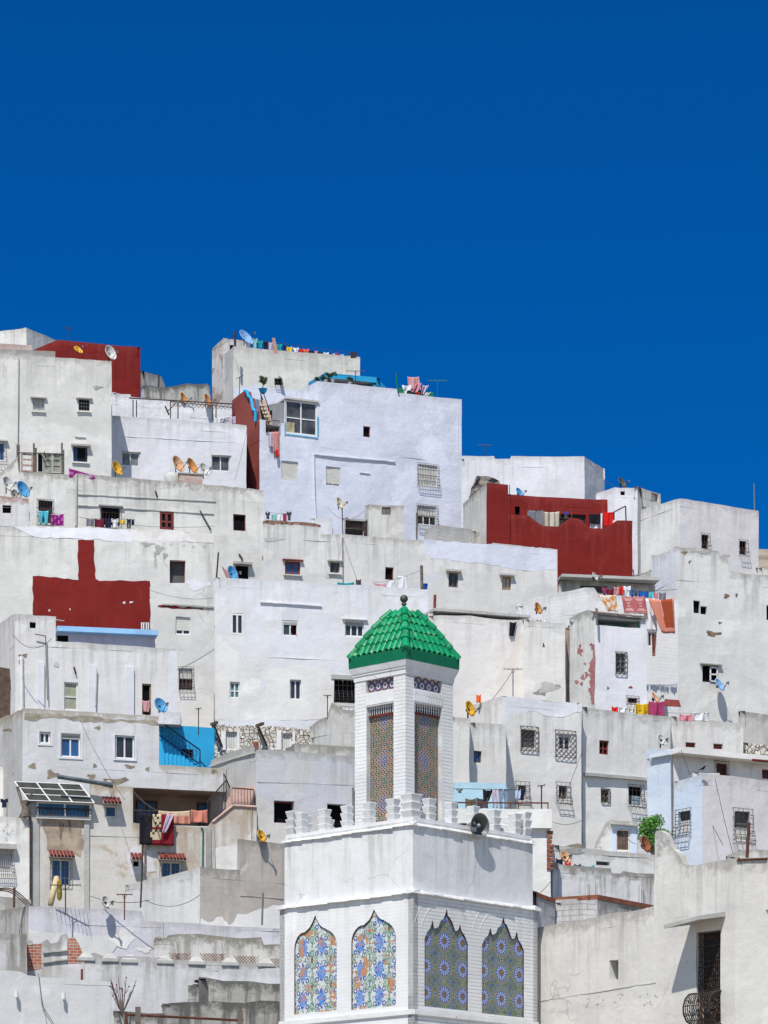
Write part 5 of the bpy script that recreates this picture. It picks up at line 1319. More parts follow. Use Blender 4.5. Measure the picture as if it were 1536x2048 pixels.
# glazed balcony: sloping glass roof and blue panes
mb=MB(); q0,q1=f.u(72),f.u(181); zl=f.uz(120,1606)[1]; zb_=f.uz(120,1634)[1]
f.box(mb,q0,q1,zb_-.10,zb_,-.02,.16); f.box(mb,q0,q1,zl-.06,zl,.0,.16)
for x in (72,127,178): f.box(mb,f.u(x),f.u(x)+.07,zb_,zl,.02,.14)
fr=mb.build('balcony_glazing',WF(),rt,bt)
mb=MB(); f.sheet(mb,q0+.03,q1-.03,zb_,zl-.06,.07); mb.build('pane',paint('blue_pane',(.02,.13,.27),.2,var=.3,scale=1),fr,bt)
railing(rt,f,q0,q1,zb_+.02,zb_+.32,.19,base=bt,n=14)
mb=MB(); fz=f; z_hi=f.uz(120,1570)[1]+.24
def rp(s,t,o=0): 
    return f.w(q0-.35+(q1-q0+.45)*s+.0*t, zl+(z_hi-zl)*t+o, .35-1.45*t)
tl=rp(0,1); 
def rq(s,t,o=0):
    a=rp(s,t,o); b=f.d*(-.35*t); return Vector((a.x+b.x*1.0,a.y+b.y,a.z))
for i in range(4):
    s=i/3; mb.tube(rq(s,0),rq(s,1),.026,5)
for j in range(4):
    t=j/3; mb.tube(rq(0,t),rq(1,t),.020,5)
gr=mb.build('glass_roof_frame',WF(),rt,bt)
mb=MB(); mb.face([rq(0,0,-.02),rq(1,0,-.02),rq(1,1,-.02),rq(0,1,-.02)]); mb.build('roof_glass',paint('dirty_roof_glass',(.06,.06,.05),.4,var=.3,scale=2),gr,bt)
mb=MB(); mb.tube(f.P(115,1553,.3),f.P(212,1568,.35),.09,8); mb.tube(f.P(206,1567,.35),f.P(226,1571,.35),.11,8); o=mb.build('drain_pipe',paint('grey_drain',(.12,.15,.17),.5,var=.3),None,f.P(160,1561,.3)); tag(o,'grey drain pipe lying above the glazed balcony','pipe')
# pink stair and its railings
mb=MB()
for i in range(7):
    t=i/7; a=f.P(452+2*i,1611-5*i,-.3-.3*i); mb.box(a.x,a.y,a.z-1.2,a.x+.95,a.y+.34,a.z+.16)
mb.build('pink_stairs',paint('pink_steps',(.55,.38,.33),.8,var=.15),rt,bt)
mb=MB(); 
for (xa,ya,xb,yb) in ((425,1644,466,1611),(466,1611,512,1614)):
    p=f.P(xa,ya,.02); q=f.P(xb,yb,.02); mb.tube(p,q,.06,5)
mb.build('pink_coping',paint('pink_steps',(.55,.38,.33)),rt,bt)
mb=MB()
def fence_seg(xa,ya,xb,yb,ha,hb,n,off):
    p=f.P(xa,ya,off); q=f.P(xb,yb,off); P2=p+Vector((0,0,ha)); Q2=q+Vector((0,0,hb)); mb.tube(P2,Q2,.028,5); mb.tube(p,q,.02,5)
    for i in range(n+1): t=i/n; mb.tube(p.lerp(q,t),P2.lerp(Q2,t),.016,4)
fence_seg(447,1600,460,1612,1.1,.75,6,-1.2); fence_seg(464,1608,507,1611,.65,.65,7,0); fence_seg(415,1652,452,1615,1.0,1.1,12,-1.0); mb.build('stair_railing',IR(),rt,bt)
pipe(hC2b,[(402,1655),(406,1658),(405,1740)],.03,paint('green_pipe',(.05,.16,.13),.6)); pipe(hC2b,[(428,1648),(430,1770)],.02,GR())
hC3=H('white house at the left edge with an ornate bulging window grille',WH(),139,(-20,1632),(62,1639),a=14,D=3,drop=.2,
  win=[w(-8,1700,24,1746,nc=1,gm=CU(),gr='bulgegrid',grm=LI(),gn=9,hood=(.2,.25),cur=(.0,1,.3,1,CU()))])
for i in range(16): blob(hC3,rnd.uniform(4,58),rnd.uniform(1645,1680),rnd.uniform(.8,2.5),rnd.uniform(.8,2.2),GR())
pipe(hC3,[(61,1632),(61,1800)],.045,IR())
h=H('plain white wall with recessed bays at the left edge, above the ornate grille',WH(),147,(-20,1530),(52,1540),a=10,D=2,name='bay_wall',cat='wall')
h=H('low concrete kerb wall below the ornate grille at the left edge',CON(),128,(-20,1790),(62,1800),a=12,D=2,name='kerb_wall',cat='wall')
# -- centre: empty dark windows
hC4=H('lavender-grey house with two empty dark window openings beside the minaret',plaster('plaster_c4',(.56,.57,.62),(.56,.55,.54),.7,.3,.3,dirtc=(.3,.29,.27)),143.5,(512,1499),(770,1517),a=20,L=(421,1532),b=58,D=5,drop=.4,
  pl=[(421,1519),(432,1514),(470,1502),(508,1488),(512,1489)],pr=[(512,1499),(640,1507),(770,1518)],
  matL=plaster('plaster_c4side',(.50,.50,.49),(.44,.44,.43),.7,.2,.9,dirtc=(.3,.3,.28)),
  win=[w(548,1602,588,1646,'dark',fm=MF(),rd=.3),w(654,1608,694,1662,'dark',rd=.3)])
ledge(hC4,(421,1531),(511,1503),.06,.07,GR(),face='L'); patch(hC4,[(505,1482),(517,1484),(518,1500),(512,1502)],paint('terracotta_brick',(.33,.12,.07),.9,var=.3,scale=7),name='brick_end'); ledge(hC4,(515,1564),(712,1570),.02,.008); pipe(hC4,[(706,1575),(708,1640)],.05,LI())
patch(hC4,[(514,1590),(600,1650),(712,1600),(770,1640),(770,1760),(514,1760)],plaster('plaster_greyer',(.63,.625,.61),(.57,.565,.55)),name='limewash')
# -- beige box
hC5=H('bare beige rendered block left of the minaret with one raised end',BE(),124,(400,1733),(590,1752),a=29,L=(250,1758),b=50,D=4,drop=.2,jit=.02,
  pr=[(400,1733),(480,1740),(480,1677),(567,1688),(590,1691)],matL=plaster('plaster_c5side',(.62,.615,.605),(.57,.56,.55),.4,.3,.3),pl=[(250,1770),(330,1752),(400,1733)])
patch(hC5,[(440,1833),(480,1828),(545,1812),(588,1800),(588,1900),(401,1900),(401,1840)],WH(),name='limewash'); ledge(hC5,(480,1790),(566,1797),.02,.015,BE())
# -- front rows, bottom left
hD1=H('long lilac-white garden wall with a cracked grey lower half, bottom left',plaster('plaster_d1',(.62,.61,.67),(.56,.555,.555),.3,.3,.2),118,(57,1812),(560,1858),a=15,L=(-20,1822),b=70,D=2,drop=.1,name='terrace_wall',cat='wall',jit=.02,
  pr=[(57,1812),(200,1817),(284,1822),(290,1841),(360,1846),(541,1856),(560,1857)],matL=GR())
patch(hD1,[(57,1860),(120,1868),(190,1872),(232,1866),(262,1850),(275,1852),(262,1870),(240,1880),(225,1905),(260,1925),(57,1925)],plaster('plaster_b3',(.6,.6,.6)),name='worn_patch'); blob(hD1,246,1882,22,12,PK()); blob(hD1,290,1900,15,6,PK()); 
hD1a=H('damp-stained grey wall at the left edge above the plain white front wall',plaster('plaster_d1a',(.56,.56,.57),(.40,.39,.375),.7,.4,.9,dirtc=(.2,.19,.17),under=(.30,.28,.25),underamt=.05),112.5,(-20,1866),(53,1869),a=10,D=1.5,drop=.1,name='stained_wall',cat='wall',jit=.03)
BRK=brickm('red_brick',(.42,.11,.05),(.32,.08,.04),(.42,.38,.33),.26,.10,.012)
hD2=H('ruined garden wall with two patches of red brick showing, bottom left',plaster('plaster_d2',(.64,.63,.63),(.56,.55,.53),.6,.5,.4),113.8,(52,1884),(300,1912),a=12,D=1,drop=.05,name='ruined_wall',cat='wall',jit=.05,
  pr=[(52,1890),(83,1887),(84,1884),(96,1876),(103,1884),(118,1882),(124,1872),(134,1868),(138,1876),(150,1874),(160,1890),(166,1910),(190,1906),(215,1915),(300,1916)])
patch(hD2,[(54,1890),(84,1887),(84,1937),(54,1944)],BRK,name='brick_patch',jit=.01); patch(hD2,[(136,1877),(150,1875),(158,1886),(165,1904),(165,1926),(135,1928)],BRK,name='brick_patch',jit=.01)
ledge(hD2,(86,1905),(134,1899),.04,.08); ledge(hD2,(86,1925),(134,1918),.04,.08); patch(hD2,[(161,1938),(166,1938),(166,1962),(161,1962)],MF(),name='post_hole',jit=.005)
hD4=H('grey-white yard wall topped by low pillars and lattice brick, left of minaret',plaster('plaster_d4',(.61,.61,.62),(.555,.55,.55),.6,.3,.35),111,(170,1914),(562,1930),a=10,D=1.5,drop=.05,name='yard_wall',cat='wall',jit=.02,
  pr=[(170,1918),(250,1912),(300,1914),(330,1917),(400,1920),(470,1926),(562,1930)])
LBR=vcol('lattice_brick',.9,.2,.1)
f=hD4['R']; cap=plaster('plaster_cap',(.50,.495,.48),(.38,.375,.36),.7,.5,.4)
for i,x in enumerate((172,220,258,330,393,460,532)):
    mb=MB(); u=f.u(x); z=f.uz(x,1918+i*2)[1]; f.box(mb,u-.27,u+.27,z-.05,z+.05,-.35,.05); mb.box8([f.w(u-.24,z+.05,.03),f.w(u+.24,z+.05,.03),f.w(u+.24,z+.05,-.3),f.w(u-.24,z+.05,-.3),f.w(u-.10,z+.20,-.07),f.w(u+.12,z+.22,-.07),f.w(u+.12,z+.20,-.2),f.w(u-.10,z+.20,-.2)])
    mb.build('pillar',cap,hD4['root'],hD4['base'])
for x0,x1,y in ((345,382,1905),(407,447,1906),(475,516,1911),(541,562,1916)):
    mb=MB(); u0=f.u(x0);u1=f.u(x1); z1=f.uz(x0,y)[1]; z0=z1-.30; n=int((u1-u0)/.1)
    for i in range(n+1):
        for j in range(3):
            for sg in (1,-1):
                a=f.w(u0+i*.1,z0+j*.1,-.1); b=f.w(u0+i*.1+.1*sg,z0+j*.1+.1,-.1); mb.tube(a,b,.016,4,c=(.30,.19,.13))
    mb.build('lattice_bricks',paint('lattice_clay',(.30,.20,.15),.9,var=.3,scale=6),hD4['root'],hD4['base'])
hD5=H('crumbling parapet wall with a ragged mossy top edge behind the low pillars',plaster('plaster_d5',(.58,.57,.55),(.46,.455,.43),1.0,.5,.5,dirtc=(.2,.19,.16)),113,(308,1872),(575,1890),a=9,D=1,drop=.05,name='ruined_wall',cat='wall',jit=.05,
  pr=[(308,1878),(309,1876),(334,1875),(335,1869),(360,1870),(440,1872),(522,1876),(527,1886),(545,1889),(575,1890)])
f=hD5['R']
for x in (352,441): pipe(hD5,[(x-2,1884),(x+2,1908)],.06,GR())
hD6=H('bright white wall stub between the yard wall and the mossy stone steps',LW(),109.5,(424,1941),(570,1938),a=6,D=1,name='wall_stub',cat='wall')
hD7=H('broad plain white wall in the bottom left corner with two small white fittings',plaster('plaster_d7',(.61,.615,.625),(.585,.59,.60),.05,.1,.05),105.5,(-20,1941),(222,1965),a=20,D=2,drop=.1,name='front_wall',cat='wall',jit=.008,
  pr=[(-20,1941),(20,1941),(42,1943),(55,1950),(120,1956),(200,1962),(222,1965)])
f=hD7['R']
for x,y in ((33,1988),(127,1992)):
    p=f.P(x,y,.0); mb=MB(); mb.tube(p,f.P(x,y,.16),.05,8,.04); mb.tube(f.P(x,y,.14)+Vector((0,0,.10)),f.P(x,y,.14)-Vector((0,0,.10)),.055,8); o=mb.build('wall_fitting',WF(),None,p); tag(o,'small white insulator fitting on the corner wall, '+('nearer the left edge' if x<80 else 'nearer the plant'),'fitting','white fittings on the corner wall')
p=[(77,1948),(80,1975),(84,2010),(110,2052)]; mb=MB(); mb.path([f.P(x,y,.05) for x,y in p],.012,5); mb.path([f.P(x,y,.05) for x,y in [(77,1948),(82,1990),(95,2052)]],.010,5); o=mb.build('cable',LI(),None,f.P(77,2050,.05)); tag(o,'grey cables hanging down the plain white corner wall','cable')
hD8=H('mossy dark stone steps and parapet left of the minaret base',DG(),107,(325,2008),(575,2022),a=10,D=1.5,drop=.05,name='stone_steps',cat='wall',jit=.05,
  pr=[(325,2009),(340,2006),(378,2005),(378,2006),(430,2004),(520,2002),(575,2004)])
box(hD8['root'],DG(),108.2,(376,1970),(575,1966),a=4,D=1.5,drop=.05,jit=.05,pr=[(376,2000),(382,1984),(386,1970),(396,1970),(398,1957),(410,1957),(447,1964),(500,1963),(575,1966)],name='upper_step')
box(hD8['root'],plaster('plaster_black',(.16,.16,.155),(.09,.09,.09),.6,.3,.6),108.0,(397,1957),(447,1966),a=40,D=.6,drop=.05,jit=.04,name='black_block')
box(hD8['root'],DG(),105.8,(228,2024),(330,2028),a=8,D=.8,drop=.05,jit=.05,name='low_step')
# rail
mb=MB(); f=plane(250,104,9)
mb.tube(f.P(252,2029,0),f.P(487,2041,0),.04,6); mb.tube(f.P(252,2027,0),f.P(252,2060,0),.05,6); o=mb.build('rail',RU(),None,f.P(252,2060,0)); tag(o,'rusty horizontal rail in front of the mossy stone steps','railing')
for x,y0,l in ((276,2014,'left-hand'),(481,2021,'right-hand')):
    mb=MB(); q=f.P(x,y0,.03); mb.box(q.x-.08,q.y-.05,q.z-1.2,q.x+.08,q.y+.05,q.z); o=mb.build('rail_post',GWD(),None,q-Vector((0,0,1.2))); tag(o,l+' grey wooden post of the rusty rail','post')
# plant
p=W(245,2026,105.3); pl=thing('plant','leafless pink-flowering shrub growing behind the plain white corner wall','plant',tuple(p-Vector((0,0,.2)))); bp=BASE[pl.name]
mb=MB(); rr=random.Random(4); tips=[]
for i in range(16):
    a=rr.uniform(-.75,.75); h_=rr.uniform(.5,1.0); q=p.copy(); d=Vector((a,rr.uniform(-.3,.3),1)).normalized(); r=.028
    for k in range(4):
        n_=q+(d+Vector((0,0,.12*k)))*h_*.25; mb.tube(q,n_,r,5,r*.75); q=n_; r*=.75
        if k==2 and rr.random()<.7: e=q+Vector((rr.uniform(-.2,.2),0,.2)); mb.tube(q,e,r,4,r*.6); tips.append(e)
    tips.append(q)
mb.build('stems',paint('grey_bark',(.16,.13,.12),.9,var=.3),pl,bp)
mb=MB()
for t in tips:
    if rr.random()<.4: mb.lathe([(.001,-.03),(.02,-.01),(.026,.01),(.001,.035)],6,Matrix.Translation(t))
mb.build('flowers',paint('pink_flower',(.25,.09,.11),.8,var=.2),pl,bp)

# ================= right side
hF1=H('pale house with two lattice-barred windows and a fresh white parapet, right of the lantern',plaster('plaster_f1',(.70,.685,.66),(.65,.635,.61),.3,.5,.3),133,(1004,1392),(1163,1407),a=25,L=(936,1413),b=56,D=4,drop=.3,jit=.02,
  win=[w(1044,1458,1072,1495,'dark',gr='lattice',ge=.08,dm=paint('grey_room',(.12,.12,.12))),w(1118,1471,1142,1500,nc=2,fm=WF(),gm=GLS(),gr='lattice',ge=.18),
       w(1036,1570,1052,1600,'dark',gr='bulgegrid',ge=.12,dm=paint('grey_room',(.12,.12,.12))),w(1117,1571,1134,1598,nc=2,fm=GWD(),gm=GLS(),gr='bulgegrid',ge=.12)])
patch(hF1,[(1004,1392),(1163,1407),(1162,1424),(1140,1430),(1125,1437),(1095,1432),(1070,1420),(1040,1426),(1020,1440),(1005,1446)],LW(),name='limewash')
box(hF1['root'],plaster('plaster_f1',(.64,.63,.61)),131.2,(938,1445),(1012,1450),a=24,D=1.5,name='wall',drop=.1,win=[w(947,1501,963,1525,nc=1,fm=paint('dark_frame',(.10,.07,.06)),gm=GLB())])
box(hF1['root'],plaster('plaster_f1b',(.68,.67,.645),(.62,.61,.59)),130.2,(895,1433),(938,1436),a=10,D=1.5,name='wall',drop=.1)
blob(hF1,1150,1692,16,4,ERD)
hF2=H('white house with a dirty ledge across its middle, right of the lattice windows',plaster('plaster_f2',(.67,.66,.645),(.62,.61,.60),.5,.3,.35),135,(1163,1415),(1341,1434),D=4,drop=.2,
  win=[w(1199,1481,1218,1509,nc=2,nr=2,fm=MF(),gm=DARK()),w(1202,1578,1219,1605,nc=2,fm=GWD(),gm=GLS(),gr='lattice',ge=.0),w(1258,1573,1284,1610,'dark',gr='bulgegrid',cur=(.3,.9,.05,.5,clothm('paleb',(.3,.42,.5))))])
patch(hF2,[(1165,1556),(1294,1562),(1294,1650),(1240,1700),(1165,1700)],WH(),name='limewash'); ledge(hF2,(1168,1546),(1294,1557),.12,.16,CON()); pipe(hF2,[(1163,1420),(1165,1690)],.03,GR())
patch(hF2,[(1292,1500),(1340,1500),(1340,1700),(1294,1700),(1294,1560)],LB(),name='pale_blue_wash',off=.009)
hF3=H('plain pale house with two small maroon hatches, at right under the big weathered house',plaster('plaster_f3',(.69,.68,.665),(.64,.63,.62),.4,.2,.3),138.5,(1341,1433),(1486,1448),a=20,D=3,drop=.2,win=[w(1371,1484,1391,1494,'dark',dm=MF()),w(1427,1487,1446,1498,'dark',dm=MF())])
h=H('low rubble wall at the right edge beside the maroon hatches',rubble('rubble_stone'),140,(1484,1483),(1550,1490),a=10,D=1,name='rubble_wall',cat='wall',jit=.06)
h=H('weathered pale wall behind the low rubble wall at the right edge',GR(),147,(1480,1422),(1550,1432),a=15,D=2,name='back_wall',cat='wall')
hF4=H('white house with a deep overhanging roof slab and a pale blue side, right',plaster('plaster_f4',(.74,.73,.73),(.69,.68,.68),.3,.2,.2),128.5,(1345,1507),(1550,1528),a=28,L=(1294,1518),b=50,D=4,drop=.1,matL=LB(),
  win=[w(1432,1526,1455,1556,'dark',fm=MF(),gr='flat',grm=RU(),dm=paint('maroon_room',(.07,.03,.025))),w(1524,1539,1550,1558,'dark',fm=MF(),dm=paint('maroon_room',(.07,.03,.025)))])
f=hF4['R']; mb=MB(); u0=f.u(1343)-.25; u1=f.u(1552); z=W(1345,1499,128.5).z; f.box(mb,u0+.2,u1,z-.20,z,-.25,.55); mb.build('roof_slab',WH(),hF4['root'],hF4['base'])
f=hF4['L']; mb=MB(); z=W(1345,1502,128.5).z; f.box(mb,f.u(1305),f.u(1345)-.05,z-.14,z-.0,-.5,.14); mb.build('side_slab',LB(),hF4['root'],hF4['base'])
f=hF4['R']; mb=MB(); mb.tube(f.P(1505,1520,.75),f.P(1550,1524,.75),.05,6); mb.build('red_pipe',RT(),hF4['root'],hF4['base'])
ff=hF4['L']; pipe(hF4,[(1343,1512),(1346,1720)],.04,LI(),face='L')
hF5=H('corner house, pale blue left side and lilac-white right side, two barred windows',LL(),120.5,(1405,1548),(1550,1562),a=30,L=(1347,1563),b=52,D=3,drop=.3,matL=LB(),jit=.02,
  win=[w(1469,1622,1500,1682,'dark',gr='bulgegrid',ge=.08,dm=paint('grey_room',(.12,.12,.12)),cur=(.1,.95,.0,.45,CU()))],
  winL=[w(1356,1623,1380,1668,'dark',gr='bulgegrid',ge=.08,dm=paint('grey_room',(.12,.12,.12)),cur=(.1,.95,.0,.6,CU()))])
box(hF5['root'],WH(),121,(1385,1543),(1440,1549),a=15,D=.8,name='roof_kerb',drop=.05,jit=.05,zb=W(0,1580,121).z)
# door house
hE4=H('small white gatehouse with a grey plank door framed in pale blue',plaster('plaster_e4',(.71,.70,.67),(.65,.63,.60),.7,.3,.3),117,(1190,1692),(1274,1645),a=12,D=2,drop=.05,name='gatehouse',cat='gatehouse',jit=.03,
  pr=[(1190,1700),(1196,1680),(1205,1662),(1215,1643),(1225,1638),(1274,1643)],win=[w(1233,1659,1259,1701,'planks',nc=1,gm=paint('brown_planks',(.16,.115,.09),.85,var=.3,scale=6),fw=.03,rd=.1,door=1)])
patch(hE4,[(1223,1649),(1273,1652),(1273,1660),(1262,1658),(1231,1657),(1231,1705),(1223,1705)],plaster('plaster_pb2',(.58,.66,.78),(.52,.6,.74)),name='pale_blue_frame',jit=.01); patch(hE4,[(1261,1656),(1273,1657),(1273,1706),(1261,1706)],plaster('plaster_pb2',(.58,.66,.78)),name='pale_blue_frame',jit=.01)
ledge(hE4,(1221,1646),(1273,1651),.05,.14,CON())
hE3=H('white flat-roofed house behind the right battlements with a terrace rail and washing',WH(),111.5,(895,1618),(1101,1619),a=3,D=3,drop=.3,jit=.008)
f=hE3['R']; mb=MB(); f.box(mb,f.u(895),f.u(1103),f.uz(1000,1657)[1],f.uz(1000,1619.5)[1],-.02,.16); mb.build('parapet_slab',WH(),hE3['root'],hE3['base'])
mb=MB()
for i in range(9):
    z=f.uz(1101,1660+i*9)[1]; u=f.u(1101); f.box(mb,u-.12,u+rnd.uniform(.04,.12),z-.12,z-.03,-.2,.05)
mb.build('toothed_brick_end',paint('terracotta_brick',(.33,.12,.07),.9,var=.3,scale=7),hE3['root'],hE3['base'])
mb=MB(); mb.tube(f.P(895,1605,-.2),f.P(1097,1606,-.2),.025,5)
for x in (915,960,1021,1037,1096): mb.tube(f.P(x,1620,-.2),f.P(x,1606,-.2),.02,5)
mb.build('terrace_rail',RU(),hE3['root'],hE3['base'])
hSB=H('pale turquoise roof wall behind the washing above the loudspeaker',paint('paint_paleturq',(.42,.62,.72),.8,var=.08),117,(893,1563),(1012,1568),a=3,D=.6,name='terrace_wall',cat='wall',roof=False)
hE2=H('low white wall with a shaded slot, below the plank door',plaster('plaster_e2',(.72,.715,.72),(.67,.665,.66),.5,.3,.2),114.5,(1104,1690),(1330,1712),a=22,D=1.5,drop=.1,name='terrace_wall',cat='wall',win=[w(1192,1723,1220,1731,'dark',dm=paint('grey_room',(.12,.12,.12)),rd=.2)])
blob(hE2,1141,1702,30,5,DG())
hE2b=H('rain-streaked weathered wall with ragged top, behind the red brick edges',plaster('plaster_e2b',(.62,.62,.63),(.54,.54,.535),.9,.5,1.0,dirtc=(.20,.19,.17)),112.6,(1106,1729),(1330,1750),a=20,L=(1098,1730),D=1.2,drop=.1,name='ruined_wall',cat='wall',jit=.05,
  pr=[(1106,1729),(1140,1730),(1187,1735),(1222,1736),(1224,1743),(1246,1744),(1248,1741),(1330,1750)])
BR2=brickm('red_brick_edge',(.45,.12,.06),(.36,.09,.045),(.5,.42,.35),.30,.16,.012)
hE1b=H('unfinished wall with red brick courses over rough white blocks, right of the minaret',plaster('plaster_blocks',(.62,.61,.62),(.5,.49,.48),.3,.9,.4,brick=(.55,.17,.010,(.30,.28,.26)),bumpy=1.0),108,(1195,1797),(1330,1822),a=50,L=(1110,1800),b=26,D=3,drop=.1,name='unfinished_wall',cat='wall',jit=.03,
  matL=plaster('plaster_blocks',(.62,.61,.62)))
o1=hE1b['o']; o1.data.materials[0]=GR()
for fc,pa,pb in (('R',(1195,1790.5),(1330,1816)),('L',(1110,1796),(1195,1790.5))):
    f=hE1b[fc]; mb=MB(); u0,z0=f.uz(*pa); u1,z1=f.uz(*pb); n=max(3,int((u1-u0)/.30))
    for i in range(n):
        a=u0+(u1-u0)*i/n; b=u0+(u1-u0)*(i+1)/n-.008; za=z0+(z1-z0)*i/n; zc=z0+(z1-z0)*(i+1)/n; 
        mb.box8([f.w(a,za-.12,.01),f.w(b,zc-.12,.01),f.w(b,zc-.12,-.2),f.w(a,za-.12,-.2),f.w(a,za+.02,.01),f.w(b,zc+.02,.01),f.w(b,zc+.02,-.2),f.w(a,za+.02,-.2)])
    mb.build('brick_course',paint('terracotta_brick',(.33,.12,.07),.9,var=.3,scale=7),hE1b['root'],hE1b['base'])
hE1c=H('short shaded wall with a red brick edge touching the minaret right side',plaster('plaster_shadeblocks',(.55,.54,.55),(.45,.45,.45),.5,.6,.5),107,(1058,1783),(1111,1802),a=58,D=1,name='unfinished_wall',cat='wall',jit=.03)  # darker block plaster, the wall's shade put into its colour
ledge(hE1c,(1059,1779),(1110,1798),.13,.02,paint('terracotta_brick',(.33,.12,.07)),name='brick_course')
for i,(x,y0,y1) in enumerate(((1176,1767,1794),(1179,1768,1794),(1191,1766,1793),(1194,1768,1793),(1278,1769,1806),(1283,1778,1808),(1287,1780,1810),(1290,1790,1811))):
    mb=MB(); mb.tube(W(x,y1+6,107.9+(x-1195)/65*.6 if x>1200 else 108.1),W(x,y0,107.9+(x-1195)/65*.6 if x>1200 else 108.1),.007,5); o=mb.build('reinforcing_rod',RU(),None,W(x,y1+6,108)); tag(o,('slim rusty reinforcing rod standing in the corner of the unfinished brick wall' if x<1200 else 'slim rusty reinforcing rod standing near the far end of the unfinished brick wall'),'rod','reinforcing rods at the wall corner' if x<1200 else 'reinforcing rods at the far wall end')
# big angled wall, lower right
hE1=H('big plain angled house at lower right with a tall iron-barred balcony door',plaster('plaster_e1',(.65,.635,.60),(.585,.57,.545),.6,.5,.3,under=(.60,.61,.62),underamt=-.01),97.8,(1470,1716),(1550,1714),a=8,L=(1066,1856),b=51,D=4,drop=.3,jit=.02,zb=2.0,
  pl=[(1066,1856),(1180,1835),(1309,1812),(1309,1700),(1306,1673),(1311,1663),(1318,1659),(1330,1667),(1338,1686),(1345,1698),(1358,1712),(1366,1729),(1380,1733),(1420,1726),(1470,1716)],
  winL=[w(1392,1862,1441,2046,'dark',rd=.32,dm=paint('dark_door',(.035,.028,.024),.7,var=.3)),w(1218,1919,1236,1958,'dark',rd=.4,dm=paint('grey_brown_room',(.10,.085,.07)))])
f=hE1['L']; re=hE1['root']; be=hE1['base']
ledge(hE1,(1076,2001),(1312,1962),.04,.018,plaster('plaster_e1',(.6,.6,.6)),face='L')
for i in range(26): blob(hE1,rnd.uniform(1150,1315),rnd.uniform(1985,2015),rnd.uniform(1,3),rnd.uniform(.8,2),GR(),face='L')
for i in range(8): blob(hE1,rnd.uniform(1312,1335),rnd.uniform(1665,1710),rnd.uniform(2,5),rnd.uniform(3,7),CON(),face='L')
mb=MB(); a0=f.uz(1347,1862,.0); 
def q_(px,py,off): return f.P(px,py,off)
u0=f.u(1378); u1=f.u(1452); z0=f.uz(1415,1846)[1]
mb.box8([f.w(u0-.15,z0-.14,.85),f.w(u1-.25,z0-.02,.85),f.w(u1+.0,z0+.12,-.03),f.w(u0+.1,z0+.02,-.03),f.w(u0-.15,z0-.04,.85),f.w(u1-.25,z0+.09,.85),f.w(u1+.0,z0+.26,-.03),f.w(u0+.1,z0+.14,-.03)])
mb.build('stone_awning',CON(),re,be)
mb=MB(); uu0,uu1,zz0,zz1=f.rect(1392,1862,1441,2046); n=12; ww=uu1-uu0
for i in range(n+1): mb.tube(f.w(uu0+ww*i/n,zz0,-.08),f.w(uu0+ww*i/n,zz1-.03,-.08),.014,5)
for t in (.0,.12,.30,.36,.48,.62,.68,.84,.98):
    mb.tube(f.w(uu0,zz0+(zz1-zz0)*t,-.08),f.w(uu1,zz0+(zz1-zz0)*t,-.08),.016,5)
rr=random.Random(8)
def scroll(c,r,turn,o,sg=1,rad=.010):
    pr=None
    for k in range(15):
        t=k/14; a=turn+sg*t*7.0; q=r*(1-.75*t); p=f.w(c[0]+q*math.cos(a),c[1]+q*math.sin(a),o)
        if pr is not None: mb.tube(pr,p,rad,4)
        pr=p
for t in (.18,.42,.55,.74,.90):
    for i in range(4): scroll((uu0+ww*(i+.5)/4,zz0+(zz1-zz0)*t),ww/9,rr.uniform(0,6),-.07,1 if i%2 else -1)
mb.build('door_grille',IR(),re,be)
# round-bellied balcony basket
mb=MB(); zt_=zz0+.92; prf=[(0,.0),(.16,.02),(.36,.12),(.47,.32),(.48,.52),(.40,.74),(.25,.88),(.0,.92)]
n=12
for i in range(n+1):
    u=uu0-.02+(ww+.04)*i/n; mb.path([f.w(u,zz0-.05+z,o) for o,z in prf],.014 if 0<i<n else .026,5)
for o,z in (prf[2],prf[4],prf[6]): mb.tube(f.w(uu0-.02,zz0-.05+z,o),f.w(uu1+.02,zz0-.05+z,o),.014,5)
for u in (uu0-.02,uu1+.02):
    for (co,cz,r) in ((.30,.22,.10),(.29,.47,.12),(.26,.70,.09),(.12,.32,.08),(.11,.60,.08)):
        pr=None
        for k in range(15):
            t=k/14; a=t*7.2; q=r*(1-.7*t); p=f.w(u,zz0-.05+cz+q*math.sin(a),co+q*math.cos(a))
            if pr is not None: mb.tube(pr,p,.012,4)
            pr=p
for i in range(6): 
    for k2 in (0,1): scroll((uu0+ww*(i+.5)/6,zz0+.25+.33*k2),ww/13,i,.47,1 if (i+k2)%2 else -1)
mb.build('balcony_basket',IR(),re,be)
mb=MB(); f2=hE1['R']; mb.path([f2.P(x,y,.05) for x,y in [(1475,1722),(1478,1716),(1481,1722),(1484,1719),(1550,1717)]],.03,5); mb.build('red_cable',RU(),re,be)
h=H('low pale wall stub in front of the lilac corner house, right edge',GW(),106,(1455,1712),(1550,1695),a=5,D=1,name='wall_stub',cat='wall',jit=.03,pr=[(1455,1712),(1470,1702),(1500,1697),(1550,1700)])
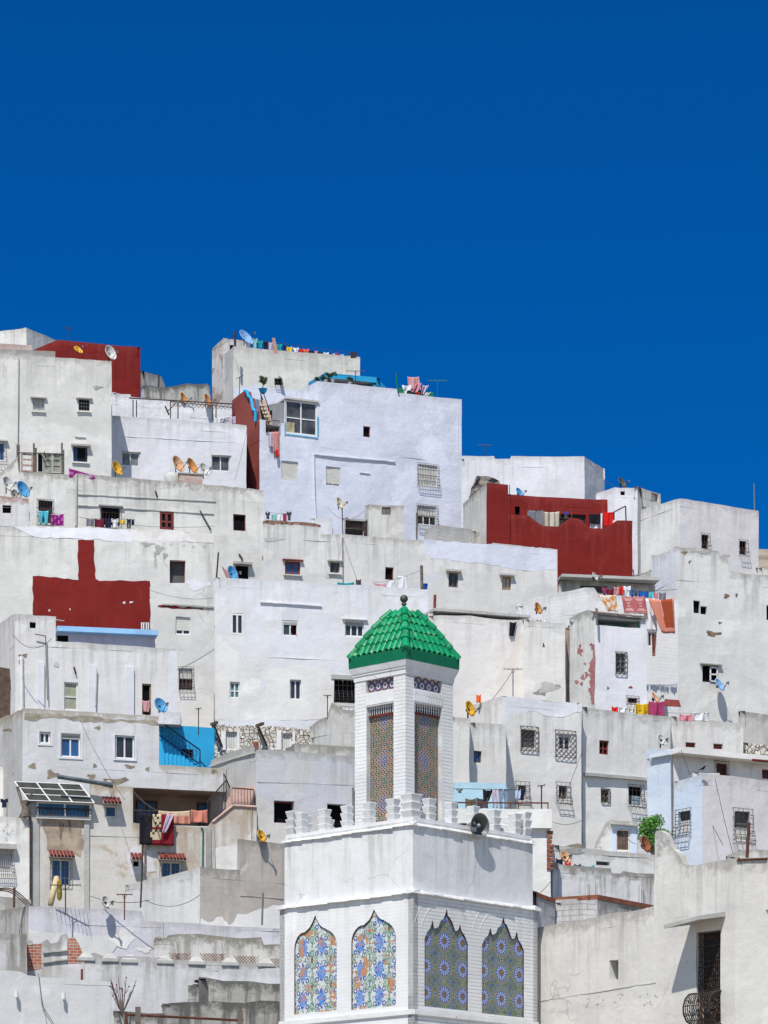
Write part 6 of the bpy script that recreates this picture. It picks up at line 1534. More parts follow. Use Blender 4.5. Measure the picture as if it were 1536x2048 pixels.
# ================================================================ things on roofs and lines
D=dish
D('yellow satellite dish lying low behind the top ledge of the pale grey house',157,699,199,.28,'yellow',40,40,.2)
D('white-and-blue stained satellite dish at the right roof corner of the pale grey house',222,705,194.5,.40,'white',45,20,.5)
D('bright yellow satellite dish in front of the shaded corner beside the curtained sliding window',235,936,186.5,.37,'yellow',52,20,.45)
D('cream-orange satellite dish, left of three on the brick chimney',357,927,187.5,.44,'peach',52,22,.55)
D('deep orange satellite dish, middle of three on the brick chimney',385,931,187.8,.42,'orange',58,22,.5)
D('white satellite dish, right of three beside the brick chimney',410,938,187.2,.34,'white',42,22,.5)
D('pale grey satellite dish left of the blue one on the brick-edged cabin',17,967,180.5,.38,'white',50,20,.5)
D('bright blue satellite dish on the brick-edged cabin at the left edge',47,978,180.2,.43,'blue',48,22,.4)
D('small grey satellite dish low between the white and blue ones at the left edge',30,988,181.5,.26,'grey',40,20,.2)
D('orange satellite dish on the skyline terrace, nearer the middle of the railing',368,797,207,.36,'orange',62,20,.4)
D('orange satellite dish on the skyline terrace, nearer the tall stair tower',416,800,207,.36,'orange',62,20,.4)
D('large translucent blue-grey satellite dish on the roof corner of the tall skyline house',493,674,214,.52,'paleblue',48,34,.5)
D('cream satellite dish casting a long shadow down the blue-white house',681,1006,201.5,.34,'cream',52,22,.35)
D('small blue satellite dish behind the top of the dark red house',1040,985,200.5,.30,'blue',50,28,.4)
D('dark satellite dish on top of the narrow white tower',1245,965,203,.33,'dark',50,28,.35)
D('small white satellite dish on the concrete canopy slab below the red house',1191,1153,157,.20,'white',60,25,.2)
D('orange satellite dish beside the rough whitewashed wall right of the green roof',1077,1216,147.5,.24,'orange',52,18,.25)
D('mid blue satellite dish peeping over the blue-white house beside a red striped cloth',466,1146,163,.34,'blue',48,20,.35)
D('blue satellite dish behind the house with three sliding windows',322,1410,147,.32,'blue',40,25,.3)
D('golden satellite dish with dark lettering right of the minaret lantern',941,1417,131.5,.28,'yellow',52,18,.35)
D('mustard satellite dish on top of the bare beige block',524,1672,125,.22,'yellow',52,22,.15)
D('pale blue satellite dish casting a tall oval shadow on the large weathered house',1440,1369,158.25,.30,'paleblue',52,30,.1)
D('tan satellite dish leaning above the maroon and mustard washing',1311,1395,148.5,.24,'peach',60,30,.3)
D('rust-red satellite dish beside the green tree and the broken wall pier',1292,1688,114.2,.26,'rusty',50,18,.15)
D('small peach satellite dish above the rain-streaked ragged wall',1131,1713,114,.19,'peach',35,25,.15)
D('pale grey satellite dish above the lilac garden wall',213,1804,118.3,.21,'white',45,20,.15)
D('white satellite dish near the pale blue house corner, over the dirty ledge house',1324,1479,131.5,.21,'white',35,20,.3)
A=antenna
A('thin aerial on the dark red skyline house at the left',136,656,683,214,18,ang=20)
A('small tilted aerial between the tall skyline house and the maroon stair wall',479,754,795,206,14,tilt=.5,n=2)
A('wide dark aerial in front of the cyan roof edge',711,742,768,206,37)
A('green-painted aerial at the right end of the blue-white house roof',875,761,796,206.5,38,mat=GRN())
A('small aerial standing on the long white skyline house',970,890,914,214,28)
A('T-shaped rusty aerial above the lilac garden wall',249,1789,1822,117.5,30,mat=RU(),n=3)
A('tiny dark aerial over the bright blue stair wall',397,1417,1456,147.5,10,n=3,tilt=.1)
A('pale aerial in front of the plain pinkish-white wall',1026,1338,1400,134,36,mat=LI())
A('slim aerial at the end of the terrace rail behind the battlements',1083,1571,1616,112.2,13,n=2,tilt=.15)
A('small rusty aerial beside the lattice window left of the lantern',655,1391,1424,150.5,14,mat=RU(),n=2)
A('black spiky aerial in front of the red-hooded window at lower left',131,1770,1812,117.8,60,n=9)
pole('dark post on the roof corner of the tall skyline house',[(470,692),(470,662)],215,.07)
pole('green post at the roof step of the blue-white house',[(797,786),(794,770),(792,746)],205,.05,GRN())
pole('thin tall mast on the white corner house, against the sky',[(1509,1024),(1508,967)],186,.03,LI())
pole('weathered post beside the blue bucket on the blue-white house roof',[(844,1178),(843,1131)],159.5,.07,GWD())
pole('tall dark pole below the patterned rug',[(281,1815),(284,1745),(285,1690)],117,.03,IR())
pole('short grey post left of the tall dark pole',[(291,1745),(291,1690)],136,.05,GWD())
pole('grey steel pole in front of the bare beige block',[(524,1850),(526,1786)],117,.035,LI())
pole('brown iron pole in front of the lilac corner house',[(1494,1716),(1498,1645)],105,.05,RU())
pole('short striped rag-wrapped post at the left end of the roof slab',[(869,1225),(870,1190)],147.5,.06,MF())
pole('slim wire pole on the terrace of the long grey-white house',[(686,1070),(684,1015)],196,.03)
# cloth lines
fT=plane(467,216.7,16)
line('clothes line along the roof of the tall skyline house',fT,[(488,676),(711,707)],0,.012)
tops=[(490,681,504,697,'grey','shirt','crumpled grey garment at the left end of the roof line'),(505,677,515,697,'mint','shirt','mint shirt hanging highest on the skyline roof line'),(515,681,526,696,'teal','shirt','teal shirt next to the mint one on the skyline roof line'),
(527,682,536,708,'black','trousers','long black trousers dangling over the roof edge'),(537,684,546,700,'lilac','sheet','lilac cloth right of the long black trousers'),(547,687,553,702,'navy','sheet','narrow navy cloth beside the lilac one on the skyline roof'),(553,688,564,703,'teal','shirt','bright teal top between two navy pieces on the skyline roof'),
(565,690,573,703,'navy','shirt','navy top left of the yellow one on the skyline roof'),(573,693,584,705,'yellow','sheet','yellow cloth on the skyline roof line'),(586,695,598,707,'white','shirt','white shirt right of the yellow cloth on the skyline roof'),(598,697,606,707,'red','sheet','bright red cloth on the skyline roof line beside an orange one'),
(606,698,618,708,'orange','shirt','orange top on the skyline roof line'),(618,700,628,709,'navy','sheet','navy cloth right of the orange top on the skyline roof'),(629,701,636,709,'rose','sheet','dusty pink scrap on the skyline roof line'),(636,703,646,710,'navy','sheet','low navy cloth right of the dusty pink scrap'),
(647,704,658,711,'white','sheet','white towel toward the right end of the skyline roof line'),(659,706,664,712,'black','sheet','tiny black sock towards the right end of the skyline roof line'),(665,706,670,712,'cream','sheet','tiny cream cloth left of the small red one on the skyline roof'),(671,705,676,713,'red','sheet','small red cloth near the right end of the skyline roof line'),
(680,708,688,714,'paleblue','sheet','pale blue cloth near the right end of the skyline roof line'),(690,708,695,714,'charcoal','sheet','charcoal scrap, last before the pole bundle on the skyline roof')]
for x0,y0,x1,y1,c,k,l in tops: cloth(l,fT,x0,y0,x1,y1,c,k,off=0,group='washing on the skyline roof line')
mb=MB()
for i,x in enumerate((703,705,708,711)): mb.tube(W(x,716,215),W(x-1+i,704,215),.05,5)
tag(mb.build('pole_bundle',IR(),None,W(706,716,215)),'bundle of short dark poles at the right end of the skyline roof','poles')
mb=MB(); a=W(550,690,215.6); mb.box8([a+Vector(v) for v in ((-.05,0,-.5),(.2,0,-.5),(.2,.05,-.5),(-.05,.05,-.5),(-.18,0,.45),(.0,0,.42),(.0,.05,.42),(-.18,.05,.45))]); tag(mb.build('plank',paint('pink_plank',(.5,.25,.2),.8),None,a-Vector((0,0,.5))),'leaning pinkish plank behind the skyline washing','plank')
# roof end of the blue-white house
f=plane(797,206.3,24)
mb=MB(); f.box(mb,f.u(797),f.u(867),f.uz(830,794)[1],f.uz(830,780)[1],-.1,0); tag(mb.build('green_panel',paint('paint_green',(.01,.20,.09),.7),None,f.P(830,794)),'low green panel behind the pink washing at the right roof end','panel')
for x0,y0,x1,y1,c,k,l,s in ((815,753,838,779,'rose','sheet','pink towel blowing above the right roof end of the blue-white house',.15),(824,766,843,786,'pink','drape','second pink cloth bunched below the blowing pink towel',-.3),(804,770,822,781,'white','sheet','folded white cloth left of the blowing pink towel',.05),
  (845,770,858,790,'lilac','drape','slim striped cloth right of the pink towel',-.5),(850,784,862,794,'white','drape','white pointed cloth at the foot of the green aerial',-.6),(806,780,815,790,'white','sheet','small white cloth low beside the green post',0),(832,784,840,790,'red','sheet','small red cloth tucked under the pink towel',0)):
    cloth(l,f,x0,y0,x1,y1,c,k,off=.15,slant=s,group='cloths at the right roof end',wav=.09)
f=hA9['R']
for x0,y0,x1,y1,c,k,l,s in ((537,863,545,894,'lilac','sheet','pale lilac cloth hanging left under the small balcony',.1),(545,863,551,905,'rose','sheet','pale pink cloth hanging in the middle under the small balcony',.2),(550,862,558,914,'salmon','drape','long salmon and red cloth hanging right under the small balcony',.2)):
    cloth(l,f,x0,y0,x1,y1,c,k,off=.14,slant=s,group='cloths under the small balcony')
cloth('small bright red cloth knotted at the bottom of the salmon one',f,551,898,557,914,'red','drape',off=.24)
# foot of the blue-white house
f=plane(529,197.5,14); line('clothes line at the foot of the blue-white house',f,[(529,1021),(583,1026)],0,.01,.1)
for x0,y0,x1,y1,c,k,l in ((531,1024,540,1038,'charcoal','shirt','black and white top, leftmost on the line at the foot of the blue-white house'),(543,1027,553,1042,'mint','sheet','pale mint towel on the line at the foot of the blue-white house'),(555,1028,565,1041,'white','sheet','white towel on the line at the foot of the blue-white house'),
  (566,1026,573,1042,'magenta','sheet','magenta cloth on the line at the foot of the blue-white house'),(574,1023,583,1041,'charcoal','shirt','charcoal top, rightmost on the line at the foot of the blue-white house')):
    cloth(l,f,x0,y0,x1,y1,c,k,off=.0,group='washing at the foot of the blue-white house')
# red house terrace
f=plane(1019,197.6,12); line('clothes line across the terrace of the red house',f,[(1040,1020),(1229,1026)],0,.01)
def stripes(s,t): return (.52,.48,.40) if int(s*9)%3 else (.25,.20,.15)
cloth('slate grey sheet, leftmost on the red house terrace',f,1055,1020,1085,1054,'grey','sheet',off=0,group='washing on the red house terrace')
cloth('cream striped blanket on the red house terrace',f,1085,1023,1119,1056,'cream','sheet',off=0,pat=stripes,group='washing on the red house terrace')
cloth('black cloth right of the zigzag peak on the red house terrace',f,1178,1027,1202,1047,'black','sheet',off=0,group='washing on the red house terrace')
cloth('white sheet under the black cloth on the red house terrace',f,1180,1046,1200,1060,'white','sheet',off=-.1,group='washing on the red house terrace')
cloth('bright red cloth at the right end of the red house terrace',f,1204,1023,1229,1054,'red','drape',off=0,group='washing on the red house terrace')
cloth('narrow white cloth between the black and bright red ones on the red terrace',f,1201,1026,1205,1060,'white','sheet',off=.05,group='washing on the red house terrace')
pp=W(1133,1028,198.4); person('person in a blue cap with arms raised among the washing on the red terrace',(pp.x,pp.y,pp.z-1.72),(-.2,-1),((-.34,.22,1.62),(.34,.22,1.62)),('black',CC['black']),('capblue',(.01,.06,.5),'cap'),lean=.1)
mb=MB(); a=[(1228,1040),(1228,1024),(1251,1012),(1252,1041)]; mb.path([W(x,y,198.3) for x,y in a],.04,5); tag(mb.build('terrace_railing',IR(),None,W(1228,1040,198.3)),'thin dark rail frame at the right end of the red terrace','railing')
# skyline terrace railing
f=plane(258,203.0,12); rl=thing('terrace_railing','long dark iron railing with diamond lattice on the skyline terrace','railing',tuple(f.P(258,836)))
br=BASE[rl.name]; mb=MB()
mb.tube(f.P(258,796),f.P(466,808),.04,5); mb.tube(f.P(340,803),f.P(466,815),.025,5)
for x in (266,273,341,356,425,432,466): mb.tube(f.P(x,800+(x-258)*.05),f.P(x,834+(x-258)*.04),.035,5)
for i in range(16):
    x=344+i*7.6; 
    mb.tube(f.P(x,803+i*.45),f.P(x+7.6,813+i*.45),.015,4); mb.tube(f.P(x+7.6,803+i*.45),f.P(x,813+i*.45),.015,4)
mb.tube(f.P(330,812),f.P(338,830),.05,5); mb.tube(f.P(352,806),f.P(336,822),.03,5); mb.build('railing',IR(),rl,br)
f=plane(380,200.6,15); line('low clothes line on the white house roof',f,[(378,835),(470,842)],0,.01)
def check(s,t): return (.03,.04,.12) if (int(s*6)+int(t*4))%2 else (.6,.6,.65)
for x0,y0,x1,y1,c,l,p_ in ((430,836,440,845,'white','small white cloth on the low line above the curtained windows',None),(441,835,456,846,'navy','blue and white checked cloth on the low line above the curtained windows',check),(457,832,471,847,'lilac','lilac cloth beside the maroon stair wall on the low line',None)):
    cloth(l,f,x0,y0,x1,y1,c,'sheet',off=0,pat=p_,group='washing on the low roof line')
# second row
f=plane(130,184.2,16)
def purp(s,t): return (.22,.015,.17) if (math.sin(s*23)+math.cos(t*11+s*9))<.9 else (.45,.12,.35)
cloth('long purple flowered cloth draped along the weathered house roof',f,138,936,207,957,'purple','rug',off=0,y0b=953,pat=purp)
ch=thing('brick_chimney','short brick chimney block carrying three satellite dishes','chimney',tuple(W(380,968,187))); f=plane(358,186.6,14); mb=MB(); f.box(mb,f.u(359),f.u(405),f.uz(380,968)[1],f.uz(380,948)[1],-1.0,0); mb.build('brick_body',brickm('weathered_brick',(.42,.22,.17),(.5,.4,.35),(.5,.46,.42),.26,.11,.012),ch,BASE[ch.name])
for v in bpy.data.objects['brick_body'].data.loops: 
    me=bpy.data.objects['brick_body'].data; p_=me.vertices[v.vertex_index].co; me.uv_layers[0].data[v.index].uv=(p_.x,p_.z)
mb=MB(); f.box(mb,f.u(357),f.u(407),f.uz(380,948)[1],f.uz(380,946)[1],-1.05,.05); mb.build('cap_slab',CON(),ch,BASE[ch.name])
mb=MB(); c=f.P(344,968,-.5); mb.lathe([(.42,0),(.42,.35),(.38,.5),(.2,.6),(.01,.62)],18,Matrix.Translation(c)); tag(mb.build('water_tank',GR(),None,c,smooth=True),'round grey cement tank beside the brick chimney','tank')
wc=thing('wooden_cage','rickety enclosure of grey planks and old shutters on the weathered house roof','enclosure',tuple(W(85,948,184.5))); bw=BASE[wc.name]; f=plane(36,184.3,14)
mb=MB()
for x,y0 in ((35,889),(38,890),(68,887),(72,896),(124,886),(127,900)):
    mb=MB(); mb.tube(f.P(x,948,0),f.P(x,y0,0),.055,5); mb.build('post',GWD(),wc,bw)
mb=MB()
for y in (905,944): mb.tube(f.P(34,y,.05),f.P(128,y+3,.05),.035,5)
for a,b in (((80,905),(92,925)),((88,903),(99,920))): mb.tube(f.P(*a,.1),f.P(*b,.12),.03,5)
mb.build('rails',GWD(),wc,bw)
for x0,x1,m in ((42,66,paint('peeling_pink',(.5,.36,.32),.9,var=.3,scale=6)),(76,85,DARK()),(86,104,paint('peeling_green',(.36,.37,.31),.9,var=.3,scale=5)),(105,123,paint('peeling_green',(.36,.37,.31)))):
    mb=MB(); u0,u1=f.u(x0),f.u(x1); z0=f.uz(x0,943)[1]; z1=f.uz(x0,908)[1]; f.box(mb,u0,u0+.08,z0,z1,-.02,.03); f.box(mb,u1-.08,u1,z0,z1,-.02,.03)
    for t in (0,.33,.66,.95): f.box(mb,u0+.08,u1-.08,z0+(z1-z0)*t,z0+(z1-z0)*t+.08,-.02,.028)
    f.sheet(mb,u0+.06,u1-.06,z0,z1,-.005) if x0!=42 else None
    mb.build('old_shutter',m,wc,bw)
f=hB1['R']
for x0,y0,x1,y1,c,k,l,p_ in ((77,1021,97,1049,'sky','trousers','turquoise trousers hanging below the leftmost barred window',None),(102,1028,127,1051,'purple','sheet','purple flowered cloth beside the turquoise trousers',purp),
  (173,1037,188,1052,'grey','sheet','grey cloth, leftmost below the second barred window',None),(189,1037,209,1054,'maroon','sheet','dark maroon cloth below the second barred window',None),(210,1036,222,1055,'navy','sheet','navy cloth below the second barred window',None),(223,1037,238,1056,'white','shirt','white shirt below the second barred window',None),
  (239,1039,250,1047,'yellow','sheet','small orange-yellow cloth right of the white shirt',None),(254,1037,262,1057,'navy','trousers','small navy trousers right of the second barred window',None),(263,1038,268,1050,'navy','sheet','narrow navy strip, last on the line by the maroon window',None)):
    cloth(l,f,x0,y0,x1,y1,c,k,off=.42,pat=p_,group='washing below the barred windows')
line('clothes line below the barred windows',f,[(72,1024),(130,1029)],.42,.008); line('clothes line from the second barred window toward the maroon one',f,[(170,1037),(270,1039)],.42,.008)
def rstripe(s,t): return (.35,.06,.06) if int(s*10)%2 else (.5,.3,.28)
cloth('red striped cloth hanging beside the mid blue satellite dish',plane(440,164,10),442,1131,468,1156,'red','drape',off=0,pat=rstripe,slant=.2,y0b=1148)
mb=MB(); mb.tube(W(433,1157,164),W(437,1105,164),.04,5); tag(mb.build('pole',IR(),None,W(433,1157,164)),'leaning dark pole left of the red striped cloth','pole')
f=plane(430,161,13)
for x0,y0,x1,y1,c,k,l in ((674,1164,708,1176,'teal','sheet','teal tarpaulin strip along the roof above the six-window house'),(712,1158,722,1172,'charcoal','sheet','small charcoal cloth right of the teal strip'),(748,1166,772,1178,'rose','sheet','pink flowered cloth low on the line near the weathered post'),
  (772,1160,790,1178,'white','sheet','white sheet, left of two beside the weathered post'),(796,1151,815,1180,'white','sheet','larger white sheet nearest the weathered post')):
    cloth(l,f,x0,y0,x1,y1,c,k,off=0,group='washing above the six-window house')
line('clothes line running to the weathered post',f,[(745,1166),(843,1140)],0,.008,.1)
mb=MB(); c=W(850,1178,160.3); mb.lathe([(.10,0),(.13,.22),(.14,.23),(.12,.22),(.09,.02),(.001,.02)],16,Matrix.Translation(c)); tag(mb.build('bucket',paint('bucket_blue',(.01,.12,.55),.4),None,c,smooth=True),'bright blue bucket at the foot of the weathered post','bucket')
# person leaning out of the window
f=hB4['R']; u=f.u(588); z=f.uz(580,1271)[1]; q=f.w(u,z-1.03,-.60)
person('person leaning forearms on the sill of the half-open shuttered window',tuple(q),(f.n.x,f.n.y),((-.11,.44,1.10),(.10,.40,1.12)),('brownshirt',(.10,.035,.03)),None,legs=True,lean=.25)
cloth('rose cloth hanging from the narrow dark window with the yellow frame',hC1['R'],284,1400,301,1424,'rose','drape',off=.08)
# patterned rug
def rug(s,t):
    if s<.36+.03*math.sin(t*8): return (.012,.012,.018)
    if s<.62 and (t<.42 or .54<t<.86):
        x=(s-.36)*26; y=t*22; return (.05,.04,.03) if abs(math.sin(x+1.6*math.sin(y*.55)))<.28 or abs(math.sin(y*.6+x*.9))<.12 else (.50,.42,.28)
    return (.20,.012,.022)
f=hC2b['R']
cloth('large black, beige and dark red patterned rug hanging over the deep balcony',f,279,1626,348,1690,'maroon','sheet',off=.25,pat=rug,wav=.03)
cloth('shiny lilac scarf slung over the patterned rug',f,334,1626,349,1666,'lilac','drape',off=.36,slant=-.9)
def pk(s,t): return (.62,.30,.22) if t<.38 or int(s*11)%3 else (.40,.14,.11)
cloth('long salmon towel with a cream top on the deep balcony rail',f,317,1621,381,1647,'salmon','sheet',off=-.05,pat=lambda s,t:(.62,.48,.33) if t<.3 else pk(s,t))
cloth('salmon pleated towel at the right end of the deep balcony rail',f,382,1619,416,1645,'salmon','sheet',off=-.02,wav=.06)
cloth('navy shirt on the white bay wall at the left edge',plane(0,146,5),1,1597,16,1615,'navy','shirt',off=0)
# rugs above the teal room
f=plane(1190,149.6,10)
line('clothes line above the hanging rugs',f,[(1194,1172),(1356,1178)],0,.01,.15)
L=[(1204,1174,1213,1190,'magenta','shirt','magenta dotted top, leftmost on the line above the rugs'),(1214,1177,1227,1190,'maroon','sheet','dark maroon cloth right of the magenta dotted top'),(1228,1173,1238,1190,'rose','sheet','dusty pink cloth left of the red one above the rugs'),(1239,1172,1245,1190,'red','sheet','narrow red cloth on the line above the rugs'),
(1247,1172,1261,1194,'white','shirt','pinkish white vest on the line above the rugs'),(1262,1177,1267,1194,'blue','sheet','narrow royal blue strip right of the white vest'),(1269,1182,1275,1193,'charcoal','sheet','small charcoal piece between two blue ones'),(1277,1181,1297,1195,'blue','sheet','wide royal blue cloth on the line above the rugs'),
(1298,1183,1306,1196,'sky','sheet','turquoise cloth on the line above the rugs'),(1307,1184,1316,1197,'pink','sheet','dull pink cloth right of the turquoise one'),(1318,1184,1332,1199,'grey','sheet','grey cloth at the right end of the line above the rugs')]
for x0,y0,x1,y1,c,k,l in L: cloth(l,f,x0,y0,x1,y1,c,k,off=0,group='washing above the rugs')
def org(s,t): return (.62,.28,.07) if math.sin(s*17+2*math.sin(t*9))+math.cos(t*13+s*5)>.1 else (.68,.62,.55)
def sq(s,t):
    a=abs(s*2%1-.5); b=abs(t-.45)*1.1; m=max(a,b); return (.60,.36,.34) if int(m*14)%2 else (.42,.12,.13)
cloth('orange and white swirled blanket bunched on the terrace wall',f,1195,1189,1232,1222,'orange','drape',off=.3,pat=org,slant=.35,wav=.07)
cloth('pink carpet with square medallions over the teal roof room',f,1243,1192,1290,1227,'rose','sheet',off=.4,pat=sq,slant=.12,wav=.03)
cloth('plain white sheet between the pink carpet and the rust blanket',f,1286,1196,1309,1262,'white','sheet',off=.25,slant=.25)
def rst(s,t): return (.58,.22,.15) if s<.42 else (.62,.3,.28) if s<.5 and t<.5 else (.30,.06,.025) if s<.92 and t<.8 else (.55,.24,.18)
cloth('heavy salmon and rust blanket casting a shadow beside the large weathered house',f,1296,1197,1347,1266,'rust','drape',off=.55,pat=rst,slant=.30,wav=.06)
cloth('salmon cloth dangling from the small window under the rust blanket',f,1303,1268,1313,1312,'salmon','drape',off=-.2)
# roofs right
f=plane(1163,136.5,18)
for x0,y0,x1,y1,c,k,l in ((1224,1413,1235,1425,'red','sheet','small pinkish red cloth, leftmost on the roof of the dirty-ledge house'),(1237,1413,1256,1425,'white','sheet','white cloth left of the mustard one'),(1257,1411,1270,1425,'cream','sheet','cream cloth touching the mustard one'),(1271,1406,1298,1430,'mustard','sheet','mustard yellow cloth on the roof of the dirty-ledge house'),
 (1298,1402,1328,1432,'magenta','sheet','large crimson cloth right of the mustard one'),(1360,1428,1385,1442,'pink','sheet','pink cloth low on the roof right of the crimson one'),(1386,1424,1418,1442,'white','sheet','white sheet at the right end of the low roof line')):
    cloth(l,f,x0,y0,x1,y1,c,k,off=0,group='washing on the roof of the dirty-ledge house',wav=.05)
line('clothes line on the roof of the dirty-ledge house',f,[(1222,1413),(1420,1426)],0,.008,.1)
mb=MB(); q=plane(1325,148,10); mb.box8([q.P(1326,1412,.8),q.P(1362,1414,.8),q.P(1358,1406,0),q.P(1330,1404,0),q.P(1326,1410.5,.8),q.P(1362,1412.5,.8),q.P(1358,1400,0),q.P(1330,1398,0)]); tag(mb.build('awning',RT(),None,q.P(1340,1412,0)),'small faded red awning right of the tan satellite dish','awning')
cloth('black garment blown over the edge of the plain pinkish-white wall',hB5['R'],1020,1243,1034,1272,'black','drape',off=.1,slant=-.3)
for i,(x,c) in enumerate(((1066,'purple'),(1074,'magenta'),(1084,'white'))): cloth(('purple','magenta','white')[i]+' scrap of washing along the top of the cracked plaster block',plane(1050,146.3,14),x,1239,x+9,1250,c,'sheet',off=.2)
cloth('small orange cloth beside the golden satellite dish',plane(950,134,5),953,1388,962,1405,'orange','sheet',off=0)
f=plane(895,113.4,3); line('upper clothes line above the battlements',f,[(895,1577),(1062,1580)],0,.012); 
for x0,y0,x1,y1,c,k,l,s in ((913,1577,925,1586,'grey','shirt','small grey top by the lantern, above the battlements',0),(966,1578,986,1602,'black','drape','black cloth hanging to a point above the loudspeaker',-.2),(984,1577,997,1616,'lilac','trousers','pale printed trousers left of the jeans',0),(998,1575,1016,1617,'jeans','trousers','blue jeans hanging above the battlements',0),
 (1030,1578,1041,1598,'paleblue','sheet','pale blue cloth by the bulging grille above the battlements',0),(1040,1578,1052,1600,'navy','drape','dark navy cloth slung right of the pale blue one',-.3),(931,1596,952,1616,'olive','sheet','olive cloth low on the terrace rail',0),(953,1595,976,1616,'charcoal','sheet','charcoal cloth low on the terrace rail',0)):
    cloth(l,f,x0,y0,x1,y1,c,k,off=0,slant=s,group='washing above the battlements')
f=plane(1106,113.2,20)
for x0,y0,x1,y1,c,l in ((1112,1716,1126,1732,'navy','navy rag, leftmost on the ragged wall under the peach dish'),(1129,1723,1142,1734,'red','red rag on the ragged wall under the peach dish'),(1149,1727,1162,1737,'charcoal','charcoal rag on the ragged wall'),(1164,1730,1188,1739,'teal','teal rag, rightmost on the ragged wall')):
    cloth(l,f,x0,y0,x1,y1,c,'sheet',off=0,group='rags on the ragged wall')
# mattress and toy
p=W(104,1812,118.6); mt=[]
mb=MB(); a=W(101,1810,118.6); b=W(113,1757,118.9); mb.tube(a,b,.10,12); mb.lathe([(.10,0),(.09,.05),(.05,.08),(.001,.09)],12,Matrix.Translation(b)@(b-a).to_track_quat('Z','Y').to_matrix().to_4x4()); tag(mb.build('rolled_mattress',paint('mattress_yellow',(.62,.55,.30),.9,var=.2,scale=5,rust=(.6,.35,.3),rustamt=.2),None,a,smooth=True),'pale yellow rolled mattress leaning against the red-hooded window','mattress')
mb=MB(); c=W(119,1780,118.5); mb.lathe([(.02,-.36),(.08,-.28),(.09,-.05),(.06,.08),(.09,.18),(.07,.30),(.02,.36)],12,Matrix.Translation(c)); tag(mb.build('bundle',paint('toy_yellow',(.45,.33,.04),.9,var=.4,rust=(.05,.04,.02),rustamt=.8,scale=7),None,c-Vector((0,0,.42)),smooth=True),'yellow and black bundle hanging beside the rolled mattress','bundle')
# bent canes lower left
mb=MB()
for k in range(3): mb.path([W(-10+i*9,1780+k*4-10*math.sin(i*.35+.2*k)+i*i*.55,118.4) for i in range(12)],.022,5)
mb.tube(W(28,1815,118.3),W(29,1775,118.3),.05,5); tag(mb.build('bent_canes',WD(),None,W(28,1815,118.3)),'bent dark canes and a stake at the left edge, below the ornate grille','canes')
mb=MB()
for a,b in (((35,1574),(52,1635)),((62,1588),(48,1630)),((40,1636),(56,1600))): mb.tube(W(*a,139.6),W(*b,139.3),.07,6,.05)
mb.tube(W(51,1634,139.3),W(50,1612,139.3),.20,7,.12); tag(mb.build('cut_branches',GWD(),None,W(50,1636,139.3)),'stack of dead cut branches beside the glazed balcony','branches')
# plants
LF=leafm('leaf_green',(.07,.22,.025),(.14,.36,.05)); LF2=leafm('leaf_olive',(.05,.075,.02),(.10,.12,.04))
tr=thing('tree','bushy bright green tree behind the broken wall pier','tree',tuple(W(1302,1722,117.5))); bt_=BASE[tr.name]
mb=MB(); c=W(1307,1668,117.5); r0=W(1302,1722,117.5); r0.z-=1.0
mb.tube(r0,c-Vector((0,0,.2)),.10,8,.06)
for k in range(9):
    a=k*.7; mb.tube(c-Vector((0,0,.35)),c+Vector((.38*math.cos(a),.38*math.sin(a),.1+.12*(k%3))),.035,5,.012)
mb.build('trunk',GWD(),tr,bt_)
leafball('crown',c,.68,.5,.62,4600,LF,tr,bt_,.042,3,16)
pt=thing('potted_plant','small round-headed plant in a cyan pot on the stair wall','potted plant',tuple(W(526,786,203.5))); bp=BASE[pt.name]
mb=MB(); c=W(526,787,203.5); mb.lathe([(.12,0),(.2,.10),(.24,.25),(.27,.27),(.2,.26),(.001,.24)],16,Matrix.Translation(c)); mb.build('pot',CY(),pt,bp,smooth=True)
mb=MB(); mb.tube(c+Vector((0,0,.2)),c+Vector((0,0,.62)),.03,6,.02); mb.build('stem',GWD(),pt,bp); leafball('foliage',c+Vector((0,0,.80)),.28,.28,.26,500,LF2,pt,bp,.06,5,8)
for i,(x,y,r,l) in enumerate(((636,757,.2,'small trailing plant at the left corner of the cyan terrace'),(652,753,.26,'middle leafy plant under the cyan roof edge'),(666,752,.26,'leafy plant right of the middle one under the cyan roof edge'),(700,758,.16,'small plant in an ochre pot under the cyan roof edge'))):
    p=thing('terrace_plant',l,'plant',tuple(W(x,y+8,205.6)),group='plants under the cyan roof edge'); leafball('foliage',W(x,y,205.6),r*1.3,r,r,260,LF2,p,BASE[p.name],.06,9+i,5)
    mb=MB(); c=W(x,y+14,205.6); mb.lathe([(.08,0),(.13,.2),(.14,.22),(.001,.2)],12,Matrix.Translation(c)); mb.build('pot',GR(),p,BASE[p.name])
# bird
bd=thing('bird','small black bird perched on the roof kerb of the corner house','bird',tuple(W(1406,1541,120.3))); bb_=BASE[bd.name]; c=W(1406,1537.5,120.3)
skin('body',[(c.x-.10,c.y,c.z-.03,.012),(c.x-.03,c.y,c.z+.0,.040),(c.x+.03,c.y,c.z+.03,.042),(c.x+.06,c.y,c.z+.07,.024),(c.x+.075,c.y,c.z+.10,.026),(c.x+.115,c.y,c.z+.095,.006),(c.x-.19,c.y,c.z-.045,.010)],[(0,1),(1,2),(2,3),(3,4),(4,5),(0,6)],DARK(),bd,bb_)
mb=MB()
for s in (-.015,.015): mb.tube((c.x+.01,c.y+s,c.z),(c.x+.015,c.y+s,c.z-.07),.006,4)
mb.build('legs',IR(),bd,bb_)
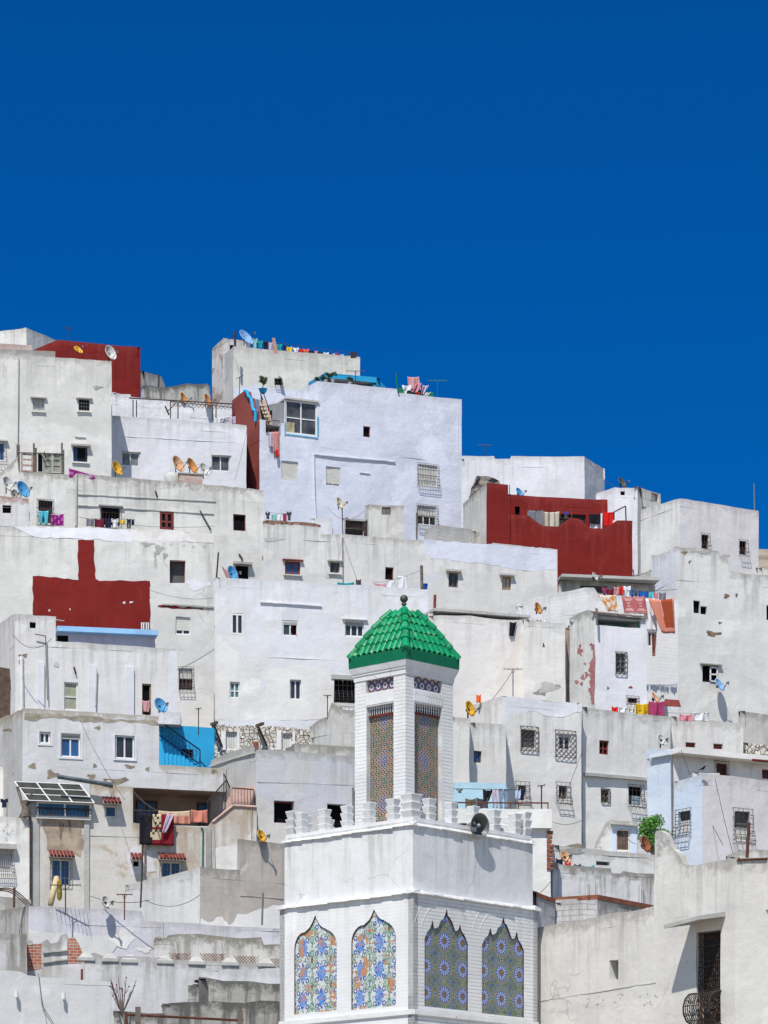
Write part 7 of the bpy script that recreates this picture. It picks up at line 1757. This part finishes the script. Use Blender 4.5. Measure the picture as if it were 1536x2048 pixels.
# overhead and wall-hung cables
def wire(label,p,q,Ya,Yb,sag=.3,r=.011):
    mb=MB(); a=W(p[0],p[1],Ya); b=W(q[0],q[1],Yb); P=[]
    for i in range(17):
        t=i/16; v=a.lerp(b,t); v.z-=sag*4*t*(1-t); P.append(v)
    mb.path(P,r,4); tag(mb.build('cable',IR(),None,a),label,'cable')
wire('thin cable running down across the lilac corner house',(1430,1556),(1470,1722),119.4,112,.1)
wire('thin cable slanting across the pale blue house side',(1362,1500),(1446,1690),126.5,119,.2)
wire('thin cable looping beside the weathered balcony house windows',(160,1440),(250,1600),141.5,138.6,.2)
wire('sagging cable on the white turret at left',(26,1270),(104,1276),154.0,153.8,.5,.014)
wire('thin cable from the lattice house toward the dirty ledge',(1165,1500),(1120,1610),131.5,131.5,.1)
wire('slack cable between the two lattice-barred windows and the bulging grille',(1060,1610),(1165,1640),131,131,.4)
wire('slack cable over the white wall below the bulging grilles',(1073,1790),(1112,1745),109.5,110,.1)
wire('guy wire left of the weathered roof post',(686,1075),(668,1150),175,173,.05)
wire('guy wire right of the slim roof pole',(686,1075),(714,1160),175,173,.05)
wire('cable on the white house with two curtained windows',(494,860),(470,960),197.2,197,.1)
wire('thin sagging cable over the blue-white house foot',(655,1015),(728,1022),199.5,198.5,.6)
wire('white cable hanging across the deep balcony',(268,1584),(316,1622),142,139.5,.1,.03)
wire('cable slanting across the gatehouse door',(1241,1657),(1272,1688),116.6,116.4,.1)


wire('cable running from the roof mast over the tall skyline house side',(470,668),(424,700),214.8,218,.1)
wire('thin cable across the front of the long weathered house',(158,1034),(430,1052),182.3,184,.25,.010)
wire('cable crossing the blank wall right of the dark red T shape',(300,1180),(428,1196),171.2,172.6,.2,.010)
wire('cable strung from the small aerial to the narrow white tower',(1170,912),(1240,978),212.5,201,.3,.012)
wire('cable over the plain pinkish-white wall to its pale aerial',(985,1398),(1024,1344),134,133.8,.05,.012)
wire('cable between the lilac garden wall and the bare beige block',(290,1800),(400,1790),117.6,122.5,.3,.010)
wire('cable along the foot of the stained tan house',(180,1792),(300,1800),118.6,118.2,.15,.012)
# ================================================================ ground, sky, sun, camera
def terrain():
    mb=MB(); xs=[-2500,-1200,-600,-300,-150,-80,-50,-30,-15,0,15,30,50,80,150,300,600,1200,2500]
    ys=[-400,-100,-20,0,30,60,75,90,100,106,112,118,125,132,139,146,152,160,166,172,176,181,186,193,201,206,212,219,226,233,240,250,262,290,330,450,600,1000,2500,5000]
    rr=random.Random(3)
    P=[]
    for y in ys:
        for x in xs:
            z=ground(y)*max(.0,1-(abs(x)/900.0)**2)-.6 if y>0 else -2.6
            if abs(x)>60: z+=rr.uniform(-2,2)*(1 if y>60 else .2)
            P.append((x,y,z))
    n=len(xs); mb.mesh(P,[(j*n+i,j*n+i+1,(j+1)*n+i+1,(j+1)*n+i) for j in range(len(ys)-1) for i in range(n-1)])
    m=paint('dusty_earth',(.30,.26,.20),.95,var=.3,scale=.4,bump=.4)
    o=mb.build('hillside',m); o['kind']='structure'; return o
terrain()
wd=bpy.data.worlds.new("World"); scene.world=wd; wd.use_nodes=True; t=wd.node_tree; t.nodes.clear()
out=t.nodes.new('ShaderNodeOutputWorld'); bg=t.nodes.new('ShaderNodeBackground'); sky=t.nodes.new('ShaderNodeTexSky')
sky.sky_type='NISHITA'; sky.sun_disc=False; SE,SA=59.0,17.5
sky.sun_elevation=R_(SE); sky.sun_rotation=R_(180+SA); sky.altitude=300; sky.air_density=1.0; sky.dust_density=.15; sky.ozone_density=4.0
# the sky is deepest away from the sun, as through clear dry air: grade the northern half
mx=t.nodes.new('ShaderNodeMix'); mx.data_type='RGBA'; mx.blend_type='MULTIPLY'
tc=t.nodes.new('ShaderNodeTexCoord'); sp=t.nodes.new('ShaderNodeSeparateXYZ'); mr=t.nodes.new('ShaderNodeMapRange'); mr.interpolation_type='SMOOTHSTEP'
t.links.new(tc.outputs['Generated'],sp.inputs[0]); t.links.new(sp.outputs[1],mr.inputs[0])
mr.inputs[1].default_value=-.35; mr.inputs[2].default_value=.75; mr.inputs[3].default_value=.12; mr.inputs[4].default_value=1.0
t.links.new(mr.outputs[0],mx.inputs[0]); t.links.new(sky.outputs[0],mx.inputs[6]); mx.inputs[7].default_value=(.003,.278,.648,1)
t.links.new(mx.outputs[2],bg.inputs[0]); bg.inputs[1].default_value=.11
t.links.new(bg.outputs[0],out.inputs[0])
sl=bpy.data.lights.new('sun','SUN'); sl.energy=4.7; sl.angle=R_(.5); sl.color=(1,.955,.875)
so=bpy.data.objects.new('sun',sl); col.objects.link(so)
sv=Vector((-math.sin(R_(SA))*math.cos(R_(SE)),-math.cos(R_(SA))*math.cos(R_(SE)),math.sin(R_(SE))))
so.rotation_euler=sv.to_track_quat('Z','Y').to_euler(); so.location=(0,60,60)
cd=bpy.data.cameras.new('camera'); co=bpy.data.objects.new('camera',cd); col.objects.link(co); scene.camera=co
cd.sensor_fit='HORIZONTAL'; cd.sensor_width=36; cd.lens=36*F/1536; cd.shift_x=0; cd.shift_y=(HY-1024)/1536
cd.clip_start=1; cd.clip_end=9000; co.location=(0,0,0); co.rotation_euler=(R_(90),0,0)
scene.view_settings.view_transform='Standard'; scene.view_settings.look='None'; scene.view_settings.gamma=1; scene.view_settings.exposure=.2
